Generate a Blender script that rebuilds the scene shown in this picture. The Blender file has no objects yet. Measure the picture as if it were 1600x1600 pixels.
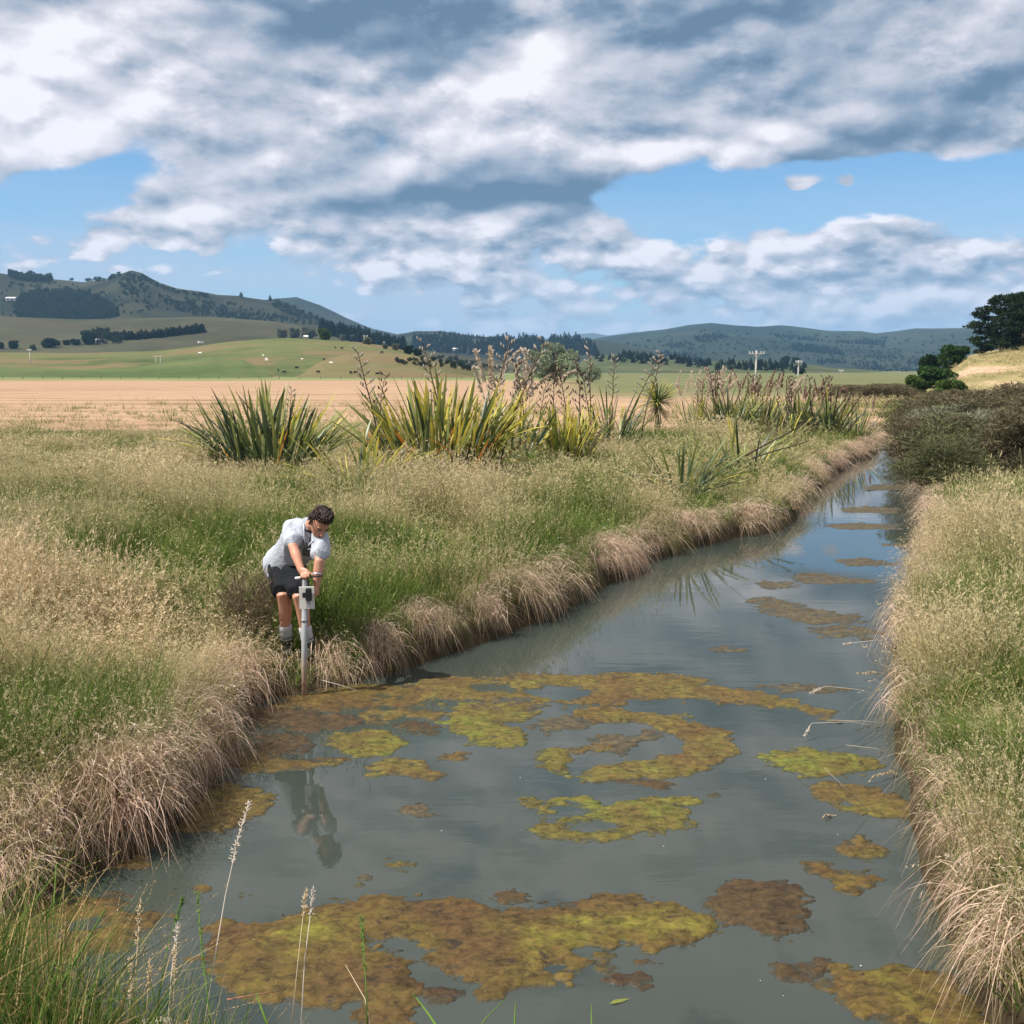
import bpy, bmesh, math, random
import numpy as np
from mathutils import Vector, Matrix, Euler
R = math.radians
rng = np.random.default_rng(7)
random.seed(7)
S = bpy.context.scene
COL = S.collection

# ------------------------------------------------------------------ camera
PITCH = math.atan((800 - 578) / 1600.0)
CAM_Z = 2.6
cam_d = bpy.data.cameras.new('camera')
cam_d.sensor_width = 36.0; cam_d.lens = 36.0
cam_d.clip_start = 0.05; cam_d.clip_end = 40000
cam = bpy.data.objects.new('camera', cam_d); COL.objects.link(cam)
cam.location = (0, 0, CAM_Z); cam.rotation_euler = (math.pi / 2 - PITCH, 0, 0)
S.camera = cam

def ray(u, v):
    """direction of the line of sight through a point of the 1600 px photograph"""
    dx = (np.asarray(u, float) - 800) / 1600; dy = (np.asarray(v, float) - 800) / 1600
    cp, sp = math.cos(PITCH), math.sin(PITCH)
    return np.stack([dx, cp - dy * sp, -sp - dy * cp], -1)
def on_z(u, v, z=0.0):
    d = ray(u, v); t = (z - CAM_Z) / d[..., 2]
    return d * t[..., None] + np.array([0, 0, CAM_Z])
def on_y(u, v, y):
    d = ray(u, v); t = y / d[..., 1]
    return Vector(d * t + np.array([0, 0, CAM_Z]))

# ------------------------------------------------------------------ light
SUN_EL, SUN_AZ = 56.0, -112.0           # azimuth measured from +Y towards +X: the sun stands to the left, a little behind
sd = bpy.data.lights.new('sun', 'SUN'); sd.energy = 5.0; sd.angle = R(0.55); sd.color = (1.0, 0.95, 0.88)
sun = bpy.data.objects.new('sun', sd); COL.objects.link(sun)
sv = Vector((math.sin(R(SUN_AZ)) * math.cos(R(SUN_EL)), math.cos(R(SUN_AZ)) * math.cos(R(SUN_EL)), math.sin(R(SUN_EL))))
sun.rotation_euler = sv.to_track_quat('Z', 'Y').to_euler()
sun.location = (-30, -10, 60)

S.view_settings.view_transform = 'Standard'; S.view_settings.look = 'None'
S.view_settings.exposure = 0.62; S.view_settings.gamma = 1.0
try: S.view_settings.use_curve_mapping = False
except Exception: pass
S.render.engine = 'CYCLES'
S.cycles.max_bounces = 6; S.cycles.diffuse_bounces = 2; S.cycles.glossy_bounces = 3
S.cycles.transmission_bounces = 3; S.cycles.transparent_max_bounces = 8; S.cycles.volume_bounces = 0
S.cycles.use_denoising = True; S.cycles.denoiser = 'OPENIMAGEDENOISE'; S.cycles.denoising_input_passes = 'RGB_ALBEDO_NORMAL'; S.cycles.denoising_prefilter = 'ACCURATE'
S.cycles.sample_clamp_indirect = 4.0
S.cycles.caustics_reflective = False; S.cycles.caustics_refractive = False

# ------------------------------------------------------------------ node helper
class NT:
    def __init__(s, tree): s.t = tree; s.n = tree.nodes; s.l = tree.links
    def new(s, kind, **kw):
        n = s.n.new(kind)
        for k, v in kw.items(): setattr(n, k, v)
        return n
    def put(s, sock, v):
        if hasattr(v, 'is_output'): s.l.new(v, sock)
        elif v is not None: sock.default_value = v
    def m(s, op, a, b=None, c=None, clamp=False):
        n = s.new('ShaderNodeMath', operation=op, use_clamp=clamp)
        s.put(n.inputs[0], a)
        if b is not None: s.put(n.inputs[1], b)
        if c is not None: s.put(n.inputs[2], c)
        return n.outputs[0]
    def v(s, op, a, b=None):
        n = s.new('ShaderNodeVectorMath', operation=op); s.put(n.inputs[0], a)
        if b is not None:
            s.put(n.inputs[3] if op == 'SCALE' else n.inputs[1], b)
        return n.outputs[1] if op in ('LENGTH', 'DOT_PRODUCT') else n.outputs[0]
    def xyz(s, x, y, z):
        n = s.new('ShaderNodeCombineXYZ')
        for i, q in enumerate((x, y, z)): s.put(n.inputs[i], q)
        return n.outputs[0]
    def sep(s, v):
        n = s.new('ShaderNodeSeparateXYZ'); s.put(n.inputs[0], v); return n.outputs
    def noise(s, vec, scale, detail=4, rough=0.55, dist=0.0, lac=2.0, dim='3D'):
        n = s.new('ShaderNodeTexNoise', noise_dimensions=dim); s.put(n.inputs['Vector'], vec)
        n.inputs['Scale'].default_value = scale; n.inputs['Detail'].default_value = detail
        n.inputs['Roughness'].default_value = rough; n.inputs['Distortion'].default_value = dist
        n.inputs['Lacunarity'].default_value = lac
        return n.outputs[0]
    def ramp(s, f, stops, interp='LINEAR'):
        n = s.new('ShaderNodeValToRGB'); s.put(n.inputs[0], f); cr = n.color_ramp; cr.interpolation = interp
        while len(cr.elements) < len(stops): cr.elements.new(0.5)
        for e, (p, c) in zip(cr.elements, stops):
            e.position = p; e.color = (*c, 1) if len(c) == 3 else c
        return n.outputs[0]
    def mix(s, f, a, b, blend='MIX'):
        n = s.new('ShaderNodeMix', data_type='RGBA', blend_type=blend)
        s.put(n.inputs[0], f)
        for k, q in ((6, a), (7, b)):
            s.put(n.inputs[k], (*q, 1) if isinstance(q, tuple) and len(q) == 3 else q)
        return n.outputs[2]
    def step(s, x, lo, hi):
        n = s.new('ShaderNodeMapRange', interpolation_type='SMOOTHSTEP')
        s.put(n.inputs[0], x); n.inputs[1].default_value = lo; n.inputs[2].default_value = hi
        return n.outputs[0]
    def attr(s, name, typ='GEOMETRY'):
        n = s.new('ShaderNodeAttribute', attribute_type=typ); n.attribute_name = name; return n

# ------------------------------------------------------------------ sky
W = bpy.data.worlds.new('World'); S.world = W; W.use_nodes = True
w = NT(W.node_tree); w.n.clear()
sky = w.new('ShaderNodeTexSky', sky_type='NISHITA'); sky.sun_disc = False
sky.sun_elevation = R(SUN_EL); sky.sun_rotation = R(SUN_AZ)
sky.air_density = 1.0; sky.dust_density = 0.6; sky.ozone_density = 2.0; sky.altitude = 50
gen = w.new('ShaderNodeTexCoord').outputs['Generated']
gx, gy, gz = w.sep(gen)
az = w.m('ARCTAN2', gx, gy); el = w.m('ARCSINE', w.m('MINIMUM', w.m('MAXIMUM', gz, -1.0), 1.0))

def azel(u, v):
    d = ray(u, v); d = d / np.linalg.norm(d); return math.atan2(d[0], d[1]), math.asin(d[2])
def lobe(pos, u, v, ru, rv, rot=0.0):
    """soft elliptical patch of sky, given by its direction and angular half-sizes"""
    a0, e0 = azel(u, v)
    mp = w.new('ShaderNodeMapping', vector_type='TEXTURE'); w.put(mp.inputs[0], pos)
    mp.inputs[1].default_value = (a0, e0, 0); mp.inputs[2].default_value = (0, 0, R(-rot)); mp.inputs[3].default_value = (ru / 1600 * 2.1, rv / 1600 * 2.1, 1)
    g = w.new('ShaderNodeTexGradient', gradient_type='QUADRATIC_SPHERE'); w.put(g.inputs[0], mp.outputs[0])
    return g.outputs[1]
# edges of cloud masses wander with a little turbulence
warp = w.new('ShaderNodeTexNoise'); warp.inputs['Scale'].default_value = 7.0; warp.inputs['Detail'].default_value = 3.0
w.put(warp.inputs['Vector'], w.xyz(az, w.m('MULTIPLY', el, 2.0), 3.3))
wr = w.sep(warp.outputs[1])
azw = w.m('ADD', az, w.m('MULTIPLY', w.m('SUBTRACT', wr[0], 0.5), 0.10))
elw = w.m('ADD', el, w.m('MULTIPLY', w.m('SUBTRACT', wr[1], 0.5), 0.055))

POS = w.xyz(azw, elw, 0.0)
def field(a, e, dz):
    """two layers of turbulence: a broad high deck, and small cumulus lower down; rounded cells make the crowns billow"""
    pb = w.xyz(w.m('ADD', a, dz), w.m('MULTIPLY', e, 1.9), 0.0); ps = w.xyz(w.m('ADD', a, dz + 5.0), w.m('MULTIPLY', e, 2.1), 0.0)
    def puff(p, sc, cell, det):
        nz = w.noise(p, sc, det, 0.57, 0.0, dim='2D')
        vo = w.new('ShaderNodeTexVoronoi', feature='SMOOTH_F1', voronoi_dimensions='2D'); w.put(vo.inputs['Vector'], w.v('ADD', p, w.v('SCALE', w.xyz(nz, nz, 0.0), 0.9 / cell))); vo.inputs['Scale'].default_value = cell; vo.inputs['Detail'].default_value = 1.0; vo.inputs['Roughness'].default_value = 0.55; vo.inputs['Smoothness'].default_value = 0.30
        return w.m('ADD', w.m('MULTIPLY', nz, 0.85), w.m('MULTIPLY', w.m('SUBTRACT', 0.60, vo.outputs['Distance']), 0.26))
    big = puff(pb, 5.0, 9.0, 8); small = puff(ps, 13.0, 21.0, 7)
    hi = w.step(e, 0.09, 0.19)
    n = w.new('ShaderNodeMix', data_type='FLOAT'); w.put(n.inputs[0], hi); w.put(n.inputs[2], small); w.put(n.inputs[3], big)
    return n.outputs[0]
f0 = field(az, el, 1.7)
f1 = field(w.m('ADD', az, -0.007), w.m('ADD', el, 0.012), 1.7)     # a step towards the light
cover = [   # u, v, ru, rv, rot, weight
    (1330, 306, 330, 42, 3, -0.80), (1010, 318, 120, 34, 6, -0.36), (1590, 300, 160, 45, 0, -0.36), (70, 305, 150, 46, -16, -0.60),
    (250, 400, 230, 26, -8, -0.22), (1252, 298, 52, 17, 0, 0.98), (1345, 293, 32, 13, 0, 0.75),
    (330, 335, 135, 34, -10, 0.30), (720, 330, 160, 40, -6, 0.30), (1380, 380, 120, 48, 0, 0.30), (1100, 415, 280, 50, 0, 0.07), (740, 482, 48, 18, 12, 0.22), (1480, 430, 220, 60, 0, 0.10), (700, 360, 200, 40, 0, 0.18), (1000, 470, 500, 40, 0, 0.02), (260, 440, 360, 50, 0, -0.16), (560, 470, 160, 40, 0, -0.06), (860, 330, 110, 40, 0, 0.22), (1180, 450, 480, 60, 0, 0.09),
    (450, 465, 260, 30, 0, -0.20), (60, 380, 160, 22, 0, -0.05), (800, 120, 1100, 150, -2, 0.34), (100, 140, 260, 140, -25, 0.20), (880, 300, 130, 40, -3, 0.25), (1500, 200, 300, 60, -3, 0.22)]
acc = None
for (u, v_, ru, rv, ro, k) in cover:
    acc = w.m('MULTIPLY_ADD', lobe(POS, u, v_, ru, rv, ro), k, acc if acc is not None else 0.0)
base_cov = w.m('ADD', acc, w.m('MULTIPLY', w.step(el, 0.12, 0.30), 0.10))
dens = w.m('ADD', w.m('ADD', f0, base_cov), -0.325)
alpha = w.m('MULTIPLY', w.step(dens, -0.03, 0.13), w.step(el, -0.02, 0.01))
veil = w.m('MULTIPLY', w.m('MULTIPLY', w.step(el, 0.21, 0.03), 0.92), w.step(w.noise(w.xyz(az, w.m('MULTIPLY', el, 6.0), 0.0), 3.3, 6, 0.6, 0.0, dim='2D'), 0.10, 0.52))
shade = [  # lit and shaded bodies of the cloud deck: bright crowns, dark bases
    (560, 30, 260, 48, -6, -0.62), (720, 70, 150, 40, -20, -0.25), (870, 312, 120, 34, -4, -0.62), (735, 275, 110, 42, -16, -0.40), (1120, 120, 190, 60, -10, -0.36), (1190, 20, 240, 40, 0, -0.40), (1480, 190, 240, 50, -12, -0.40), (560, 225, 120, 26, -18, -0.34),
    (330, 180, 110, 30, -25, -0.20), (560, 315, 130, 22, -8, -0.38), (1350, 410, 60, 22, 0, -0.25), (1580, 90, 120, 60, 0, -0.12), (330, 290, 200, 25, -14, -0.25),
    (30, 170, 90, 80, 0, 0.40), (130, 40, 150, 50, -20, 0.30), (290, 110, 160, 32, -28, 0.34), (840, 50, 60, 70, 0, 0.40), (620, 150, 300, 34, -8, 0.24), (800, 195, 130, 30, 0, 0.26), (1000, 235, 220, 26, 0, 0.30), (460, 245, 170, 18, -14, 0.22), (1120, 215, 180, 22, -4, 0.22),
    (330, 325, 130, 26, -10, 0.30), (1250, 285, 60, 18, 0, 0.30), (1360, 350, 90, 20, 0, 0.36), (740, 345, 110, 18, -6, 0.25), (1090, 400, 240, 30, 0, 0.12)]
acc = None
for (u, v_, ru, rv, ro, k) in shade:
    acc = w.m('MULTIPLY_ADD', lobe(POS, u, v_, ru, rv, ro), k, acc if acc is not None else 0.0)
rel = w.m('MULTIPLY', w.m('SUBTRACT', f0, f1), 2.4)
fine = w.m('MULTIPLY', w.m('SUBTRACT', w.noise(w.xyz(az, w.m('MULTIPLY', el, 2.0), 9.1), 18.0, 6, 0.62, 0.0, dim='2D'), 0.5), 0.42)
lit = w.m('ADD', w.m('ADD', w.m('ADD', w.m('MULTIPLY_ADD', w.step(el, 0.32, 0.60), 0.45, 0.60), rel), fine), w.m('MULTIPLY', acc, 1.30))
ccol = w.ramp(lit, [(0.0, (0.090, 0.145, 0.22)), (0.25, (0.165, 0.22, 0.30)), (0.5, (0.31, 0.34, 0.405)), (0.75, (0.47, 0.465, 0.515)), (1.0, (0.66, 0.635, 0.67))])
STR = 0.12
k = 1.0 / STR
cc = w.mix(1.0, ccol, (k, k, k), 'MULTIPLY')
veilc = (0.36 * k, 0.41 * k, 0.52 * k)
skyc = w.mix(1.0, sky.outputs[0], (0.47, 0.67, 0.80), 'MULTIPLY')
s1 = w.mix(veil, skyc, veilc)
cc = w.mix(w.m('MULTIPLY', w.step(el, 0.13, 0.015), 0.62), cc, veilc)     # low clouds are far off and pale
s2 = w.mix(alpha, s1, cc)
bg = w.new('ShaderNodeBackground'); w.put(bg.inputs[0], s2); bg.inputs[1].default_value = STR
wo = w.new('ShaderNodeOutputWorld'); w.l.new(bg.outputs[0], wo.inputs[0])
W.cycles.sampling_method = 'MANUAL'; W.cycles.sample_map_resolution = 512

# ------------------------------------------------------------------ scene helpers
def tag(o, label=None, cat=None, group=None, kind=None):
    if label: o['label'] = label
    if cat: o['category'] = cat
    if group: o['group'] = group
    if kind: o['kind'] = kind
    return o
def link(name, me, mat=None, parent=None):
    o = bpy.data.objects.new(name, me); COL.objects.link(o)
    if mat is not None:
        if not me.materials: me.materials.append(mat)
    if parent is not None: o.parent = parent
    return o
def empty(name, loc=(0, 0, 0), rz=0.0):
    o = bpy.data.objects.new(name, None); COL.objects.link(o); o.location = loc; o.rotation_euler = (0, 0, rz); o.empty_display_size = 0.2
    return o
def mesh_np(name, co, faces, smooth=True):
    """mesh from arrays; faces is one (n,k) array or a list of them"""
    me = bpy.data.meshes.new(name)
    co = np.asarray(co, np.float32); me.vertices.add(len(co)); me.vertices.foreach_set('co', co.ravel())
    fl = faces if isinstance(faces, list) else [faces]
    fl = [np.asarray(f, np.int32) for f in fl if len(f)]
    loops = np.concatenate([f.ravel() for f in fl]); cnt = np.concatenate([np.full(len(f), f.shape[1], np.int32) for f in fl])
    me.loops.add(len(loops)); me.loops.foreach_set('vertex_index', loops)
    me.polygons.add(len(cnt)); st = np.zeros(len(cnt), np.int32); st[1:] = np.cumsum(cnt)[:-1]
    me.polygons.foreach_set('loop_start', st)
    me.polygons.foreach_set('use_smooth', np.full(len(cnt), smooth))
    me.update(calc_edges=True); me.validate()
    return me
def attr_f(me, name, arr):
    a = me.attributes.new(name, 'FLOAT', 'POINT'); a.data.foreach_set('value', np.asarray(arr, np.float32).ravel())

def ss(x, lo, hi):
    t = np.clip((x - lo) / (hi - lo), 0, 1); return t * t * (3 - 2 * t)
def _h(ix, iy, s):
    n = (ix * 374761393 + iy * 668265263 + s * 1274126177) & 0xffffffff
    n = ((n ^ (n >> 13)) * 1274126177) & 0xffffffff
    return ((n ^ (n >> 16)) & 0xffff) / 65535.0
def vnoise(x, y, s=0):
    x = np.asarray(x, float); y = np.asarray(y, float)
    ix = np.floor(x).astype(np.int64); iy = np.floor(y).astype(np.int64); fx = x - ix; fy = y - iy
    fx = fx * fx * (3 - 2 * fx); fy = fy * fy * (3 - 2 * fy)
    return (_h(ix, iy, s) * (1 - fx) + _h(ix + 1, iy, s) * fx) * (1 - fy) + (_h(ix, iy + 1, s) * (1 - fx) + _h(ix + 1, iy + 1, s) * fx) * fy
def fbm(x, y, o=4, s=0, g=0.5):
    a, t, n = 1.0, 0.0, 0.0
    for i in range(o):
        t = t + a * vnoise(x * 2 ** i, y * 2 ** i, s + i * 17); n += a; a *= g
    return t / n

# ------------------------------------------------------------------ material helpers
def mat(name):
    m = bpy.data.materials.new(name); m.use_nodes = True; m.node_tree.nodes.clear(); return m, NT(m.node_tree)
def finish(n, bsdf):
    o = n.new('ShaderNodeOutputMaterial'); n.l.new(bsdf, o.inputs[0])
def princ(n, col, rough=0.7, spec=0.3, bump=None, bstr=0.3, bdist=0.02, metal=0.0):
    b = n.new('ShaderNodeBsdfPrincipled')
    n.put(b.inputs['Base Color'], (*col, 1) if isinstance(col, tuple) and len(col) == 3 else col)
    n.put(b.inputs['Roughness'], rough); b.inputs['Specular IOR Level'].default_value = spec; n.put(b.inputs['Metallic'], metal)
    if bump is not None:
        bn = n.new('ShaderNodeBump'); n.put(bn.inputs['Height'], bump); bn.inputs['Strength'].default_value = bstr; bn.inputs['Distance'].default_value = bdist
        n.l.new(bn.outputs[0], b.inputs['Normal'])
    return b.outputs[0]
def leafy(n, col, trans=0.3, gloss=0.0):
    d = n.new('ShaderNodeBsdfDiffuse'); n.put(d.inputs[0], col)
    t = n.new('ShaderNodeBsdfTranslucent'); n.put(t.inputs[0], col)
    mx = n.new('ShaderNodeMixShader'); mx.inputs[0].default_value = trans
    n.l.new(d.outputs[0], mx.inputs[1]); n.l.new(t.outputs[0], mx.inputs[2]); out = mx.outputs[0]
    if gloss:
        g = n.new('ShaderNodeBsdfGlossy'); g.inputs['Roughness'].default_value = 0.38; g.inputs[0].default_value = (1, 1, 1, 1)
        m2 = n.new('ShaderNodeMixShader'); m2.inputs[0].default_value = gloss
        n.l.new(out, m2.inputs[1]); n.l.new(g.outputs[0], m2.inputs[2]); out = m2.outputs[0]
    return out
def plain(name, col, rough=0.7, spec=0.3, var=0.0, scale=20.0, metal=0.0, bstr=0.0):
    m, n = mat(name); c = col; b = None
    if var or bstr:
        p = n.new('ShaderNodeTexCoord').outputs['Object']; z = n.noise(p, scale, 4)
        if var: c = n.mix(z, tuple(q * (1 - var) for q in col), tuple(min(1, q * (1 + var)) for q in col))
        b = z if bstr else None
    finish(n, princ(n, c, rough, spec, b, bstr, 0.02, metal)); return m

# ------------------------------------------------------------------ the creek
def P(*uv): return [tuple(on_z(u, v)[:2]) for u, v in uv]
LEFT = [(-5.5, 4.75)] + P((0, 1432), (60, 1402), (150, 1352), (240, 1316), (285, 1274), (335, 1207), (352, 1160), (360, 1112), (420, 1090), (500, 1076), (560, 1060), (640, 1040),
    (720, 1012), (800, 982), (870, 952), (930, 918), (990, 886), (1060, 858), (1140, 840), (1215, 828), (1240, 812), (1248, 785), (1290, 745), (1325, 722), (1366, 706), (1368, 690), (1350, 676)) + [(9, 51), (5, 54)]
RIGHT = [(5, 58), (11, 55)] + P((1405, 670), (1416, 690), (1430, 720), (1447, 770), (1452, 830), (1445, 880), (1425, 930), (1412, 990), (1412, 1080), (1418, 1180), (1445, 1260), (1465, 1340), (1490, 1420), (1525, 1520), (1570, 1620)) + [
    (2.2, 3.0), (1.0, 2.5), (-0.2, 2.7), (-1.0, 3.05), (-2.2, 3.35), (-5.5, 3.4)]
CREEK = np.array(LEFT + RIGHT)
def sdist(x, y, poly=CREEK):
    """signed distance to a closed outline: negative inside"""
    x = np.asarray(x, float); y = np.asarray(y, float)
    d2 = np.full(x.shape, 1e18); ins = np.zeros(x.shape, bool); n = len(poly)
    for i in range(n):
        ax, ay = poly[i]; bx, by = poly[(i + 1) % n]; ex, ey = bx - ax, by - ay
        t = np.clip(((x - ax) * ex + (y - ay) * ey) / (ex * ex + ey * ey + 1e-12), 0, 1)
        d2 = np.minimum(d2, (x - ax - t * ex) ** 2 + (y - ay - t * ey) ** 2)
        if ay != by:
            c = ((ay > y) != (by > y)) & (x < (bx - ax) * (y - ay) / (by - ay) + ax); ins ^= c
    d = np.sqrt(d2); return np.where(ins, -d, d)
def H_ground(x, y, d=None):
    x = np.asarray(x, float); y = np.asarray(y, float)
    if d is None: d = sdist(x, y)
    d = d + (fbm(x * 1.6, y * 1.6, 2, 3) - 0.5) * 0.12
    top = 0.40 + 0.26 * ss(d, 0.3, 4.0) + (fbm(x * 0.45, y * 0.45, 3, 5) - 0.5) * 0.30 * ss(d, 0.0, 1.0) * ss(-y, -45, -30)
    top = top + 0.04 * ss(y, 12, 30)
    top = top - 0.24 * np.exp(-(((x + 1.85) / 0.50) ** 2 + ((y - 8.4) / 0.55) ** 2))      # trodden ledge where the man stands
    near = ss(-y, -3.9, -2.6) * ss(x, 0, 3)                                                              # low verge in front of the camera
    top = top * (1 - near * 0.55)
    z = -0.45 + (top + 0.45) * ss(d, -0.42, 0.24)
    return z
# ------------------------------------------------------------------ hills
class Hill:
    def __init__(s, name, ridge, D, D0, back, amp=0.0, freq=0.01, pw=1.0, seed=1, u0=-260, u1=1860, drop=0.0):
        rd = np.array(ridge, float)
        d = ray(rd[:, 0], rd[:, 1]); t = D / d[:, 1]
        s.a = d[:, 0] / d[:, 1]; s.z = CAM_Z + t * d[:, 2]
        s.name, s.D, s.D0, s.back, s.amp, s.freq, s.pw, s.seed, s.drop = name, D, D0, back, amp, freq, pw, seed, drop
        s.a0, s.a1 = s.a[0], s.a[-1]
    def H(s, x, y):
        a = x / np.maximum(y, 1.0)
        zr = np.interp(a, s.a, s.z)
        wob = (fbm(x * s.freq, y * s.freq * 0.6, 4, s.seed) - 0.5) * s.amp
        t = (y - s.D0 * (1 + 0.10 * (vnoise(a * 9, 0 * a, s.seed + 5) - .5))) / (s.D - s.D0)
        up = ss(t, 0, 1.0) ** s.pw
        dn = 1 - 0.75 * ss(y, s.D, s.D + s.back)
        edge = ss(a, s.a0, s.a0 + 0.02) * ss(-a, -s.a1, -s.a1 + 0.02)
        z = (zr + wob * np.clip(up * 1.6 * (1.25 - up), 0, 1)) * up * dn * edge
        return np.where((a >= s.a0) & (a <= s.a1) & (y > s.D0 * 0.8) & (y < s.D + s.back), z - s.drop * (1 - up) - 0.3, -30)
HILLS = [
    Hill('rolling_paddock', [(-300, 552), (-60, 550), (60, 549), (150, 549), (240, 546), (300, 540), (350, 533), (400, 528), (440, 526), (500, 528), (560, 533), (610, 541), (660, 556), (700, 570), (760, 580), (800, 585)], 430, 235, 190, 6.0, 0.014, 1.0, 11),
    Hill('brown_mound', [(425, 590), (445, 586), (470, 577), (505, 561), (545, 551), (590, 548), (640, 553), (690, 564), (735, 576), (775, 587)], 340, 222, 120, 1.6, 0.03, 0.8, 13),
    Hill('green_terrace', [(-300, 572), (-100, 571), (0, 569), (110, 573), (200, 571), (270, 563), (330, 557), (380, 559), (420, 570), (450, 584)], 350, 226, 120, 1.6, 0.03, 0.8, 15),
    Hill('brown_slopes', [(-300, 492), (0, 496), (120, 500), (250, 498), (330, 496), (430, 502), (520, 518), (600, 538), (680, 551), (760, 560), (840, 570)], 1000, 520, 300, 9, 0.006, 0.9, 21),
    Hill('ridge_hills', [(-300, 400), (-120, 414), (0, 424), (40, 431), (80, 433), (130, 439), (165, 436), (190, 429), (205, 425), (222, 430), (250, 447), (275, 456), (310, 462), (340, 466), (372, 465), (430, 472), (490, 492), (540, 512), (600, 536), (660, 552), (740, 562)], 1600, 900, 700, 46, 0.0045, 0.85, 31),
    Hill('far_ridge', [(240, 520), (330, 476), (380, 470), (430, 462), (463, 460), (500, 474), (540, 495), (580, 512), (620, 522), (660, 535)], 2500, 1700, 900, 30, 0.003, 0.9, 41),
    Hill('middle_hills', [(560, 540), (620, 522), (650, 517), (690, 519), (740, 527), (800, 532), (860, 533), (930, 532), (990, 541), (1060, 560)], 2000, 1150, 700, 20, 0.004, 0.9, 51),
    Hill('green_range', [(780, 556), (850, 540), (920, 532), (970, 526), (1040, 518), (1075, 512), (1110, 509), (1150, 513), (1180, 515), (1215, 514), (1250, 517), (1300, 521), (1345, 521), (1370, 525), (1400, 522), (1430, 518), (1470, 518), (1520, 517), (1600, 515), (1860, 505)], 3200, 1500, 1200, 75, 0.0022, 0.8, 61),
    Hill('pale_range', [(560, 540), (700, 533), (820, 530), (870, 526), (905, 521), (925, 519), (950, 523), (975, 520), (995, 517), (1020, 521), (1060, 518), (1120, 519), (1200, 514), (1228, 511), (1262, 512), (1290, 514), (1340, 518), (1400, 524), (1500, 514), (1860, 510)], 6600, 4900, 700, 60, 0.001, 0.9, 71),
    Hill('valley_knolls', [(880, 572), (930, 557), (980, 552), (1040, 557), (1090, 565), (1150, 563), (1230, 566), (1300, 574), (1400, 580)], 1000, 560, 300, 8, 0.008, 1.0, 81),
    Hill('creek_knoll', [(1270, 600), (1300, 593), (1335, 590), (1372, 587), (1410, 592), (1450, 596), (1500, 592)], 300, 160, 90, 0.8, 0.02, 1.0, 91),
    Hill('slip_hill', [(1425, 607), (1452, 592), (1482, 575), (1516, 553), (1545, 547), (1600, 537), (1680, 520), (1860, 500)], 150, 66, 60, 1.6, 0.05, 0.75, 101),
]
def H_all(x, y):
    z = H_ground(x, y)
    for h in HILLS: z = np.maximum(z, h.H(x, y))
    return z
def H_far(x, y):
    z = np.full(np.shape(x), 0.72)
    for h in HILLS: z = np.maximum(z, h.H(x, y))
    return z
TS = np.geomspace(30, 9000, 700)
def hit(u, v, only=None):
    """where the sight line through (u, v) first meets the land (far terrain)"""
    d = ray(np.atleast_1d(u), np.atleast_1d(v)); out = np.full((len(d), 3), np.nan)
    for s0 in range(0, len(d), 400):
        dd = d[s0:s0 + 400]
        x = dd[:, 0:1] * TS; y = dd[:, 1:2] * TS; z = CAM_Z + dd[:, 2:3] * TS
        if only is None: hz = H_far(x, y)
        else: hz = only.H(x, y)
        below = z < hz; k = np.argmax(below, 1); ok = below.any(1) & (k > 0); k = np.maximum(k, 1); r = np.arange(len(dd))
        g0 = (z - hz)[r, k - 1]; g1 = (z - hz)[r, k]; f = np.clip(g0 / (g0 - g1 + 1e-9), 0, 1); t = TS[k - 1] + (TS[k] - TS[k - 1]) * f
        q = np.stack([dd[:, 0] * t, dd[:, 1] * t, CAM_Z + dd[:, 2] * t], -1); q[~ok] = np.nan; out[s0:s0 + 400] = q
    return out

# ------------------------------------------------------------------ land materials
def grassland(name, stops, scale, brown=(0.16, 0.125, 0.06), streak=1.0, bare=None, thr=0.54):
    m, n = mat(name); p = n.new('ShaderNodeNewGeometry').outputs['Position']
    q = n.v('MULTIPLY', p, (scale, scale * streak, scale))
    a = n.noise(q, 1.0, 7, 0.6, 0.4); b = n.noise(q, 9.0, 5, 0.65)
    f = n.m('ADD', n.m('MULTIPLY', a, 0.75), n.m('MULTIPLY', b, 0.25))
    c = n.ramp(f, stops)
    c = n.mix(n.step(n.noise(q, 2.6, 5, 0.6, 0.6), thr, thr + 0.14), c, brown)
    if bare is not None:
        c = n.mix(n.step(n.m('ADD', n.attr('bare').outputs['Fac'], n.m('MULTIPLY', n.m('SUBTRACT', n.noise(p, 0.9, 6, 0.7), 0.5), 1.3)), 0.42, 0.56), c,
                  n.ramp(n.noise(p, 1.4, 6, 0.7), [(0.3, (0.20, 0.115, 0.065)), (0.5, (0.42, 0.28, 0.185)), (0.7, (0.50, 0.37, 0.27))]))
    finish(n, princ(n, c, 0.95, 0.05, b, 0.6, 0.5 / max(scale, 0.02) * 0.02)); return m
G1 = [(0.32, (0.045, 0.060, 0.026)), (0.5, (0.085, 0.105, 0.042)), (0.68, (0.14, 0.15, 0.065))]
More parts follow.
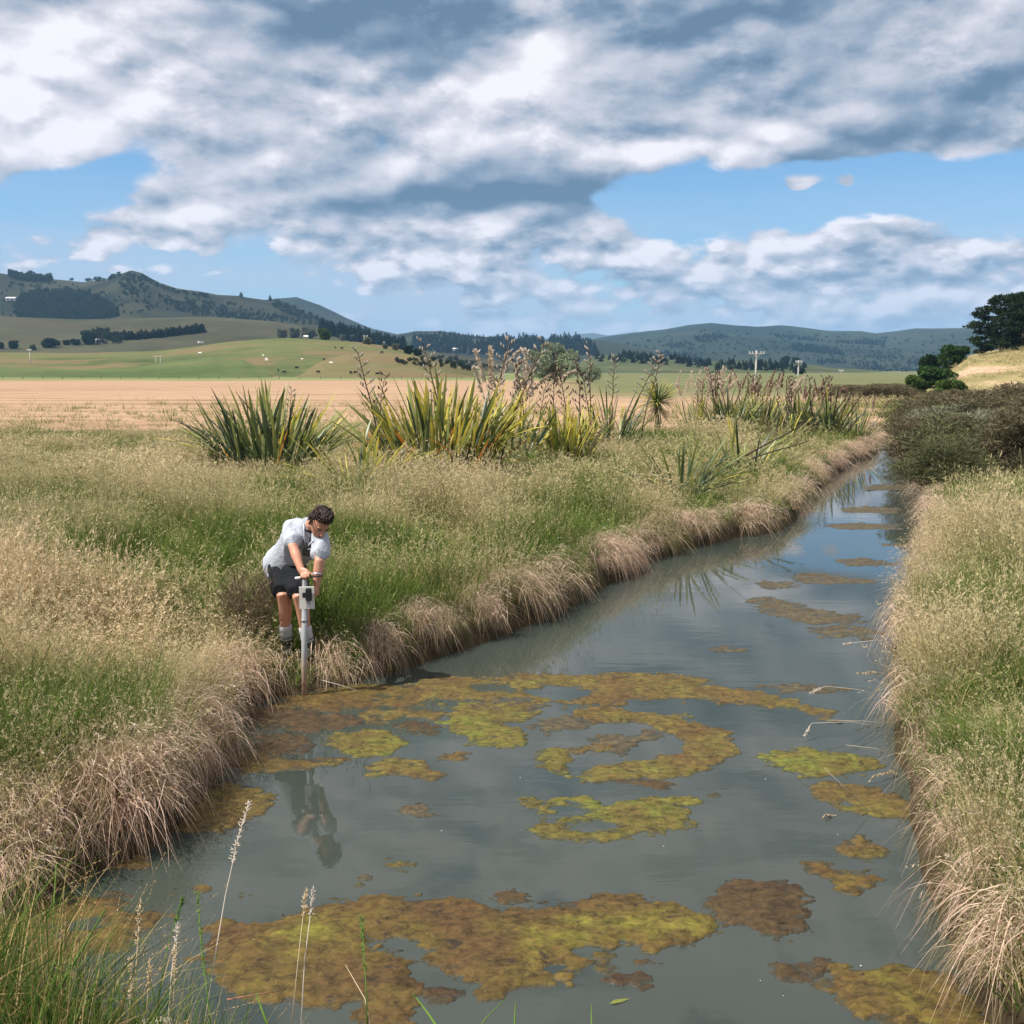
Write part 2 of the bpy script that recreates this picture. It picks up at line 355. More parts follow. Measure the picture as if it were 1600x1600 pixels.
hill_mats = {
    'rolling_paddock': grassland('paddock_grass', [(0.36, (0.040, 0.060, 0.020)), (0.5, (0.082, 0.098, 0.036)), (0.66, (0.125, 0.125, 0.050))], 0.016, (0.135, 0.105, 0.052), thr=0.47),
    'brown_mound': grassland('mound_grass', [(0.34, (0.070, 0.074, 0.030)), (0.5, (0.115, 0.105, 0.046)), (0.66, (0.15, 0.13, 0.060))], 0.02, (0.135, 0.10, 0.05), thr=0.44),
    'green_terrace': grassland('terrace_grass', [(0.34, (0.038, 0.062, 0.020)), (0.5, (0.068, 0.094, 0.032)), (0.66, (0.115, 0.13, 0.050))], 0.02, (0.105, 0.098, 0.045), thr=0.58),
    'brown_slopes': grassland('brown_pasture', [(0.40, (0.0372, 0.0372, 0.0203)), (0.5, (0.0554, 0.0540, 0.0304)), (0.60, (0.0709, 0.0709, 0.0372))], 0.006, (0.0574, 0.0486, 0.0284)),
    'ridge_hills': grassland('hill_pasture', [(0.40, (0.0108, 0.0143, 0.0089)), (0.5, (0.0277, 0.0296, 0.0171)), (0.60, (0.0403, 0.0403, 0.0233))], 0.006, (0.0099, 0.0134, 0.0081)),  # cloud shadow over the left hills is put into this dark pasture colour
    'far_ridge': grassland('far_hill_pasture', [(0.40, (0.0122, 0.0172, 0.0106)), (0.5, (0.0224, 0.0261, 0.0163)), (0.60, (0.0326, 0.0343, 0.0204))], 0.004, (0.0122, 0.0163, 0.0102)),
    'middle_hills': grassland('middle_hill_pasture', [(0.40, (0.0121, 0.0173, 0.0103)), (0.5, (0.0225, 0.0276, 0.0164)), (0.60, (0.0337, 0.0367, 0.0216))], 0.004, (0.0086, 0.0130, 0.0086)),
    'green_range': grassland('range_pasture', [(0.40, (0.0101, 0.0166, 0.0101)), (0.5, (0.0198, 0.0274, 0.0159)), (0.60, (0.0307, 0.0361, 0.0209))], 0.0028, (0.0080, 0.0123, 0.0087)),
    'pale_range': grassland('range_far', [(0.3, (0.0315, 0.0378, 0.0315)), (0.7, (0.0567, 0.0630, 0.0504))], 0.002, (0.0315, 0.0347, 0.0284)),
    'valley_knolls': grassland('knoll_grass', [(0.40, (0.0306, 0.0422, 0.0177)), (0.5, (0.0510, 0.0646, 0.0272)), (0.60, (0.0782, 0.0850, 0.0374))], 0.008, (0.0884, 0.0748, 0.0394)),
    'creek_knoll': grassland('knoll_dry_grass', [(0.3, (0.12, 0.13, 0.055)), (0.5, (0.20, 0.185, 0.085)), (0.7, (0.28, 0.24, 0.125))], 0.06, (0.30, 0.235, 0.14)),
    'slip_hill': grassland('dry_hill_grass', [(0.3, (0.14, 0.12, 0.055)), (0.5, (0.25, 0.205, 0.095)), (0.7, (0.33, 0.27, 0.135))], 0.12, (0.19, 0.17, 0.07), 1.0, True),
}
hill_names = {'rolling_paddock': 'rolling green and brown paddock beyond the tan field', 'brown_mound': 'rounded brownish mound at the foot of the rolling paddock', 'green_terrace': 'low green terrace left of the brownish mound', 'brown_slopes': 'dull brown pasture slopes below the left hills', 'ridge_hills': 'steep left hills with a peaked skyline',
    'far_ridge': 'smooth bluish hill behind the left ridge', 'middle_hills': 'low wooded hills in the middle of the skyline', 'green_range': 'long green blue range across the right skyline', 'pale_range': 'pale distant range just showing over the green range',
    'valley_knolls': 'low green knolls in the valley floor', 'creek_knoll': 'small dry knoll beyond the end of the creek', 'slip_hill': 'dry grass hillside with a bare clay slip'}
slip_c = hit([1500, 1532, 1560, 1590], [586, 578, 598, 606])
def build_hill(h):
    na = 460 if h.D > 500 else 260
    a = np.linspace(h.a0, h.a1, na)
    y1 = np.geomspace(h.D0 * 0.86, h.D, 110); y2 = np.geomspace(h.D, h.D + h.back, 26)[1:]
    y = np.concatenate([y1, y2]); A, Y = np.meshgrid(a, y); X = A * Y
    Z = h.H(X, Y); Z = np.where(Z < -20, -2.0, Z); Z[0] = -2
    co = np.stack([X, Y, Z], -1).reshape(-1, 3); nr, nc = X.shape
    i = (np.arange(nr - 1)[:, None] * nc + np.arange(nc - 1)).ravel()
    me = mesh_np(h.name, co, np.stack([i, i + 1, i + nc + 1, i + nc], -1))
    if h.name == 'slip_hill':
        b = np.zeros(len(co))
        for c, sx, sy, k in ((slip_c[0], 4.5, 9, 0.8), (slip_c[1], 4.0, 9, 0.7), (slip_c[2], 3.5, 5, 0.5), (slip_c[3], 5, 4, 0.55)):
            if np.isfinite(c[0]): b = np.maximum(b, k * np.exp(-((co[:, 0] - c[0]) / sx) ** 2 - ((co[:, 1] - c[1]) / sy) ** 2))
        attr_f(me, 'bare', b)
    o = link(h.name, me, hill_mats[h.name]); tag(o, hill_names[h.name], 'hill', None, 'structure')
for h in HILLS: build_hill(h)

# ------------------------------------------------------------------ the ground sheet
gm, n = mat('ground')
p = n.new('ShaderNodeNewGeometry').outputs['Position']; px, py, pz = n.sep(p)
wob = n.m('MULTIPLY', n.m('SUBTRACT', n.noise(n.v('MULTIPLY', p, (0.012, 0.05, 0)), 1.0, 6, 0.65), 0.5), 150.0)
yy = n.m('ADD', py, wob)
st = n.noise(n.v('MULTIPLY', p, (0.035, 0.30, 0)), 1.0, 7, 0.68, 0.5)
st2 = n.noise(n.v('MULTIPLY', p, (0.5, 2.2, 0)), 1.0, 6, 0.7)
tan = n.ramp(n.m('ADD', n.m('MULTIPLY', st, 0.6), n.m('MULTIPLY', st2, 0.4)), [(0.36, (0.13, 0.085, 0.048)), (0.45, (0.26, 0.168, 0.100)), (0.54, (0.35, 0.235, 0.152)), (0.64, (0.25, 0.180, 0.095))])
green = n.ramp(n.noise(n.v('MULTIPLY', p, (0.02, 0.10, 0)), 1.0, 7, 0.65), [(0.3, (0.075, 0.105, 0.036)), (0.5, (0.135, 0.165, 0.06)), (0.7, (0.23, 0.225, 0.10))])
thatch = n.ramp(n.noise(p, 2.2, 6, 0.65), [(0.3, (0.035, 0.040, 0.014)), (0.5, (0.075, 0.072, 0.028)), (0.7, (0.15, 0.12, 0.058))])
c = n.mix(n.step(yy, 175.0, 205.0), tan, green)
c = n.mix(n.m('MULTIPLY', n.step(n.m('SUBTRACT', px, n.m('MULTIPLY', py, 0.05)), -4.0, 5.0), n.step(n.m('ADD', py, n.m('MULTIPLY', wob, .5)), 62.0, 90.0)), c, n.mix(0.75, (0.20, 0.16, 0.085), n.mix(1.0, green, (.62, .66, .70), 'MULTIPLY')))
c = n.mix(n.step(n.m('ADD', py, n.m('MULTIPLY', wob, 0.12)), 30.0, 36.0), thatch, c)
mud = n.ramp(n.noise(p, 6.0, 5, 0.6), [(0.3, (0.022, 0.017, 0.010)), (0.7, (0.065, 0.048, 0.026))])
c = n.mix(n.step(pz, 0.34, 0.08), c, mud)
finish(n, princ(n, c, 0.95, 0.08, st2, 0.6, 0.06))
ys = np.concatenate([np.arange(-9, 2, 0.5), np.arange(2, 13, 0.10), np.arange(13, 60, 0.32), np.geomspace(60, 16000, 110)])
ua = np.linspace(-1, 1, 361); ua = np.sign(ua) * (0.35 * np.abs(ua) + 0.65 * np.abs(ua) ** 2.2)
WX = 24 + 1.25 * np.maximum(ys, 0)
xc = np.interp(ys, [-9, 4, 8, 16, 26, 40, 60, 300], [0, 0, 0.6, 4, 8, 11, 8, 0])
X = xc[:, None] + ua[None, :] * WX[:, None]; Y = np.repeat(ys[:, None], len(ua), 1)
Z = H_ground(X, Y); far = ss(Y, 60, 200); Z = Z * (1 - far) + 0.72 * far
nr, nc = X.shape; i = (np.arange(nr - 1)[:, None] * nc + np.arange(nc - 1)).ravel()
g = link('ground', mesh_np('ground', np.stack([X, Y, Z], -1).reshape(-1, 3), np.stack([i, i + 1, i + nc + 1, i + nc], -1)), gm)
tag(g, 'flat valley floor with tan field and grassy creek banks', 'ground', None, 'structure')

# ------------------------------------------------------------------ water
wm, n = mat('creek_water')
p = n.new('ShaderNodeNewGeometry').outputs['Position']
r1 = n.noise(n.v('MULTIPLY', p, (0.55, 1.7, 1)), 2.2, 4, 0.55, 0.4)
r2 = n.noise(n.v('MULTIPLY', p, (0.8, 1.2, 1)), 14.0, 3, 0.5)
calm = n.step(n.noise(n.v('MULTIPLY', p, (0.25, 0.12, 1)), 1.0, 3), 0.40, 0.66)
hgt = n.m('MULTIPLY', n.m('ADD', r1, n.m('MULTIPLY', r2, 0.10)), n.m('ADD', 0.35, calm))
col = n.ramp(n.noise(p, 0.5, 3), [(0.3, (0.029, 0.037, 0.031)), (0.7, (0.043, 0.052, 0.043))])
finish(n, princ(n, col, 0.008, 0.5, hgt, 0.032, 0.05))
b = n.n['Principled BSDF']; b.inputs['IOR'].default_value = 1.333
gx_ = np.linspace(-14, 34, 41); gy_ = np.linspace(-4, 70, 61); X, Y = np.meshgrid(gx_, gy_); nr, nc = X.shape; i = (np.arange(nr - 1)[:, None] * nc + np.arange(nc - 1)).ravel()
wo_ = link('water', mesh_np('water', np.stack([X, Y, 0 * X], -1).reshape(-1, 3), np.stack([i, i + 1, i + nc + 1, i + nc], -1)), wm)
tag(wo_, 'still grey green creek water reflecting the clouds', 'water', None, 'structure')

# ------------------------------------------------------------------ floating algae mats: thin bumpy rafts that dip under the water at their edges
def algae_mat_material(name, brown, olive, lime, bias):
    m, n = mat(name); p = n.new('ShaderNodeNewGeometry').outputs['Position']
    a = n.noise(p, 1.9, 5, 0.6, 0.8); b = n.noise(n.v('MULTIPLY', p, (14, 22, 30)), 1.0, 6, 0.72, 0.6); d = n.noise(p, 7.0, 5, 0.65, 0.5)
    f = n.m('ADD', n.m('ADD', n.m('MULTIPLY', a, 0.55), n.m('MULTIPLY', d, 0.45)), n.m('ADD', n.attr('lm').outputs['Fac'], bias))
    c = n.ramp(f, [(0.36, brown), (0.48, tuple(0.5 * (x + y) for x, y in zip(brown, olive))), (0.56, olive), (0.68, lime)])
    c = n.mix(1.0, c, n.ramp(b, [(0.30, (0.26, 0.25, 0.23)), (0.48, (0.88, 0.86, 0.84)), (0.68, (1.5, 1.42, 1.25))]), 'MULTIPLY')
    c = n.mix(n.step(n.noise(n.v('MULTIPLY', p, (10, 18, 18)), 1.0, 5, 0.72, 0.4), 0.57, 0.68), c, (0.030, 0.021, 0.012))
    wet = n.step(n.m('ADD', n.attr('hh').outputs['Fac'], n.m('MULTIPLY', n.m('SUBTRACT', n.noise(n.v('MULTIPLY', p, (7, 16, 20)), 1.0, 5, 0.7), 0.5), 0.016)), 0.001, 0.0085)
    c = n.mix(wet, n.mix(0.72, c, (0.030, 0.034, 0.024)), c)
    rough = n.m('ADD', 0.24, n.m('MULTIPLY', wet, 0.5))
    finish(n, princ(n, c, rough, 0.22, n.m('ADD', b, d), 0.7, 0.02)); return m
AM = {'rust': algae_mat_material('algae_rust', (0.072, 0.043, 0.016), (0.092, 0.066, 0.017), (0.118, 0.108, 0.019), 0.0),
      'ochre': algae_mat_material('algae_ochre', (0.0840, 0.0503, 0.0182), (0.1000, 0.0762, 0.0210), (0.1080, 0.1073, 0.0238), 0.02),
      'lime': algae_mat_material('algae_lime', (0.0760, 0.0503, 0.0182), (0.1000, 0.0873, 0.0196), (0.1040, 0.1221, 0.0210), 0.06),
      'brown': algae_mat_material('algae_brown', (0.0496, 0.0311, 0.0161), (0.0656, 0.0459, 0.0182), (0.0840, 0.0725, 0.0196), -0.06),
      'grey': algae_mat_material('algae_grey', (0.0640, 0.0503, 0.0308), (0.0800, 0.0666, 0.0364), (0.0920, 0.0814, 0.0378), 0.0)}
def algae(px, kind, label, holes=(), ragged=0.045, thick=0.016, sparse=0.0, seed=1, group='floating algae mats', tones=()):
    poly = np.array([tuple(on_z(u, v)[:2]) for u, v in px])
    lo = poly.min(0) - 0.12; hi = poly.max(0) + 0.12; dist = max(2.5, lo[1])
    step = min(0.06, max(0.011, 0.0021 * dist)); nx = int((hi[0] - lo[0]) / step) + 2; ny = int((hi[1] - lo[1]) / (step * (1.0 + 0.10 * dist))) + 2
    X, Y = np.meshgrid(np.linspace(lo[0], hi[0], nx), np.linspace(lo[1], hi[1], ny))
    d = -sdist(X, Y, poly)
    for (u, v, ru, rv) in holes:
        c = on_z(u, v); e = on_z(u + ru, v); f = on_z(u, v + rv)
        rx = abs(e[0] - c[0]); ry = abs(f[1] - c[1]); q = np.sqrt(((X - c[0]) / rx) ** 2 + ((Y - c[1]) / ry) ** 2)
        d = np.minimum(d, (q - 1) * min(rx, ry))
    k = max(1.0, dist / 6.0)
    d = d + (fbm(X * 4.5 / k, Y * 5.5 / k, 5, seed, 0.68) - 0.5) * ragged * 9.0 * k + (fbm(X * 10 / k, Y * 26 / k, 4, seed + 4, 0.65) - 0.5) * 0.15 * k + 0.016 * k
    d = d - sparse * np.maximum(0, fbm(X * 3.2, Y * 2.0, 4, seed + 9) - 0.50) * 1.6
    z = thick * (1 - np.exp(-np.maximum(d, 0) / 0.050)) + np.minimum(d, 0) * 0.30
    tex = (fbm(X * 16, Y * 30, 4, seed + 3, 0.65) - 0.44)
    z = z + tex * 0.030 * np.clip(d / 0.03, 0, 1) - 0.0015
    z = np.maximum(z, -0.02)
    nr, nc = X.shape; i = (np.arange(nr - 1)[:, None] * nc + np.arange(nc - 1)).ravel(); F = np.stack([i, i + 1, i + nc + 1, i + nc], -1)
    zf = z.ravel(); keep = (zf[F] > -0.003).any(1); F = F[keep]
    if not len(F): return None
    used = np.unique(F); re = -np.ones(nr * nc, int); re[used] = np.arange(len(used))
    co = np.stack([X.ravel(), Y.ravel(), zf], -1)[used]
    ctr = np.array([co[:, 0].mean(), co[:, 1].mean(), 0]); me = mesh_np('algae_mat', co - ctr, re[F]); attr_f(me, 'hh', co[:, 2])
    lm = np.zeros(len(co))
    for (u, v, ru, rv, kk) in tones:
        c = on_z(u, v); rx = abs(on_z(u + ru, v)[0] - c[0]); ry = abs(on_z(u, v + rv)[1] - c[1]); lm += kk * np.exp(-((co[:, 0] - c[0]) / rx) ** 2 - ((co[:, 1] - c[1]) / ry) ** 2)
    attr_f(me, 'lm', lm)
    o = link('algae_mat', me, AM[kind]); o.location = ctr
    return tag(o, label, 'algae mat', group)
def oval(u, v, ru, rv, k=12, s=0):
    r_ = np.random.default_rng(s + int(u)); return [(u + ru * math.cos(t) * r_.uniform(.82, 1.12), v + rv * math.sin(t) * r_.uniform(.82, 1.12)) for t in np.linspace(0, 2 * math.pi, k, endpoint=False)]
algae([(316, 1495), (328, 1445), (352, 1436), (400, 1446), (440, 1430), (470, 1414), (520, 1401), (580, 1392), (612, 1390), (640, 1401), (700, 1399), (735, 1396), (770, 1409), (800, 1418), (850, 1422), (900, 1414), (928, 1391), (990, 1398), (1040, 1410), (1100, 1420), (1126, 1440), (1118, 1459), (1080, 1475), (1020, 1488), (960, 1485), (925, 1478), (908, 1486), (932, 1500), (925, 1522), (890, 1533), (872, 1520), (858, 1516), (850, 1541), (800, 1548), (762, 1558), (735, 1568), (742, 1545), (720, 1530), (700, 1518), (680, 1512), (652, 1512), (662, 1535), (640, 1556), (650, 1580), (645, 1610), (575, 1610), (560, 1568), (480, 1570), (420, 1560), (370, 1545), (338, 1530)], 'rust',
      'huge rust and yellow green algae raft across the near water', [(618, 1478, 20, 9), (642, 1490, 14, 6), (700, 1545, 18, 6)], 0.024, 0.022, 0.10, 3, tones=[(500, 1450, 80, 20, .14), (430, 1470, 60, 16, .06), (1050, 1450, 80, 26, .15), (930, 1440, 60, 18, .10), (850, 1470, 50, 16, .10), (720, 1430, 90, 20, -.14), (600, 1530, 130, 24, -.06), (760, 1490, 70, 20, -.08), (350, 1480, 40, 30, -.08)])
algae([(762, 1396), (800, 1392), (850, 1405), (905, 1412), (900, 1420), (850, 1417), (790, 1410)], 'brown', 'narrow brown algae strip along the far edge of the huge raft', (), 0.02, 0.014, 0, 5)
algae([(1130, 1385), (1150, 1374), (1200, 1371), (1250, 1378), (1275, 1398), (1270, 1425), (1250, 1450), (1215, 1462), (1180, 1455), (1150, 1438), (1120, 1432), (1105, 1410)], 'brown', 'rounded dark brown algae mat at the right end of the huge raft', (), 0.03, 0.016, 0, 7)
algae([(812, 1252), (832, 1246), (850, 1256), (880, 1243), (925, 1246), (948, 1262), (985, 1250), (1040, 1243), (1085, 1247), (1100, 1250), (1065, 1264), (1080, 1283), (1086, 1294), (1035, 1302), (985, 1306), (950, 1312), (900, 1315), (852, 1309), (832, 1294), (846, 1275), (830, 1262)], 'lime', 'yellow green ring shaped algae mat with open water in its middle', [(888, 1266, 24, 11), (922, 1290, 34, 12), (862, 1276, 12, 7)], 0.018, 0.015, 0, 9)
algae(oval(1113, 1244, 9, 4), 'grey', 'tiny pale algae pad off the tip of the yellow green ring', (), 0.006, 0.012, 0, 11, 'small algae pads')
algae([(640, 1064), (700, 1058), (760, 1055), (830, 1054), (890, 1051), (1000, 1054), (1090, 1062), (1160, 1075), (1215, 1092), (1270, 1100), (1302, 1110), (1290, 1122), (1240, 1116), (1170, 1107), (1110, 1099), (1040, 1094), (985, 1095), (975, 1104), (900, 1112), (870, 1104), (830, 1098), (760, 1092), (700, 1094), (650, 1082)], 'ochre', 'long ochre algae band stretching across the water towards the right bank', [(880, 1080, 34, 10), (760, 1076, 18, 5)], 0.035, 0.013, 0.22, 13)
algae([(890, 1112), (940, 1104), (1000, 1112), (1060, 1118), (1110, 1130), (1146, 1141), (1150, 1166), (1138, 1190), (1100, 1199), (1088, 1212), (1042, 1224), (990, 1217), (930, 1222), (892, 1217), (930, 1200), (990, 1188), (1050, 1178), (1068, 1160), (1040, 1140), (985, 1132), (930, 1128), (900, 1122)], 'ochre', 'curved ochre algae mat wrapping the right side of the open pool', [(1020, 1156, 34, 16)], 0.032, 0.015, 0.16, 17, tones=[(980, 1203, 60, 14, .10), (1080, 1170, 40, 16, .06), (930, 1212, 30, 8, .12)])
algae([(690, 1102), (760, 1096), (830, 1102), (850, 1112), (830, 1122), (780, 1128), (822, 1160), (800, 1169), (740, 1166), (700, 1150), (686, 1130)], 'lime', 'bright green algae patch left of the open pool', (), 0.045, 0.012, 0.25, 19)
algae([(838, 1178), (870, 1170), (900, 1180), (915, 1192), (890, 1196), (888, 1212), (868, 1208), (848, 1196)], 'lime', 'small yellow algae lump left of the curved ochre mat', (), 0.02, 0.014, 0, 23)
algae([(925, 1152), (985, 1146), (1020, 1136), (1040, 1150), (1000, 1160), (980, 1172), (930, 1170)], 'grey', 'thin greyish algae tongue inside the open pool', (), 0.035, 0.009, 0.02, 27)
algae([(955, 1218), (985, 1212), (1020, 1219), (1050, 1227), (1040, 1233), (1000, 1228), (965, 1226)], 'brown', 'narrow brown algae sliver below the curved ochre mat', (), 0.014, 0.012, 0, 29)
algae([(1190, 1184), (1215, 1173), (1260, 1170), (1320, 1176), (1360, 1184), (1376, 1196), (1350, 1210), (1300, 1215), (1250, 1213), (1210, 1198)], 'lime', 'mustard yellow algae mat reaching out from the right bank', (), 0.016, 0.016, 0, 31)
algae([(1255, 1226), (1300, 1222), (1360, 1228), (1410, 1250), (1440, 1275), (1380, 1278), (1320, 1270), (1280, 1252)], 'ochre', 'brownish orange algae mat just below the mustard one', [(1322, 1256, 12, 6)], 0.022, 0.014, 0, 33)
algae([(1250, 1343), (1280, 1342), (1310, 1358), (1335, 1372), (1365, 1365), (1378, 1380), (1355, 1398), (1330, 1400), (1300, 1384), (1262, 1362)], 'rust', 'hooked brown algae mat by the right bank', (), 0.016, 0.014, 0, 37)
algae([(1315, 1312), (1340, 1303), (1380, 1318), (1400, 1335), (1380, 1350), (1340, 1340), (1318, 1330)], 'ochre', 'small golden algae mat above the hooked brown one', (), 0.018, 0.012, 0.02, 39)
algae([(1278, 1545), (1310, 1518), (1370, 1508), (1440, 1512), (1500, 1530), (1540, 1580), (1560, 1625), (1420, 1610), (1370, 1592), (1320, 1575)], 'rust', 'orange brown algae mat in the bottom right corner', (), 0.018, 0.020, 0, 41)
algae([(1208, 1508), (1250, 1506), (1275, 1496), (1300, 1506), (1290, 1516), (1270, 1534), (1225, 1530)], 'brown', 'small dark ragged algae scrap near the bottom right mat', (), 0.024, 0.010, 0.05, 43)
algae([(470, 1082), (560, 1070), (640, 1072), (690, 1080), (700, 1092), (640, 1104), (560, 1112), (490, 1112), (420, 1104)], 'rust', 'reddish brown algae shelf at the foot of the grey sampling pole', [(600, 1090, 18, 5)], 0.035, 0.012, 0.20, 47)
algae([(368, 1112), (430, 1104), (500, 1116), (580, 1122), (560, 1140), (500, 1146), (420, 1140), (370, 1130)], 'brown', 'dark algae sheet left of the pole under the bank', (), 0.045, 0.010, 0.08, 49)
algae([(505, 1150), (560, 1142), (610, 1145), (640, 1160), (620, 1182), (560, 1190), (515, 1182)], 'lime', 'olive green algae mat in front of the sampling pole', (), 0.03, 0.014, 0.15, 53)
algae([(612, 1132), (650, 1124), (680, 1136), (672, 1148), (630, 1146)], 'brown', 'small brown algae patch between two olive mats', (), 0.02, 0.01, 0, 55)
algae([(572, 1200), (610, 1188), (660, 1190), (692, 1210), (670, 1220), (620, 1214), (590, 1212)], 'ochre', 'small ochre algae mat in front of the olive green one', (), 0.02, 0.012, 0, 57)
algae(oval(712, 1182, 22, 6), 'ochre', 'little ochre pad right of the small ochre mat', (), 0.012, 0.01, 0, 58, 'small algae pads')
algae([(362, 1190), (420, 1186), (480, 1188), (540, 1186), (535, 1198), (480, 1202), (430, 1206), (370, 1204)], 'rust', 'thin brown algae strip crossing the reflection of the man', (), 0.02, 0.011, 0, 59)
algae([(282, 1262), (300, 1236), (350, 1226), (410, 1232), (428, 1246), (415, 1270), (380, 1296), (330, 1298), (275, 1300)], 'ochre', 'yellowish algae mat tucked under the left tussock bank', (), 0.025, 0.013, 0.03, 61)
algae([(-40, 1440), (30, 1412), (100, 1398), (180, 1405), (260, 1432), (240, 1456), (200, 1468), (190, 1492), (100, 1500), (0, 1505), (-60, 1500)], 'rust', 'dark rust algae mat under the lower left grass bank', [(120, 1450, 30, 9)], 0.04, 0.012, 0.05, 63)
algae(oval(190, 1345, 40, 12), 'rust', 'reddish algae mat at the foot of the left tussock', (), 0.02, 0.01, 0, 65)
for (u, v, ru, rv, kd, lb, sd_) in [(620, 1351, 25, 7, 'ochre', 'flat tan pad alone in the open grey water', 1), (562, 1381, 12, 4.5, 'ochre', 'small round tan pad near the middle of the left water', 2), (322, 1389, 16, 6, 'rust', 'brown pad under the tall pale grass stalk', 3), (382, 1397, 15, 5, 'ochre', 'greenish pad right of the tall pale grass stalk', 4), (275, 1391, 8, 3, 'ochre', 'tiny pad left of the brown pads', 5), (946, 1502, 20, 12, 'rust', 'round rust pad off the lower edge of the huge raft', 6), (985, 1530, 34, 10, 'brown', 'lobed brown pad lowest of the loose pads by the huge raft', 7), (1010, 1502, 22, 9, 'brown', 'brown pad nearest the middle of the near water', 8), (650, 1266, 24, 9, 'grey', 'faint grey algae scrap in the middle of the left water', 9), (570, 1370, 4, 2.2, 'grey', 'speck of algae just above the small round tan pad', 10), (690, 1555, 30, 12, 'brown', 'dull brown pad in a notch of the huge raft', 12)]:
    algae(oval(u, v, ru, rv), kd, lb, (), 0.008, 0.013, 0, 70 + sd_, 'small algae pads')
algae([(700, 1100), (760, 1092), (850, 1098), (930, 1108), (900, 1122), (860, 1116), (800, 1118), (730, 1112)], 'grey', 'thin broken algae film at the head of the open pool', (), 0.05, 0.009, 0.30, 201)
algae([(560, 1112), (640, 1106), (700, 1112), (690, 1128), (620, 1130), (570, 1126)], 'ochre', 'broken ochre algae film right of the sampling pole', (), 0.045, 0.010, 0.28, 202)
algae([(830, 1122), (880, 1118), (930, 1130), (900, 1142), (850, 1144), (826, 1136)], 'grey', 'greyish algae film at the left side of the open pool', (), 0.04, 0.008, 0.25, 203)
algae([(400, 1150), (470, 1150), (500, 1166), (470, 1180), (410, 1176)], 'brown', 'dark broken algae film left of the olive green mat', (), 0.045, 0.009, 0.25, 204)
algae([(860, 1165), (930, 1160), (960, 1176), (900, 1184), (866, 1178)], 'ochre', 'algae tongue between the yellow lump and the open pool', (), 0.04, 0.010, 0.2, 205)
algae([(330, 1176), (420, 1170), (445, 1182), (400, 1192), (330, 1190)], 'rust', 'rusty algae film under the left bank stalks', (), 0.04, 0.010, 0.2, 206)
for q, (px_, lb) in enumerate([([(1165, 938), (1200, 932), (1250, 945), (1330, 962), (1340, 972), (1270, 978), (1200, 960)], 'greyish algae raft in the middle reach, right of the bank'),
    ([(1235, 898), (1290, 895), (1365, 908), (1360, 914), (1290, 914), (1240, 910)], 'thin straw coloured algae streak on blue water'),
    ([(1318, 876), (1350, 872), (1398, 880), (1370, 886), (1325, 884)], 'small algae streak above the straw coloured one'),
    ([(1290, 822), (1330, 817), (1402, 820), (1398, 826), (1320, 828)], 'algae streak on the bright water near the dark shrubs'),
    ([(1380, 850), (1410, 847), (1428, 852), (1400, 856)], 'short algae streak close to the right bank grass'),
    ([(1108, 1014), (1130, 1010), (1152, 1016), (1130, 1021)], 'faint algae scrap in the wide middle water'),
    ([(1195, 1072), (1250, 1066), (1300, 1070), (1330, 1078), (1290, 1088), (1230, 1082)], 'pale ochre algae strip beside the right bank stalks'),
    ([(1310, 795), (1350, 790), (1400, 794), (1390, 801), (1330, 802)], 'far algae streak beside the dark shrubs'),
    ([(1180, 905), (1240, 910), (1250, 918), (1200, 922)], 'dull algae streak left of the straw coloured one'), ([(1350, 760), (1385, 757), (1418, 760), (1400, 766), (1355, 766)], 'furthest algae streak up the narrow creek'),
    ([(1255, 985), (1320, 975), (1380, 985), (1360, 1000), (1290, 996)], 'greyish algae sheet below the raft of the middle reach')]):
    algae(px_, 'grey', lb, (), 0.02, 0.008, 0.02, 90 + q, 'algae streaks up the creek')

# white specks of fluff drifting on the water
fl_m = plain('fluff_white', (.50, .49, .46), .8, .2)
bm = bmesh.new(); bmesh.ops.create_icosphere(bm, subdivisions=1, radius=1); bmesh.ops.scale(bm, vec=(1, .7, .5), verts=bm.verts); FLUFF = bpy.data.meshes.new('fluff'); bm.to_mesh(FLUFF); bm.free(); FLUFF.materials.append(fl_m)
for i, (u, v, r_, lb) in enumerate([(690, 1299, 6, 'white speck of fluff just below the faint grey algae scrap'), (813, 1216, 5, 'white speck of fluff left of the small yellow algae lump'), (1037, 1323, 5, 'white speck of fluff below the yellow green ring'), (1196, 1218, 5, 'white speck of fluff under the mustard yellow mat'), (1309, 1305, 5, 'white speck of fluff beside the small golden mat'), (1188, 1533, 5, 'white speck of fluff left of the dark ragged scrap'), (1224, 1557, 5, 'white speck of fluff below the dark ragged scrap'), (1345, 1510, 9, 'largest white speck of fluff at the edge of the bottom right mat')]):
    q = on_z(u, v); o = bpy.data.objects.new('fluff', FLUFF); COL.objects.link(o); o.location = (q[0], q[1], .003); k_ = r_ * .00075 * q[1] / 5; o.scale = (k_, k_, k_); o.rotation_euler = (0, 0, i); tag(o, lb, 'fluff', 'white specks on the water')

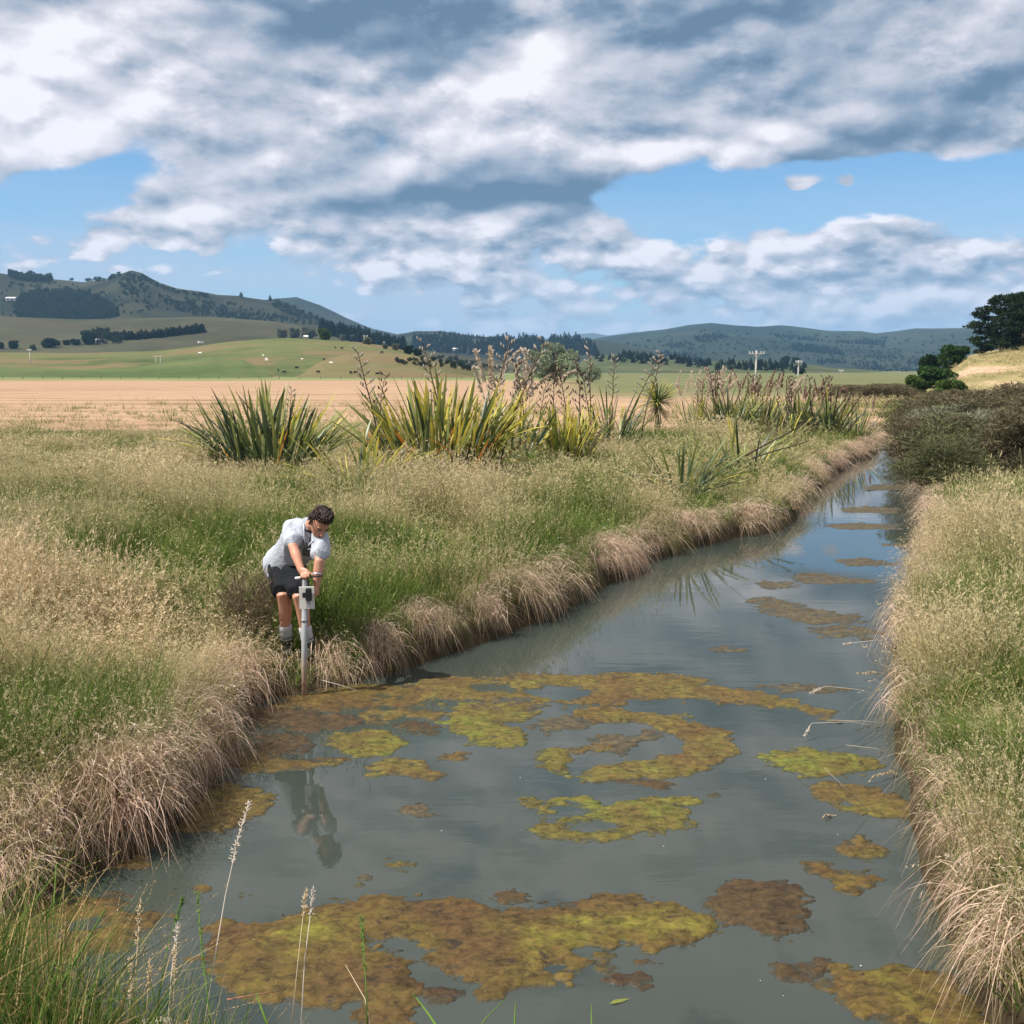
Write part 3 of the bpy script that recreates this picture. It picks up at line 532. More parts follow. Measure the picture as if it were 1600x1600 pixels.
# ------------------------------------------------------------------ grass: tuft meshes scattered with geometry nodes
def strips(P0, dirs, h, bend, wid, rnd, typ, segs=4, droop=0.0, face=None):
    """n tapered blades as one mesh. P0 (n,3) roots, dirs (n,2) lean, bend 0..1 lean amount. returns co, quads, tris, t, r, typ"""
    n = len(h); t = np.linspace(0, 1, segs + 1)[None, :]
    f = bend[:, None] * t ** 1.8; hor = h[:, None] * f
    up = h[:, None] * (t - 0.38 * bend[:, None] * t ** 2.2 - droop * t ** 3)
    cx = P0[:, 0:1] + dirs[:, 0:1] * hor; cy = P0[:, 1:2] + dirs[:, 1:2] * hor; cz = P0[:, 2:3] + up
    if face is None:
        a = rng.uniform(0, 2 * math.pi, n); face = np.stack([np.cos(a), np.sin(a)], -1)
    wt = wid[:, None] * (1 - t ** 1.6) * 0.5 + wid[:, None] * 0.04
    L = np.stack([cx - face[:, 0:1] * wt, cy - face[:, 1:2] * wt, cz], -1); Rr = np.stack([cx + face[:, 0:1] * wt, cy + face[:, 1:2] * wt, cz], -1)
    co = np.stack([L, Rr], 2).reshape(-1, 3); k = (segs + 1) * 2
    b = np.arange(n)[:, None] * k + np.arange(segs)[None, :] * 2; b = b.ravel()
    q = np.stack([b, b + 1, b + 3, b + 2], -1)
    tt = np.repeat(np.repeat(t, n, 0)[..., None], 2, 2).ravel(); rr = np.repeat(rnd, k); ty = np.repeat(typ, k)
    tips = np.stack([cx[:, -1], cy[:, -1], cz[:, -1]], -1); mids = np.stack([cx[:, -2], cy[:, -2], cz[:, -2]], -1)
    return co, q, tt, rr, ty, tips, mids
def heads(tips, mids, per, size, width, spread, rnd):
    """seed heads: short narrow flakes along the last part of a stem"""
    n = len(tips); s = rng.uniform(-0.1, 1.0, (n, per)); c = tips[:, None] + (mids - tips)[:, None] * (1 - s)[..., None] * 0.9
    d = rng.normal(0, 1, (n, per, 3)); d[..., 2] = d[..., 2] * 0.6 - 0.2; ax = (tips - mids); ax = ax / (np.linalg.norm(ax, axis=1, keepdims=True) + 1e-9)
    d = ax[:, None] * 1.1 + d * spread; d = d / np.linalg.norm(d, axis=2, keepdims=True)
    L = size * rng.uniform(0.6, 1.3, (n, per, 1)); e = c + d * L
    sd = np.cross(d, rng.normal(0, 1, (n, per, 3))); sd = sd / (np.linalg.norm(sd, axis=2, keepdims=True) + 1e-9) * width * 0.5; m_ = c + d * L * 0.45
    co = np.stack([c, m_ + sd, e, m_ - sd], 2).reshape(-1, 3); b = np.arange(n * per) * 4
    q = np.stack([b, b + 1, b + 2, b + 3], -1)
    return co, q, np.full(len(co), 0.9), np.repeat(np.repeat(rnd, per), 4), np.ones(len(co))
def tuft(name, n=30, rad=0.12, h=(0.25, 0.55), bend=(0.2, 0.8), wid=0.004, stems=6, sh=(0.5, 0.8), hs=0.018, hw=0.0035, per=12, out=0.6, only_x=False, segs=4, droop=0.0, spread=0.55, sw=0.0016):
    a = rng.uniform(0, 2 * math.pi, n); r_ = rad * np.sqrt(rng.uniform(0, 1, n)); P0 = np.stack([np.cos(a) * r_, np.sin(a) * r_, np.full(n, -0.04)], -1)
    la = a + rng.normal(0, 0.7, n) if not only_x else rng.normal(0, 0.55, n)
    dirs = np.stack([np.cos(la), np.sin(la)], -1); bn = rng.uniform(bend[0], bend[1], n); hh = rng.uniform(h[0], h[1], n)
    parts = [strips(P0, dirs, hh, bn, wid * rng.uniform(0.6, 1.3, n), rng.uniform(0, 1, n), np.zeros(n), segs, droop)[:5]]
    if stems:
        a = rng.uniform(0, 2 * math.pi, stems); r_ = rad * np.sqrt(rng.uniform(0, 1, stems)); P1 = np.stack([np.cos(a) * r_, np.sin(a) * r_, np.full(stems, -0.02)], -1)
        la = a + rng.normal(0, 0.6, stems) if not only_x else rng.normal(0, 0.5, stems); rd = rng.uniform(0, 1, stems)
        co, q, tt, rr, ty, tips, mids = strips(P1, np.stack([np.cos(la), np.sin(la)], -1), rng.uniform(sh[0], sh[1], stems), rng.uniform(0.15, 0.7, stems), np.full(stems, sw), rd, np.full(stems, 1.0), segs, droop * 0.6)
        parts.append((co, q, tt, rr, ty)); parts.append(heads(tips, mids, per, hs, hw, spread, rd))
    off = 0; C, Q, T, RR, TY = [], [], [], [], []
    for co, q, tt, rr, ty in parts:
        C.append(co); Q.append(q + off); off += len(co); T.append(tt); RR.append(rr); TY.append(ty)
    me = mesh_np(name, np.concatenate(C), np.concatenate(Q)); attr_f(me, 't', np.concatenate(T)); attr_f(me, 'r', np.concatenate(RR)); attr_f(me, 'ty', np.concatenate(TY)); return me

def grass_material(name, green, straw, seed, base=(0.10, 0.075, 0.036)):
    m, n = mat(name)
    tint = n.attr('tint', 'INSTANCER').outputs['Fac']; t = n.attr('t').outputs['Fac']; r_ = n.attr('r').outputs['Fac']; ty = n.attr('ty').outputs['Fac']
    f = n.m('ADD', tint, n.m('MULTIPLY', n.m('SUBTRACT', r_, 0.5), 0.75), clamp=True)
    f = n.step(f, 0.30, 0.70)
    g = n.mix(r_, green[0], green[1]); s = n.mix(r_, straw[0], straw[1])
    c = n.mix(f, g, s)
    c = n.mix(ty, c, n.mix(n.m('ADD', n.m('MULTIPLY', tint, 0.75), n.m('MULTIPLY', r_, 0.25)), seed[0], seed[1]))
    finish(n, leafy(n, c, 0.32)); return m
GM = grass_material('bank_grass', ((0.055, 0.112, 0.022), (0.165, 0.215, 0.045)), ((0.23, 0.20, 0.07), (0.46, 0.365, 0.18)), ((0.28, 0.275, 0.115), (0.62, 0.49, 0.31)))
TM = grass_material('thatch_grass', ((0.15, 0.15, 0.055), (0.27, 0.24, 0.10)), ((0.36, 0.22, 0.13), (0.78, 0.60, 0.47)), ((0.44, 0.36, 0.22), (0.68, 0.56, 0.43)))
FM = grass_material('verge_grass', ((0.045, 0.105, 0.022), (0.14, 0.185, 0.038)), ((0.34, 0.25, 0.09), (0.48, 0.34, 0.17)), ((0.42, 0.28, 0.11), (0.56, 0.44, 0.28)))
def collection(name, meshes, m):
    c = bpy.data.collections.new(name)
    for i, me in enumerate(meshes):
        me.materials.append(m); o = bpy.data.objects.new('%s_source_%02d' % (name, i), me); c.objects.link(o)
    return c
near_c = collection('grass_tufts', [tuft('tuft', 24, 0.13, (0.18, 0.42), (0.3, 1.0), 0.0078, 2, (0.34, 0.54), 0.024, 0.0052, 8, spread=0.7) for _ in range(3)] +
    [tuft('tuft', 16, 0.13, (0.18, 0.42), (0.3, 1.1), 0.0070, 6, (0.34, 0.56), 0.024, 0.0054, 9, spread=0.75) for _ in range(4)] +
    [tuft('tuft', 13, 0.14, (0.18, 0.40), (0.5, 1.2), 0.0062, 9, (0.32, 0.56), 0.024, 0.0056, 10, spread=0.8) for _ in range(3)], GM)
mid_c = collection('middle_tufts', [tuft('tuft', 20, 0.16, (0.18, 0.42), (0.3, 1.0), 0.0085, 2, (0.34, 0.54), 0.036, 0.0078, 5, segs=3, spread=0.75, sw=0.002) for _ in range(3)] +
    [tuft('tuft', 14, 0.16, (0.18, 0.42), (0.3, 1.1), 0.0075, 7, (0.34, 0.56), 0.036, 0.0080, 6, segs=3, spread=0.8, sw=0.002) for _ in range(4)] +
    [tuft('tuft', 10, 0.17, (0.18, 0.40), (0.5, 1.2), 0.0070, 10, (0.32, 0.56), 0.036, 0.0082, 6, segs=3, spread=0.85, sw=0.002) for _ in range(3)], GM)
far_c = collection('far_tufts', [tuft('tuft', 16, 0.24, (0.16, 0.40), (0.3, 1.0), 0.016, 2, (0.32, 0.50), 0.065, 0.015, 4, segs=3, sw=0.004, spread=0.8) for _ in range(3)] +
    [tuft('tuft', 10, 0.24, (0.16, 0.40), (0.4, 1.1), 0.014, 9, (0.32, 0.52), 0.065, 0.016, 5, segs=3, sw=0.004, spread=0.85) for _ in range(4)], GM)
hang_c = collection('thatch_tufts', [tuft('thatch', 32, 0.14, (0.24, 0.62), (0.35, 0.95), 0.0062, 3, (0.4, 0.7), 0.022, 0.0050, 9, only_x=True, segs=6, droop=1.15) for _ in range(4)] +
    [tuft('thatch', 28, 0.16, (0.25, 0.55), (0.3, 1.0), 0.0060, 5, (0.4, 0.65), 0.022, 0.0050, 9, only_x=True, segs=5, droop=0.55) for _ in range(2)], TM)
verge_c = collection('verge_tufts', [tuft('verge', 18, 0.10, (0.35, 0.90), (0.1, 0.75), 0.0072, 0, (0.7, 1.0), 0.016, 0.004, 14, segs=6, spread=0.3) for _ in range(3)] +
    [tuft('verge', 12, 0.10, (0.3, 0.8), (0.1, 0.6), 0.0062, 2, (0.6, 1.05), 0.010, 0.0032, 24, segs=6, spread=0.28) for _ in range(2)], FM)

def scatter(name, pts, rot, scl, tint, idx, coll, label, cat='grass'):
    me = bpy.data.meshes.new(name); me.vertices.add(len(pts)); me.vertices.foreach_set('co', np.asarray(pts, np.float32).ravel())
    a = me.attributes.new('rot', 'FLOAT_VECTOR', 'POINT'); a.data.foreach_set('vector', np.asarray(rot, np.float32).ravel())
    a = me.attributes.new('scl', 'FLOAT_VECTOR', 'POINT'); a.data.foreach_set('vector', np.asarray(scl, np.float32).ravel())
    attr_f(me, 'tint', tint)
    a = me.attributes.new('idx', 'INT', 'POINT'); a.data.foreach_set('value', np.asarray(idx, np.int32))
    o = link(name, me); tag(o, label, cat, None, 'stuff')
    ng = bpy.data.node_groups.new(name + '_nodes', 'GeometryNodeTree')
    ng.interface.new_socket('Geometry', in_out='INPUT', socket_type='NodeSocketGeometry'); ng.interface.new_socket('Geometry', in_out='OUTPUT', socket_type='NodeSocketGeometry')
    N = ng.nodes; Lk = ng.links.new; gi = N.new('NodeGroupInput'); go = N.new('NodeGroupOutput')
    ci = N.new('GeometryNodeCollectionInfo'); ci.inputs['Collection'].default_value = coll; ci.inputs['Separate Children'].default_value = True; ci.inputs['Reset Children'].default_value = True
    ip = N.new('GeometryNodeInstanceOnPoints'); ip.inputs['Pick Instance'].default_value = True
    def na(nm, dt):
        q = N.new('GeometryNodeInputNamedAttribute'); q.data_type = dt; q.inputs['Name'].default_value = nm; return q.outputs['Attribute']
    Lk(gi.outputs[0], ip.inputs['Points']); Lk(ci.outputs[0], ip.inputs['Instance']); Lk(na('idx', 'INT'), ip.inputs['Instance Index'])
    Lk(na('rot', 'FLOAT_VECTOR'), ip.inputs['Rotation']); Lk(na('scl', 'FLOAT_VECTOR'), ip.inputs['Scale']); Lk(ip.outputs[0], go.inputs[0])
    md = o.modifiers.new('scatter', 'NODES'); md.node_group = ng
    return o
# where the grass is lush and where it has dried: patches read off the place
def W0(u, v, z=0.85): return on_z(u, v, z)[:2]
LUSH = [(W0(560, 890), 0.9, 0.95), (W0(640, 960, .6), 0.7, 0.8), (W0(60, 840), 1.1, 0.8), (W0(180, 860), 1.2, 0.7), (W0(30, 1060, .75), 0.5, 0.8), (W0(160, 1090, .7), 0.5, 0.6), (W0(120, 1010, .75), .5, .55), (W0(330, 830), 1.2, 0.5), (W0(860, 820), 1.6, 0.6), (W0(720, 850), 1.2, 0.6), (W0(540, 770), 1.5, 0.35), (W0(1080, 780), 2.0, 0.4), (W0(1340, 695, .6), 1.0, .5), (W0(1310, 735, .6), 1.2, .35),
        (W0(1560, 1100), 0.7, 0.75), (W0(1500, 1340, .7), .35, 0.7), (W0(1590, 1200), .5, .6), (W0(1540, 900), 1.0, 0.4), (W0(1580, 1500, .8), .3, 0.7), (W0(1480, 1130, .7), .5, .5), (W0(1470, 900, .7), .7, .4), (W0(1570, 1000), .6, .5), (W0(1590, 1380), .4, .6), (W0(1450, 1490, .5), .3, .4)]
DRY = [(W0(180, 950, .75), 0.9, 0.6), (W0(90, 930), .8, .5), (W0(300, 1000, .6), 0.8, 0.6), (W0(20, 880), .5, .5), (W0(700, 760), 3.0, 0.25), (W0(100, 720), 5.0, 0.30), (W0(1520, 800), 2.0, 0.3), (W0(1500, 1010), 0.8, 0.45), (W0(1440, 1250, .5), .5, .55), (W0(250, 1180, .5), .7, .6), (W0(50, 1290, .4), .5, .6), (W0(380, 960, .6), .4, .5), (W0(1460, 1420, .5), .3, .4)]
def tint_at(x, y):
    t = 0.25 + (fbm(x * 0.9, y * 0.6, 5, 77, 0.65) - 0.5) * 2.3
    t = t - 0.16 * ss(x - np.interp(y, [3, 8, 16, 26, 40], [0, 0.6, 4, 8, 11.5]), 0.0, 0.5)
    t = t + (fbm(x * 3.1, y * 2.2, 3, 78, 0.7) - 0.5) * 0.75
    for (c, r_, k) in LUSH: t = t - 0.55 * k * np.exp(-((x - c[0]) ** 2 + ((y - c[1]) * 0.8) ** 2) / r_ ** 2)
    for (c, r_, k) in DRY: t = t + k * np.exp(-((x - c[0]) ** 2 + ((y - c[1]) * 0.8) ** 2) / r_ ** 2)
    return t
CLEAR = [(-1.90, 8.42, 0.15), (-1.72, 8.32, 0.17), (-1.68, 7.96, 0.14)]     # feet, pole
def cull(x, y): # keep off the man's feet and the pole
    k = np.ones(len(x), bool)
    for (cx, cy, r_) in CLEAR: k &= (x - cx) ** 2 + (y - cy) ** 2 > r_ ** 2
    return k
def polar(n, y0, y1, amax=0.66, pw=2.0):
    y = (y0 ** (2 - pw) + rng.uniform(0, 1, n) * (y1 ** (2 - pw) - y0 ** (2 - pw))) ** (1 / (2 - pw)) if pw != 2 else y0 * (y1 / y0) ** rng.uniform(0, 1, n)
    return rng.uniform(-amax, amax, n) * (y + 1.0), y
# near and middle banks
x, y = polar(26000, 2.6, 15.5, 0.68, 1.1); d = sdist(x, y); k = (d > 0.02) & cull(x, y) & (rng.uniform(0, 1, len(x)) < 0.35 + 1.1 * ss(fbm(x * 1.5, y * 1.1, 3, 61), 0.28, 0.55)) & ~((y < 3.9) & (x < 1.5)); x, y, d = x[k], y[k], d[k]
z = H_ground(x, y, d); tn = tint_at(x, y) + 0.25 * ss(-d, -0.6, -0.1); N_ = len(x)
lump = fbm(x * 1.5, y * 1.1, 3, 61); sc = rng.uniform(0.65, 1.25, N_) * (0.62 + 0.38 * ss(d, 0.1, 0.9)); hz = sc * (0.42 + 1.15 * ss(lump, 0.22, 0.75)) * rng.choice([1.0, 1.0, 1.0, 1.35], N_) * (1 - 0.35 * np.exp(-((x + 1.9) ** 2 + (y - 8.3) ** 2) / 0.30))
wild = np.clip(tn + rng.normal(0, 0.16, N_), 0, 1); idx = np.where(wild < 0.28, rng.integers(0, 3, N_), np.where(wild < 0.62, rng.integers(2, 7, N_), rng.integers(5, 10, N_)))
left = x < np.interp(y, [3, 8, 16, 26, 40], [0, 0.6, 4, 8, 11.5])
rot = np.stack([rng.normal(0, 0.10, N_), rng.normal(0.05, 0.10, N_), rng.uniform(0, 6.283, N_)], -1)
close = y < 7.0
for side, cl_, lb in ((left & close, near_c, 'long seeding grass, green and straw, on the near left bank'), (~left & close, near_c, 'long seeding grass, green and straw, on the near right bank'),
        (left & ~close, mid_c, 'seeding grass around the man on the middle left bank'), (~left & ~close, mid_c, 'seeding grass on the middle right bank before the dark shrubs')):
    scatter('bank_grass', np.stack([x, y, z], -1)[side], rot[side], np.stack([sc, sc, hz], -1)[side], tn[side], idx[side], cl_, lb)
# further up the banks
x, y = polar(30000, 15.0, 58, 0.66, 1.3); d = sdist(x, y); fld = (x < 0.18 * y) & (y > 30 + (fbm(x * 0.2, y * 0.2, 3, 8) - .5) * 6)
k = (d > 0.05) & (~fld | (rng.uniform(0, 1, len(x)) < 0.06)); x, y, d = x[k], y[k], d[k]; z = H_ground(x, y, d); N_ = len(x); tn = tint_at(x, y) + 0.05 * ss(y, 18, 30)
sc = rng.uniform(0.6, 1.15, N_) * (0.65 + 0.35 * ss(d, 0.1, 0.9)) * (0.6 + 0.7 * ss(fbm(x * 0.8, y * 0.5, 3, 62), 0.25, 0.75)); wild = np.clip(tn + rng.normal(0, 0.18, N_), 0, 1); idx = np.where(wild < 0.34, rng.integers(0, 3, N_), rng.integers(3, 7, N_))
left = x < np.interp(y, [3, 8, 16, 26, 40], [0, 0.6, 4, 8, 11.5]); rot = np.stack([rng.normal(0, 0.1, N_), rng.normal(0, 0.1, N_), rng.uniform(0, 6.283, N_)], -1)
for side, lb in ((left, 'paler seeding grass further back on the left bank around the flax'), (~left, 'paler seeding grass further back along the right bank')):
    scatter('distant_grass', np.stack([x, y, z], -1)[side], rot[side], np.stack([sc, sc, sc], -1)[side], tn[side], idx[side], far_c, lb)
# dead thatch that hangs over the water's edge
seg = []
for poly in (LEFT[1:-2], RIGHT[2:-6]):
    a = np.array(poly)
    for i in range(len(a) - 1):
        L = np.linalg.norm(a[i + 1] - a[i]); mid = (a[i] + a[i + 1]) / 2; dist = max(4.0, np.hypot(*mid)); cnt = max(2, int(L * 78 * min(1, 9.0 / dist)))
        nc_ = max(1, int(L / 0.30)); s = ((rng.integers(0, nc_, cnt) + 0.5 + rng.normal(0, 0.20, cnt)) / nc_)[:, None] * 0.75 + rng.uniform(0, 1, cnt)[:, None] * 0.25; q = a[i] + (a[i + 1] - a[i]) * s; t = (a[i + 1] - a[i]) / (L + 1e-9)
        nrm = np.array([t[1], -t[0]]); test = sdist(mid[0] + nrm[0] * 0.05, mid[1] + nrm[1] * 0.05)
        if test > 0: nrm = -nrm                      # nrm points to the water
        back = (0.03 + 0.33 * rng.uniform(0, 1, cnt) ** 1.3)[:, None]; q = q - nrm * back
        seg.append(np.concatenate([q, np.full((cnt, 1), math.atan2(nrm[1], nrm[0]))], 1))
sg = np.concatenate(seg); x, y, an = sg.T; d = sdist(x, y); k = (d > -0.05) & cull(x, y) & (y > 3.6) & ((x < 1.2 + 0.12 * y) | (rng.uniform(0, 1, len(x)) < 0.6)) & ((fbm(x * 2.2, y * 2.2, 3, 66) > 0.43) | (rng.uniform(0, 1, len(x)) < 0.30)) & ((x + 1.75) ** 2 + (y - 8.02) ** 2 > 0.26 ** 2); x, y, an, d = x[k], y[k], an[k], d[k]; N_ = len(x)
lump = ss(fbm(x * 1.7, y * 1.7, 3, 55), 0.2, 0.75)
z = H_ground(x, y, d) - 0.02; sc = rng.uniform(0.55, 1.0, N_) * (0.50 + 0.72 * lump) * np.where(x > 1.2 + 0.12 * y, 0.85, 1.0)
wide = 1 + 0.045 * np.maximum(0, y - 8)
rot = np.stack([rng.normal(0, 0.14, N_), rng.normal(0.10, 0.16, N_), an + rng.normal(0, 0.55, N_)], -1); tn = 0.64 + (fbm(x * 1.3, y * 1.3, 3, 99) - 0.5) * 1.7 + rng.normal(0, 0.16, N_)
left = x < np.interp(y, [3, 8, 16, 26, 40], [0, 0.6, 4, 8, 11.5]); idx = rng.integers(0, 6, N_)
for side, lb in ((left, 'dead pinkish straw hanging over the left water edge'), (~left, 'dead pale straw hanging over the right water edge')):
    scatter('dead_straw', np.stack([x, y, z], -1)[side], rot[side], np.stack([sc * wide, sc * wide, sc], -1)[side], tn[side], idx[side], hang_c, lb, 'dead grass')
# rank green grass on the verge at the photographer's feet
x = np.concatenate([-0.75 - 2.6 * rng.uniform(0, 1, 1000) ** 0.8, rng.uniform(-1.6, 0.35, 40)]); y = np.concatenate([rng.uniform(2.55, 3.45, 1000), rng.uniform(2.3, 2.95, 40)]); y = y - 0.12 * np.maximum(0, x + 2.0); d = sdist(x, y); k = (d > -0.05) & (y > 2.2); x, y = x[k], y[k]; N_ = len(x)
sc = rng.uniform(0.6, 1.12, N_) * (0.45 + 0.55 * ss(-x, 0.5, 1.9)); scatter('verge_grass', np.stack([x, y, H_ground(x, y)], -1), np.stack([rng.normal(0, 0.14, N_), rng.normal(0.0, 0.14, N_), rng.uniform(0, 6.28, N_)], -1), np.stack([sc] * 3, -1), 0.16 + rng.normal(0, 0.2, N_), rng.integers(0, 5, N_), verge_c, 'rank green blades and ripe seed heads on the near verge')

# ------------------------------------------------------------------ flax bushes: every long leaf is a part
def leaf_mat(name, a, b, gloss=0.025, trans=0.38, tip=None):
    m, n = mat(name); p = n.new('ShaderNodeTexCoord').outputs['Object']; rnd = n.new('ShaderNodeObjectInfo').outputs['Random']
    st = n.noise(n.v('MULTIPLY', p, (60, 60, 2.0)), 1.0, 3); c = n.mix(n.m('ADD', n.m('MULTIPLY', rnd, 0.7), n.m('MULTIPLY', st, 0.3)), a, b)
    if tip: c = n.mix(n.step(n.m('ADD', n.sep(p)[2], n.m('MULTIPLY', n.m('SUBTRACT', rnd, 0.5), 0.6)), 0.30, 0.85), c, tip)
    finish(n, leafy(n, c, trans, gloss)); return m
FL = {'green': leaf_mat('flax_green', (0.060, 0.095, 0.045), (0.16, 0.20, 0.065), tip=(0.24, 0.26, 0.075)), 'yellow': leaf_mat('flax_yellow', (0.15, 0.19, 0.040), (0.38, 0.37, 0.07), tip=(0.55, 0.46, 0.075)),
      'dead': leaf_mat('flax_dead', (0.38, 0.13, 0.022), (0.55, 0.27, 0.06), 0.0), 'straw': leaf_mat('flax_straw', (0.36, 0.28, 0.16), (0.52, 0.42, 0.27), 0.0), 'dark': leaf_mat('flax_dark', (0.028, 0.048, 0.028), (0.07, 0.095, 0.05))}
def leaf_mesh(curve, fold=0.30, width=0.034, segs=7, kink=None):
    """a strap leaf of unit length growing up +Z and arching towards +X, folded along its keel"""
    co, q = [], []; th = 0.0; x = z = 0.0; ds = 1.0 / segs
    for i in range(segs + 1):
        t = i / segs; wv = width * (0.55 + 0.9 * t - 1.45 * max(0, t - 0.30) ** 1.25) ; wv = max(wv, 0.0012) * (1.0 if t < 0.98 else 0.15)
        nx, nz = math.cos(th), -math.sin(th)
        co += [(x + nx * fold * wv, -wv, z + nz * fold * wv), (x, 0, z), (x + nx * fold * wv, wv, z + nz * fold * wv)]
        th += curve * (0.4 + 1.3 * t) * ds
        if kink and abs(t - kink[0]) < ds * 0.5: th += kink[1]
        x += math.sin(th) * ds; z += math.cos(th) * ds
    for i in range(segs):
        b = i * 3; q += [(b, b + 1, b + 4, b + 3), (b + 1, b + 2, b + 5, b + 4)]
    return co, q
LEAFM = {}
for km, mm in FL.items():
    LEAFM[km] = []
    for j, (cv, kk) in enumerate([(0.05, None), (0.18, None), (0.35, None), (0.55, None), (0.80, None), (0.45, (0.57, 1.2)), (0.3, (0.43, 1.7))]):
        co, q = leaf_mesh(cv, 0.25 + 0.05 * (j % 3), 0.0155 + 0.002 * (j % 4), 7, kk); me = mesh_np('leaf', co, np.array(q), True); me.materials.append(mm); LEAFM[km].append(me)
stalk_m = plain('flax_stalk', (0.085, 0.060, 0.045), 0.8, 0.1, 0.3, 9); pod_m = plain('flax_pod', (0.30, 0.26, 0.22), 0.8, 0.1, 0.5, 14); pod_d = plain('flax_pod_dark', (0.075, 0.042, 0.032), 0.8, 0.1, 0.4, 14)
def tube(pts, rad, seg=6, close=True):
    pts = [Vector(p) for p in pts]; co, q = [], []
    for i, p in enumerate(pts):
        t = (pts[min(i + 1, len(pts) - 1)] - pts[max(i - 1, 0)]).normalized(); a = t.orthogonal().normalized() if i == 0 else (a - t * a.dot(t)).normalized(); b = t.cross(a)
        for k in range(seg):
            w_ = 2 * math.pi * k / seg; co.append(p + (a * math.cos(w_) + b * math.sin(w_)) * rad[i])
    for i in range(len(pts) - 1):
        for k in range(seg): q.append((i * seg + k, i * seg + (k + 1) % seg, (i + 1) * seg + (k + 1) % seg, (i + 1) * seg + k))
    caps = [tuple(range(seg))[::-1], tuple((len(pts) - 1) * seg + k for k in range(seg))] if close else []
    return co, q, caps
def join_tubes(name, tubes):
    co, fs = [], []
    for c, q, cp in tubes:
        o = len(co); co += [tuple(v) for v in c]; fs += [tuple(i + o for i in f) for f in q] + [tuple(i + o for i in f) for f in cp]
    me = bpy.data.meshes.new(name); me.from_pydata(co, [], fs); me.update()
    for p_ in me.polygons: p_.use_smooth = True
    return me
def flower_stalk(h, lean, rs, dark=False):
    """a flax flower stem: slender, kinked, with up-turned pods on short side branches near its top"""
    r_ = random.Random(rs); pts = []; x = y = 0; n_ = 9
    for i in range(n_):
        t = i / (n_ - 1); pts.append((lean * h * t * (0.5 + 0.5 * t) + r_.uniform(-.02, .02) * h * .5, r_.uniform(-.02, .02) * h * .5, h * t))
    tb = [tube(pts, [0.009 * (1 - 0.65 * i / (n_ - 1)) for i in range(n_)])]; pods = []
    for j in range(13):
        t = 0.56 + 0.44 * j / 12; i = min(n_ - 2, int(t * (n_ - 1))); f = t * (n_ - 1) - i
        b = Vector(pts[i]).lerp(Vector(pts[i + 1]), f); s = 1 if j % 2 else -1; az_ = r_.uniform(-0.9, 0.9); L = 0.055 * h * (1.25 - 0.6 * (t - .56) / .44)
        e = b + Vector((s * math.cos(az_) * L, math.sin(az_) * L, L * r_.uniform(.3, .8))); tb.append(tube([b, e], [0.0035, 0.0025], 4))
        for m_ in range(2):
            d = Vector((s * math.cos(az_) * .35 + r_.uniform(-.4, .4), math.sin(az_) * .4, 1)).normalized(); p0 = b.lerp(e, 1 - 0.4 * m_); pl = r_.uniform(.028, .042)
            pods.append(tube([p0, p0 + d * pl * .3, p0 + d * pl * .75, p0 + d * pl], [0.003, 0.0065, 0.006, 0.0015], 5))
    a = join_tubes('flower_stalk', tb); a.materials.append(stalk_m); b_ = join_tubes('seed_pod', pods); b_.materials.append(pod_d if dark else pod_m); return a, b_
STALKS = [flower_stalk(1.0, l, i, d) for i, (l, d) in enumerate([(0.05, 0), (0.25, 0), (-0.2, 0), (0.4, 0), (0.1, 1), (-0.12, 1)])]
def copy_mesh_obj(me, name, parent, loc, rot, sc):
    o = bpy.data.objects.new(name, me); COL.objects.link(o); o.parent = parent; o.location = loc; o.rotation_euler = rot; o.scale = (sc, sc, sc) if not isinstance(sc, tuple) else sc; return o
def flax(u, v, dist, n_, h, width, mix_, label, stalks=(), lean=0.0, seed=1, group='flax bushes on the left bank', loose=1.0, category='flax'):
    """u,v: where the base shows; mix_: chances of leaf colours"""
    r_ = random.Random(seed); q = on_y(u, v, dist); gz_ = float(H_ground(np.array([q.x]), np.array([dist]))[0])
    root = empty('flax_bush', (q.x, dist, gz_ - 0.03)); tag(root, label, category, group)
    keys = list(mix_); wts = [mix_[k_] for k_ in keys]
    for i in range(n_):
        fx = r_.uniform(-1, 1); px_ = fx * width * 0.30; py_ = r_.uniform(-1, 1) * width * 0.20
        kd = r_.choices(keys, wts)[0]
        if kd == 'yellow' and lean == 0 and fx < -0.35 and r_.random() < 0.65: kd = 'green'
        tilt = abs(r_.gauss(0, 0.20)) * loose + 0.42 * abs(fx) * loose; azm = math.atan2(r_.gauss(0, 0.7), fx * 1.4 + r_.gauss(0, 0.45)); L = h * r_.uniform(0.62, 1.12) * (1 - 0.10 * abs(fx))
        j = r_.choices(range(7), [5, 5, 4, 2.5, 1.2, 0.7, 0.4] if kd != 'dead' else [1, 2, 3, 3, 3, 3, 2])[0]
        if kd == 'dead': tilt += 0.25; L *= 0.75
        M = Matrix.Rotation(azm, 3, 'Z') @ Matrix.Rotation(min(tilt, 1.25), 3, 'Y') @ Matrix.Rotation(r_.uniform(-0.7, 0.7), 3, 'Z')
        copy_mesh_obj(LEAFM[kd][j], 'leaf', root, (px_, py_, 0), M.to_euler(), (L * 1.25, L * 1.25, L))
    for (dx, hh, k_, rz) in stalks:
        a, b = STALKS[k_]; s = copy_mesh_obj(a, 'flower_stalk', root, (dx, r_.uniform(-.1, .3), 0.0), (0, 0, rz), hh); copy_mesh_obj(b, 'seed_pods', s, (0, 0, 0), (0, 0, 0), 1.0)['kind'] = 'stuff'
    return root
GY = {'green': 5, 'yellow': 1.6, 'dark': 2.6, 'dead': 0.35}
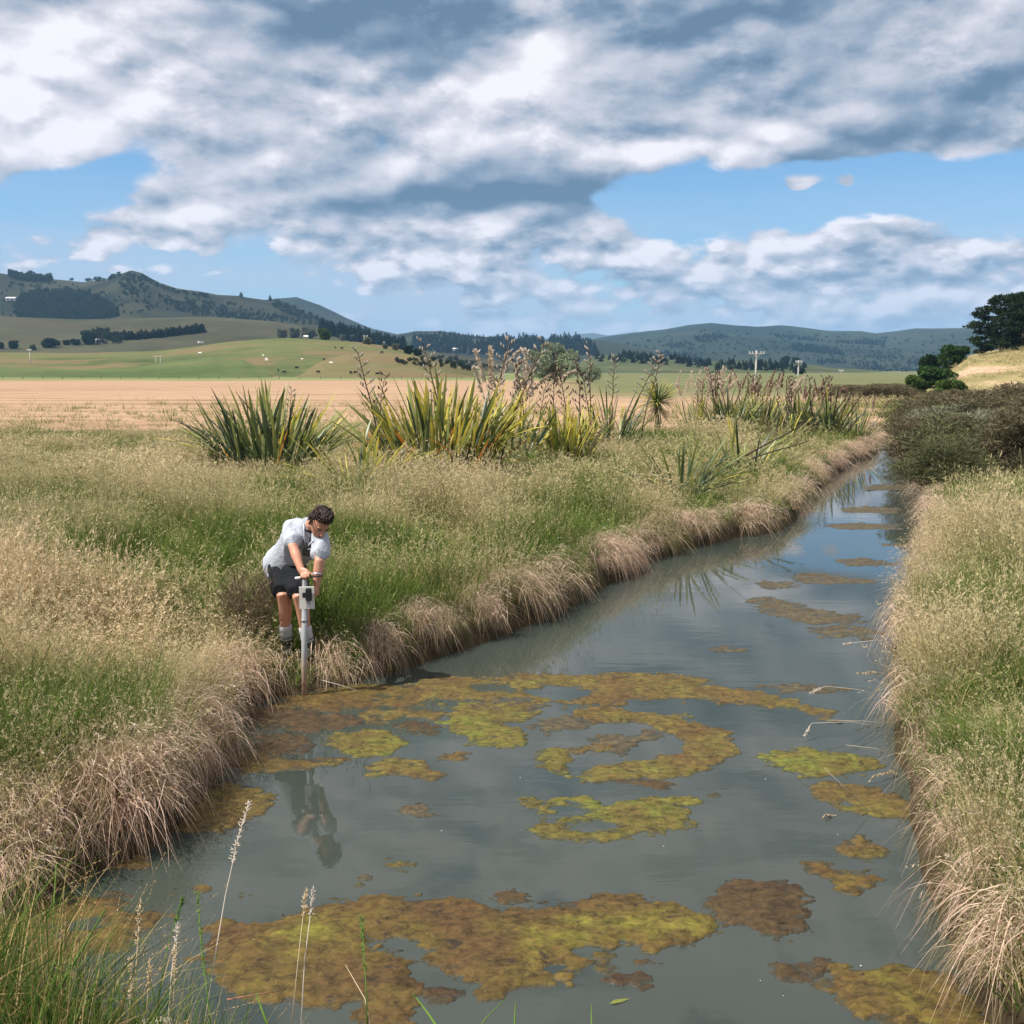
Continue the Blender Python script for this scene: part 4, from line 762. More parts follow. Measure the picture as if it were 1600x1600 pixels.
flax(418, 700, 19.5, 230, 1.68, 2.6, GY, 'wide dark green flax bush furthest left, in front of the tan field', [(0.35, 1.55, 0, 0.2)], 0, 11, loose=1.25)
flax(690, 712, 18.2, 300, 1.82, 2.65, {'green': 4.0, 'yellow': 6.0, 'dark': 1.6, 'dead': 1.9}, 'largest flax bush, tall with yellow tips and orange dead leaves', [(-1.05, 2.2, 2, 0.3), (0.15, 2.35, 2, 0.0), (0.65, 2.4, 1, 0.2), (1.0, 2.4, 3, 0.5), (-1.2, 1.8, 4, 0)], 0, 12, loose=0.95)
flax(566, 742, 15.8, 62, 1.25, 1.2, {'green': 2, 'yellow': 4, 'dead': 0.6, 'straw': .5}, 'low yellowish flax in front, between the two big bushes', [], 1, 13, loose=1.7)
flax(882, 690, 21.5, 130, 1.35, 1.55, {'green': 1.2, 'yellow': 6, 'dead': 0.2, 'straw': .4}, 'bright yellow upright flax right of the largest bush', [(-0.3, 1.9, 4, 1), (0.1, 2.0, 5, 0.4), (0.35, 2.1, 4, 2), (0.6, 1.9, 5, 0), (-0.6, 1.7, 5, 3)], 1, 14, loose=0.8)
flax(800, 672, 21.0, 50, 1.45, 1.2, {'green': 4, 'yellow': 4, 'dark': 1}, 'green flax half hidden behind the right side of the largest bush', [(0.3, 2.0, 5, 0.5)], 0, 15)
flax(955, 660, 26.0, 75, 1.45, 1.9, {'green': 4, 'yellow': 0.8, 'dark': 3, 'straw': .4}, 'dark green flax with tall seed stalks behind the yellow one', [(0.3, 2.3, 3, 0.0), (0.0, 2.2, 0, 0.4), (0.75, 2.2, 1, 0.2), (-0.5, 2.5, 0, 2)], 0, 16, loose=1.2)
flax(1065, 728, 17.5, 60, 1.22, 1.1, {'green': 5, 'yellow': 1.0, 'dark': 2}, 'small dark green flax alone in the grass nearer the creek', [], 0, 17, loose=1.6)
flax(1150, 692, 21.3, 48, 1.25, 1.6, {'green': 5, 'yellow': 1.2, 'dark': 1.5, 'straw': 1}, 'sprawling thin flax behind the small dark green one', [], 0, 18, loose=1.9)
row = [(1095, 652, 33, 46, 'flax with pale leaves right of the young cabbage tree', {'green': 3, 'yellow': 2, 'straw': 1.4}, 1.3), (1140, 655, 31.5, 85, 'left end of the dark green flax row under the nearest power pole', {'green': 5, 'dark': 2, 'yellow': .8}, 1.45), (1185, 655, 32, 85, 'dark flax of the row straight below the nearest power pole', {'green': 4, 'dark': 3, 'yellow': .8}, 1.4),
       (1215, 660, 30.5, 40, 'low light green flax at the front of the row', {'green': 4, 'yellow': 2, 'straw': .6}, 1.0), (1250, 655, 33, 80, 'dark flax of the row below the second power pole', {'green': 4, 'dark': 3}, 1.4), (1292, 658, 32.5, 110, 'bushy dark green flax nearest the narrow creek', {'green': 5, 'dark': 3, 'yellow': .6}, 1.5), (1335, 655, 33.5, 40, 'flax with a reddish plume at the creek end of the row', {'green': 4, 'dark': 2, 'straw': .8}, 1.2)]
for i, (u, v, dd, nn, lb, mx, hh) in enumerate(row):
    flax(u, v, dd, nn, hh, 1.7, mx, lb, [(random.uniform(-.5, .5), hh * 1.25, 4 + (i % 2), random.uniform(0, 3)) for _ in range(3)], 0, 30 + i, loose=1.15, group='flax row before the power poles')

# plumes of feathery grass (one clump each): pale stalks with drooping one-sided heads
plume_m, n = mat('plume'); finish(n, leafy(n, n.mix(n.new('ShaderNodeObjectInfo').outputs['Random'], (0.46, 0.37, 0.27), (0.62, 0.53, 0.42)), 0.35))
plume_r, n = mat('plume_red'); finish(n, leafy(n, n.mix(n.new('ShaderNodeObjectInfo').outputs['Random'], (0.17, 0.085, 0.07), (0.36, 0.25, 0.20)), 0.3))
def plume_mesh(h, bend, seed, m_):
    r_ = np.random.default_rng(seed); s = 12; t = np.linspace(0, 1, s + 1); x = bend * h * t ** 2.5; z = h * (t - 0.16 * abs(bend) * t ** 4); pts = [(x[i], 0, z[i]) for i in range(s + 1)]
    c, q, cp = tube(pts, [0.006 * (1 - .75 * a) for a in t], 4); co = [tuple(v) for v in c]; F = [tuple(f) for f in q]
    for k_ in range(120):
        tt = r_.uniform(0.66, 1.0); i = min(s - 1, int(tt * s)); f = tt * s - i; b = np.array(pts[i]) * (1 - f) + np.array(pts[i + 1]) * f
        L = r_.uniform(.06, .15) * h * .6 * (1.3 - tt * .75); d = r_.normal(0, 1, 3) * 0.35 + np.array([np.sign(bend) * .55, 0, .15]); d /= np.linalg.norm(d); e = b + d * L; sd_ = np.cross(d, r_.normal(0, 1, 3)); sd_ = sd_ / np.linalg.norm(sd_) * 0.009; m2 = b + d * L * .5
        o = len(co); co += [tuple(b), tuple(m2 + sd_), tuple(e), tuple(m2 - sd_)]; F.append((o, o + 1, o + 2, o + 3))
    me = bpy.data.meshes.new('plume'); me.from_pydata(co, [], F); me.materials.append(m_); me.update(); return me
PL = [plume_mesh(1, b, i, plume_m) for i, b in enumerate((0.05, 0.14, 0.28, 0.45, -0.15))]; PR = [plume_mesh(1, b, 20 + i, plume_r) for i, b in enumerate((0.05, 0.18, -0.2, 0.35))]
def plume_clump(u, v, dist, n_, h, spread, label, red=False, leafs=30, seed=1, lean=0.0, group='plume grass clumps'):
    r_ = random.Random(seed); q = on_y(u, v, dist); gz_ = float(H_ground(np.array([q.x]), np.array([dist]))[0]); root = empty('plume_grass', (q.x, dist, gz_)); tag(root, label, 'plume grass', group)
    for i in range(n_):
        fx = r_.uniform(-1, 1); me = r_.choice(PR if red else PL); copy_mesh_obj(me, 'plume', root, (fx * spread * .5, r_.uniform(-.4, .4) * spread, 0), (r_.gauss(0, .08), fx * .18 + lean + r_.gauss(0, .07), r_.uniform(-.7, .7)), h * r_.uniform(.75, 1.1))
    for i in range(leafs):
        kd = r_.choice(['straw', 'straw', 'green', 'straw']); me = LEAFM[kd][r_.randint(1, 4)]; L = h * r_.uniform(.35, .6); copy_mesh_obj(me, 'leaf', root, (r_.uniform(-.35, .35) * spread, r_.uniform(-.3, .3) * spread, 0), (0, r_.uniform(.1, .7), r_.uniform(0, 6.28)), (L * .45, L * .45, L))
plume_clump(792, 655, 24.0, 15, 2.35, 0.85, 'tall pale plume grass rising behind the largest flax bush', False, 30, 1, 0.05)
for i, (u, dd, nn, hh, lb, rd) in enumerate([(1078, 37, 12, 1.75, 'pale plume grass right of the young cabbage tree', 0), (1112, 38, 18, 1.85, 'brownish plume grass above the left end of the flax row', 0), (1150, 39, 14, 1.85, 'dark plume grass left of the nearest power pole', 1), (1205, 39, 16, 1.8, 'reddish plume grass between the first and second power poles', 1), (1240, 38, 15, 1.8, 'pinkish plume grass at the foot of the second power pole', 0), (1285, 38, 17, 1.75, 'rusty plume grass behind the flax nearest the creek', 1), (1335, 37, 7, 1.35, 'dark red plume grass at the creek end of the flax row', 1)]):
    plume_clump(u, 640, dd, nn, hh, 1.5, lb, bool(rd), 40, 50 + i)

# young cabbage tree: short trunk, round head of sword leaves, dead skirt
q = on_y(1027, 650, 30.5); gz_ = float(H_ground(np.array([q.x]), np.array([30.5]))[0]); root = empty('cabbage_tree', (q.x, 30.5, gz_)); tag(root, 'young cabbage tree with a round spiky green head and dead skirt', 'cabbage tree')
c_, q_, cp_ = tube([(0, 0, 0), (0.03, 0, .5), (0, 0, 1.05)], [.10, .085, .075], 10); me = join_tubes('trunk', [(c_, q_, cp_)]); o = link('trunk', me, plain('cabbage_bark', (0.14, 0.11, 0.08), .9, .1, .4, 12), root)
r_ = random.Random(5)
for i in range(230):
    me = LEAFM['green' if r_.random() < .7 else 'yellow'][r_.randint(0, 2)]; L = r_.uniform(.60, .82); copy_mesh_obj(me, 'leaf', root, (0, 0, 1.05), Euler((0, r_.uniform(0.02, 1.75), r_.uniform(0, 6.283)), 'XYZ').to_matrix().to_euler(), (L * 1.5, L * 1.5, L)).rotation_euler = (Matrix.Rotation(r_.uniform(0, 6.283), 3, 'Z') @ Matrix.Rotation(math.acos(r_.uniform(-.25, 1)), 3, 'Y')).to_euler()
for i in range(80):
    L = r_.uniform(.5, .75); copy_mesh_obj(LEAFM['straw'][r_.randint(0, 2)], 'leaf', root, (0, 0, .98), (Matrix.Rotation(r_.uniform(0, 6.283), 3, 'Z') @ Matrix.Rotation(r_.uniform(2.1, 2.75), 3, 'Y')).to_euler(), (L * 1.3, L * 1.3, L))

# dead branches arching over the grass
br_m = plain('dead_wood', (0.060, 0.045, 0.036), .9, .1, .4, 20)
def branch(pts, r0, label, twigs=4, seed=1, cat='branch'):
    r_ = random.Random(seed); P_ = [on_y(u, v, d) for u, v, d in pts]; n_ = len(P_); tb = [tube(P_, [r0 * (1 - .7 * i / (n_ - 1)) for i in range(n_)], 6)]
    for k_ in range(twigs):
        i = r_.randint(n_ // 2, n_ - 1); b = P_[i]; tb.append(tube([b, b + Vector((r_.uniform(-.15, .15), r_.uniform(-.1, .1), r_.uniform(.03, .14)))], [r0 * .35, r0 * .12], 4))
    me = join_tubes('dead_branch', tb); o = link('dead_branch', me, br_m); tag(o, label, cat)
branch([(1165, 712, 20), (1190, 698, 20.2), (1215, 685, 20.3), (1240, 672, 20.4), (1256, 660, 20.5), (1262, 652, 20.5)], .022, 'upper dark dead branch curving over the grass by the creek', 5, 1)
branch([(1175, 716, 19.5), (1205, 706, 19.7), (1240, 697, 19.8), (1262, 690, 20)], .018, 'lower dark dead branch lying over the grass by the creek', 4, 2)

# ------------------------------------------------------------------ leafy crowns
def foliage_mat(name, a, b, trans=0.25):
    m, n = mat(name); t = n.attr('r').outputs['Fac']; p = n.new('ShaderNodeTexCoord').outputs['Object']
    finish(n, leafy(n, n.mix(n.m('ADD', n.m('MULTIPLY', t, 0.6), n.m('MULTIPLY', n.noise(p, 1.3, 3), 0.4)), a, b), trans)); return m
def crown(name, blobs, n_, size, aspect=0.45, up=0.3, seed=1, shell=0.55, droop=0.0):
    """leaf clumps (small pointed quads) spread through a set of ellipsoids (x,y,z,rx,ry,rz)"""
    r_ = np.random.default_rng(seed); B = np.array(blobs, float); vol = (B[:, 3] * B[:, 4] * B[:, 5]) ** 0.7; k = r_.choice(len(B), n_, p=vol / vol.sum())
    d = r_.normal(0, 1, (n_, 3)); d /= np.linalg.norm(d, axis=1, keepdims=True); rad = (shell + (1.05 - shell) * r_.uniform(0, 1, n_) ** 0.7)[:, None]
    c = B[k, :3] + d * rad * B[k, 3:]
    ax = d * 0.7 + r_.normal(0, .6, (n_, 3)) + np.array([0, 0, up]); ax[:, 2] -= droop; ax /= np.linalg.norm(ax, axis=1, keepdims=True)
    L = size * r_.uniform(.55, 1.35, (n_, 1)); sd_ = np.cross(ax, r_.normal(0, 1, (n_, 3))); sd_ = sd_ / np.linalg.norm(sd_, axis=1, keepdims=True) * L * aspect * .5
    co = np.stack([c - ax * L * .5, c + sd_, c + ax * L * .5, c - sd_], 1).reshape(-1, 3); b = np.arange(n_) * 4
    me = mesh_np(name, co, np.stack([b, b + 1, b + 2, b + 3], -1)); attr_f(me, 'r', np.repeat(r_.uniform(0, 1, n_), 4)); return me
bark = plain('bark', (0.10, 0.078, 0.058), .9, .1, .4, 5)
def trunk_mesh(h, r0, limbs, seed=1, spread=0.5, lo=0.3):
    r_ = random.Random(seed); pts = [(r_.uniform(-.03, .03) * h, r_.uniform(-.03, .03) * h, h * i / 5) for i in range(6)]; pts[0] = (0, 0, -0.3); tb = [tube(pts, [r0 * (1 - .8 * i / 5) for i in range(6)], 8)]
    for k_ in range(limbs):
        t = lo + (0.95 - lo) * k_ / max(1, limbs - 1); i = min(4, int(t * 5)); b = Vector(pts[i]).lerp(Vector(pts[i + 1]), t * 5 - i); a = k_ * 2.4 + r_.uniform(-.4, .4); L = h * spread * (1.15 - t * .8) * r_.uniform(.7, 1.1)
        m_ = b + Vector((math.cos(a) * L * .5, math.sin(a) * L * .5, L * .16)); e = b + Vector((math.cos(a) * L, math.sin(a) * L, L * .42)); rr = r0 * .38 * (1.1 - t); tb.append(tube([b, m_, e], [rr, rr * .7, rr * .3], 6))
    return join_tubes('trunk', tb)
def tree(name, loc, crown_me, cm, trunk_me, label, cat='tree', group=None, sc=1.0, rz=0.0, tm=None):
    root = empty(name, loc, rz); root.scale = (sc, sc, sc); tag(root, label, cat, group)
    if cm is not None and not crown_me.materials: crown_me.materials.append(cm)
    if trunk_me is not None:
        if not trunk_me.materials: trunk_me.materials.append(tm or bark)
        copy_mesh_obj(trunk_me, 'trunk', root, (0, 0, 0), (0, 0, 0), 1.0)
    copy_mesh_obj(crown_me, 'crown', root, (0, 0, 0), (0, 0, 0), 1.0); return root
def put(u, v, only=None):
    p_ = hit([u], [v], only)[0]; return Vector(p_)
HB = {h.name: h for h in HILLS}
# big dark conifer on the slip hill
p0 = put(1563, 550, HB['slip_hill'])
D_ = p0.y; px2m = D_ / 1600.0
r_ = random.Random(3); blobs = []
Hh = 92 * px2m
for i in range(90):
    t = (i / 89) ** 1.05; z_ = Hh * (0.06 + 0.90 * t); wid_ = Hh * 0.60 * (1 - t ** 2.4) ** 0.55 + 0.04 * Hh; a = i * 2.4 + r_.uniform(-.5, .5); rr = wid_ * r_.uniform(.35, .92)
    blobs.append((math.cos(a) * rr, math.sin(a) * rr * .8, z_ + r_.uniform(-.02, .05) * Hh, Hh * .125 * r_.uniform(.7, 1.35), Hh * .11 * r_.uniform(.7, 1.2), Hh * .040 * r_.uniform(.7, 1.3)))
cm = foliage_mat('conifer_needles', (0.012, 0.022, 0.012), (0.034, 0.050, 0.024), .12)
me = crown('crown', blobs, 15000, Hh * .050, .36, .35, 4, .30)
t1 = trunk_mesh(Hh * .92, Hh * .030, 14, 5, .55, .12)
tree('conifer_tree', p0 - Vector((0, 0, .4)), me, cm, t1, 'big dark spreading conifer on top of the dry hillside', 'conifer', None)
p1 = put(1600, 545, HB['slip_hill']); tree('conifer_tree', p1 - Vector((0, 0, .4)), me, cm, t1, 'dark conifer partly outside the picture beside the big one', 'conifer', None, .95, 1.9)
# green bushes at the foot of the slip hill
bm_ = [foliage_mat('bush_green', (0.022, 0.050, 0.016), (0.060, 0.110, 0.030)), foliage_mat('bush_light', (0.040, 0.075, 0.022), (0.11, 0.16, 0.045)), foliage_mat('bush_dark', (0.014, 0.030, 0.013), (0.036, 0.062, 0.024)), foliage_mat('bush_gorse', (0.20, 0.17, 0.02), (0.42, 0.32, 0.03))]
def bush_mesh(seed, n_=2600, size=.13, lumps=9):
    r_ = random.Random(seed); bl = [(0, 0, .42, .42, .40, .42)]
    for i in range(lumps): a = r_.uniform(0, 6.28); bl.append((math.cos(a) * r_.uniform(.15, .38), math.sin(a) * r_.uniform(.15, .38), r_.uniform(.25, .82), r_.uniform(.14, .24), r_.uniform(.14, .24), r_.uniform(.12, .20)))
    return crown('crown', bl, n_, size, .5, .3, seed, .55)
BM = [bush_mesh(i) for i in range(4)]
BT = trunk_mesh(.6, .04, 6, 3, .6, .1); BT.materials.append(bark)
def bush(u, v, wpx, hpx, k, m_, label, only=None, group='green bushes below the clay slip', name='green_bush', dist=None, cat='bush'):
    if dist is None: p_ = put(u, v, only); hm = hpx * p_.y / 1600.0
    else:
        top = on_y(u, v - hpx, dist); p_ = on_y(u, v, dist); gz = float(H_all(np.array([p_.x]), np.array([dist]))[0]); hm = max(top.z - gz, hpx * dist / 1600.0 * .8); p_.z = gz
    s = p_.y / 1600.0; me = BM[k].copy(); me.materials.clear(); me.materials.append(m_); root = empty(name, p_ - Vector((0, 0, .15)), k * 1.3); tag(root, label, cat, group)
    copy_mesh_obj(BT, 'trunk', root, (0, 0, 0), (0, 0, 0), hm); copy_mesh_obj(me, 'crown', root, (0, 0, 0), (0, 0, 0), (wpx * s * .95, wpx * s * .95, hm)); return root
bush(1487, 574, 50, 38, 0, bm_[0], 'tallest green bush, at the top of the group below the slip', dist=138); bush(1452, 588, 40, 40, 1, bm_[2], 'dark narrow bush left of the tallest green one', dist=140)
bush(1463, 602, 66, 36, 2, bm_[0], 'broad green bush in the middle of the group below the slip', dist=104); bush(1432, 606, 34, 24, 3, bm_[1], 'small light green bush at the left of the group', dist=90)
bush(1436, 617, 26, 26, 0, bm_[2], 'dark round bush lowest left, beside the pale road', dist=66); bush(1478, 612, 40, 26, 1, bm_[1], 'light green bush in front of the clay slip', dist=66)
bush(1497, 608, 30, 22, 2, bm_[0], 'small green bush touching the clay slip', dist=67); bush(1462, 620, 26, 14, 3, bm_[1], 'low yellow green bush at the front of the group', dist=62); bush(1494, 622, 16, 7, 1, bm_[3], 'little yellow flowering gorse bush below the slip', dist=60, name='gorse_bush')
p_ = put(1400, 590); bush(1400, 588, 30, 24, 2, bm_[2], 'lone round dark tree on the small dry knoll', HB['creek_knoll'], None, 'round_tree', cat='tree')
# grey green willow behind the flax
p_ = on_y(868, 604, 150); bl = []
r_ = random.Random(8)
for i in range(22): a = r_.uniform(0, 6.28); z_ = r_.uniform(1.5, 5.0); rr = 3.2 * (1 - ((z_ - 2.6) / 4.0) ** 2) * r_.uniform(.3, 1); bl.append((math.cos(a) * rr, math.sin(a) * rr, z_, r_.uniform(.8, 1.4), r_.uniform(.8, 1.4), r_.uniform(.7, 1.2)))
me = crown('crown', bl, 6000, .42, .35, .1, 9, .5, .3); wl = foliage_mat('willow_leaves', (0.13, 0.165, 0.095), (0.27, 0.31, 0.20)); wt = trunk_mesh(4.2, .30, 9, 4, .5)
tree('willow_tree', p_, me, wl, wt, 'big rounded grey green willow behind the plume grass', 'willow', None, 1.12)
tree('willow_tree', on_y(925, 600, 165), me, wl, wt, 'smaller grey green willow right of the big one', 'willow', None, .58, 2.0)

# dark scrub on the right bank
scm = [foliage_mat('scrub_brown', (0.070, 0.060, 0.036), (0.175, 0.150, 0.090), .25), foliage_mat('scrub_olive', (0.062, 0.070, 0.034), (0.155, 0.160, 0.080), .25), foliage_mat('scrub_grey', (0.10, 0.11, 0.06), (0.27, 0.26, 0.18), .25)]
def scrub_mesh(seed, n_=15000):
    r_ = random.Random(seed); bl = [(0, 0, .36, .46, .46, .40)]
    for i in range(26): a = r_.uniform(0, 6.28); bl.append((math.cos(a) * r_.uniform(.1, .46), math.sin(a) * r_.uniform(.1, .42), r_.uniform(.18, .78), r_.uniform(.10, .22), r_.uniform(.10, .22), r_.uniform(.08, .17)))
    return crown('crown', bl, n_, .062, .14, .7, seed, .42)
SM = [scrub_mesh(i + 40) for i in range(3)]
SCR = [(1470, 775, 20, 1.9, 1.35, 1, 'dark olive scrub at the water edge nearest the right bank grass'), (1450, 735, 24, 2.6, 1.6, 0, 'dark scrub leaning over the narrow creek'), (1530, 740, 22.5, 3.4, 1.75, 1, 'wide olive scrub behind the right bank grass'), (1600, 735, 21, 3.0, 1.9, 0, 'brown scrub at the right edge of the picture'), (1500, 715, 27, 3.6, 1.7, 2, 'scrub with pale greyish leaves in the middle of the dark thicket'), (1445, 700, 31, 2.8, 1.6, 0, 'brown rounded scrub at the bend of the creek'), (1570, 705, 28, 4.2, 2.0, 0, 'tall brown scrub behind the greyish leaved one'),
       (1500, 690, 35, 4.6, 1.9, 0, 'reddish brown scrub below the slip hill'), (1595, 685, 35, 5.0, 2.3, 0, 'furthest brown scrub at the right edge'), (1440, 683, 38, 3.2, 1.6, 1, 'far olive scrub at the left of the thicket'), (1545, 690, 31, 3.6, 1.7, 1, 'olive scrub between the two tall brown ones')]
for i, (u, v, dd, ww, hh, k, lb) in enumerate(SCR):
    x_ = (u - 800) / 1600 * dd * 1.0 + 0.2; gz_ = float(H_ground(np.array([x_]), np.array([dd]))[0]); root = empty('scrub_bush', (x_, dd, max(gz_, 0.1) - .12), i * .9); tag(root, lb, 'scrub', 'dark scrub thicket on the right bank')
    me = SM[i % 3].copy(); me.materials.append(scm[k]); copy_mesh_obj(me, 'crown', root, (0, 0, 0), (0, 0, 0), (ww, ww, hh * .88)); copy_mesh_obj(BT, 'trunk', root, (0, 0, 0), (0, 0, 0), hh * .7)
for i, (u, dd, ww, hh, lb) in enumerate([(1385, 58, 4.5, 1.2, 'low brown scrub beyond the end of the creek'), (1345, 62, 5.0, 1.1, 'low brown scrub left of the creek end')]):
    x_ = (u - 800) / 1600 * dd; root = empty('scrub_bush', (x_, dd, .8), i); tag(root, lb, 'scrub', 'low scrub beyond the creek'); me = SM[i].copy(); me.materials.append(scm[0]); copy_mesh_obj(me, 'crown', root, (0, 0, 0), (0, 0, 0), (ww, ww, hh)); copy_mesh_obj(BT, 'trunk', root, (0, 0, 0), (0, 0, 0), hh * .8)
# dead brown weed bush beside the man
x_, y_, _ = on_z(392, 960, .55); me = crown('crown', [(0, 0, .33, .26, .26, .33), (-.15, .05, .45, .16, .16, .22), (.12, 0, .5, .14, .14, .2)], 1500, .12, .045, .9, 77, .2); me.materials.append(foliage_mat('weed_brown', (0.06, 0.045, 0.03), (0.22, 0.16, 0.115), .1))
root = empty('weed_bush', (x_, y_, float(H_ground(np.array([x_]), np.array([y_]))[0]))); tag(root, 'dead brown twiggy weed bush left of the man', 'weed'); copy_mesh_obj(me, 'crown', root, (0, 0, 0), (0, 0, 0), (1.0, 1.0, 1.05)); copy_mesh_obj(BT, 'stem', root, (0, 0, 0), (0, 0, 0), .5)

# ------------------------------------------------------------------ far woods (masses, kind stuff) and single far trees (things)
def cone_tree(seed, n_=230):
    r_ = np.random.default_rng(seed); z = r_.uniform(0.06, 1, n_) ** 1.1; rad = 0.20 * (1.03 - z) ** .8 * r_.uniform(.35, 1.1, n_); a = r_.uniform(0, 6.283, n_)
    c = np.stack([np.cos(a) * rad, np.sin(a) * rad, z], -1); ax = np.stack([np.cos(a), np.sin(a), r_.uniform(-.2, .5, n_)], -1); ax /= np.linalg.norm(ax, axis=1, keepdims=True); L = (0.05 + 0.09 * (1 - z))[:, None] * r_.uniform(.7, 1.3, (n_, 1))
    sd_ = np.cross(ax, r_.normal(0, 1, (n_, 3))); sd_ = sd_ / np.linalg.norm(sd_, axis=1, keepdims=True) * L * .45
    co = np.stack([c - ax * L * .4, c + sd_, c + ax * L, c - sd_], 1).reshape(-1, 3); b = np.arange(n_) * 4; me = mesh_np('far_tree', co, np.stack([b, b + 1, b + 2, b + 3], -1)); attr_f(me, 'r', np.repeat(r_.uniform(0, 1, n_), 4)); return me
def round_tree(seed, n_=260):
    r_ = random.Random(seed); bl = [(0, 0, .52, .34, .34, .36)]
    for i in range(6): a = r_.uniform(0, 6.28); bl.append((math.cos(a) * .26, math.sin(a) * .26, r_.uniform(.25, .85), .2, .2, .17))
    me = crown('far_tree', bl, n_, .16, .6, .2, seed, .5); return me
def woods_mat(name, a, b):
    m, n = mat(name); r_ = n.attr('r').outputs['Fac']; t = n.attr('tint', 'INSTANCER').outputs['Fac']; finish(n, leafy(n, n.mix(n.m('ADD', n.m('MULTIPLY', r_, .5), n.m('MULTIPLY', t, .5)), a, b), .1)); return m
CT = collection('pine_source', [cone_tree(i) for i in range(4)], woods_mat('pine_far', (0.009, 0.016, 0.011), (0.026, 0.037, 0.022)))
RT = collection('wood_source', [round_tree(i) for i in range(4)], woods_mat('wood_far', (0.014, 0.022, 0.013), (0.040, 0.052, 0.028)))
GT = collection('grey_source', [round_tree(i + 9) for i in range(4)], woods_mat('grey_tree_far', (0.09, 0.10, 0.065), (0.19, 0.19, 0.13)))
def inside(px, n_):
    a = np.array(px, float); out = []; lo, hi = a.min(0), a.max(0)
    while sum(len(o) for o in out) < n_:
        q = rng.uniform(lo, hi, (n_ * 3, 2)); out.append(q[sdist(q[:, 0], q[:, 1], a) < 0])
    return np.concatenate(out)[:n_]
def woods(px, n_, size, coll, label, only=None, wide=1.0, name='woodland', cat='woods'):
    """size: tree height in photograph pixels at its own distance"""
    uv = inside(px, n_); p_ = hit(uv[:, 0], uv[:, 1], HB[only] if only else None); p_ = p_[np.isfinite(p_[:, 0])]; k = len(p_)
    if not k: print('no hits for', label); return
    s = size / 1600.0 * p_[:, 1] * rng.uniform(.65, 1.25, k); p_[:, 2] -= s * .04
    scatter(name, p_, np.stack([np.zeros(k), np.zeros(k), rng.uniform(0, 6.28, k)], -1), np.stack([s * wide, s * wide, s], -1), rng.uniform(0, 1, k), rng.integers(0, 4, k), coll, label, cat)
def line(pts, th=3): # a thin polygon around a polyline of pixels
    up = [(u, v - th / 2) for u, v in pts]; dn = [(u, v + th / 2) for u, v in pts]; return up + dn[::-1]
RHn, BS, GR, MH, VK, FR, RP = 'ridge_hills', 'brown_slopes', 'green_range', 'middle_hills', 'valley_knolls', 'far_ridge', 'rolling_paddock'
woods([(24, 492), (30, 466), (60, 456), (105, 456), (150, 464), (176, 478), (186, 494), (150, 506), (60, 508), (28, 502)], 700, 9, RT, 'dark round wood on the slope of the left hills', RHn)
woods(line([(14, 433), (45, 437), (78, 439)], 6), 60, 11, RT, 'clump of dark trees on the skyline at the far left', RHn)
woods(line([(84, 434), (130, 440), (165, 438), (188, 432)], 4), 60, 6, RT, 'ragged row of trees along the skyline left of the peak', RHn)
woods([(185, 440), (200, 428), (222, 436), (232, 455), (215, 462), (195, 462)], 70, 6, RT, 'wood in the gully below the peak', RHn)
woods(line([(222, 434), (250, 450), (290, 460), (330, 466)], 5), 70, 5, RT, 'scrub along the skyline right of the peak', RHn)
woods([(0, 445), (60, 440), (200, 455), (330, 470), (470, 490), (420, 500), (250, 492), (190, 500), (0, 500)], 230, 5, RT, 'scattered bushes over the left hills', RHn, name='hill_scrub', cat='scrub')
woods([(250, 470), (330, 474), (380, 492), (350, 500), (290, 492)], 120, 6, RT, 'loose belt of trees below the left ridge', RHn)
woods(line([(372, 462), (400, 464), (430, 470)], 4), 45, 9, CT, 'row of tall trees on the shoulder of the left ridge', RHn, 1.4)
woods([(430, 470), (470, 482), (520, 500), (500, 506), (455, 494), (425, 480)], 190, 6, RT, 'dark wood running down the right end of the left ridge', RHn)
woods([(340, 490), (420, 492), (500, 505), (520, 512), (440, 505), (350, 500)], 120, 5, RT, 'dark bushy foot of the left ridge', RHn, name='hill_scrub', cat='scrub')
woods([(500, 516), (506, 504), (540, 510), (580, 520), (615, 532), (634, 545), (628, 552), (590, 545), (540, 532), (505, 524)], 620, 17, CT, 'dark pine plantation on the slope in the middle left', BS, 1.0, 'pine_plantation', 'plantation')
woods(line([(172, 531), (215, 529), (260, 525), (318, 518)], 4), 150, 11, CT, 'dense dark shelter belt behind the left paddocks', BS, 1.6, 'shelter_belt', 'shelter belt')
woods([(130, 536), (140, 524), (165, 520), (185, 528), (200, 537), (160, 538)], 40, 12, RT, 'dark garden trees around the farmhouse', BS)
woods([(640, 545), (646, 528), (690, 530), (760, 540), (830, 548), (800, 556), (700, 553)], 330, 10, CT, 'dark pine wood in the middle distance', MH, 1.1)
woods([(660, 527), (700, 526), (740, 530), (720, 534), (670, 532)], 60, 6, RT, 'thin trees on the middle skyline', MH)
woods(line([(685, 521), (720, 525), (760, 530), (800, 534)], 3), 80, 5, CT, 'fringe of trees along the middle skyline', MH, 1.3)
woods([(740, 545), (780, 534), (850, 534), (905, 533), (930, 545), (930, 556), (850, 555)], 420, 13, CT, 'blue dark wood left of the green range', MH, 1.2)
woods(line([(930, 560), (1000, 562), (1060, 566), (1120, 572), (1200, 575), (1260, 580)], 12), 240, 9, CT, 'dark belt of trees along the valley floor', None, 1.5, 'shelter_belt', 'shelter belt')
woods([(600, 566), (700, 560), (760, 572), (840, 582), (760, 582), (660, 574)], 90, 8, RT, 'dark hedge of bushes behind the rolling paddock', None)
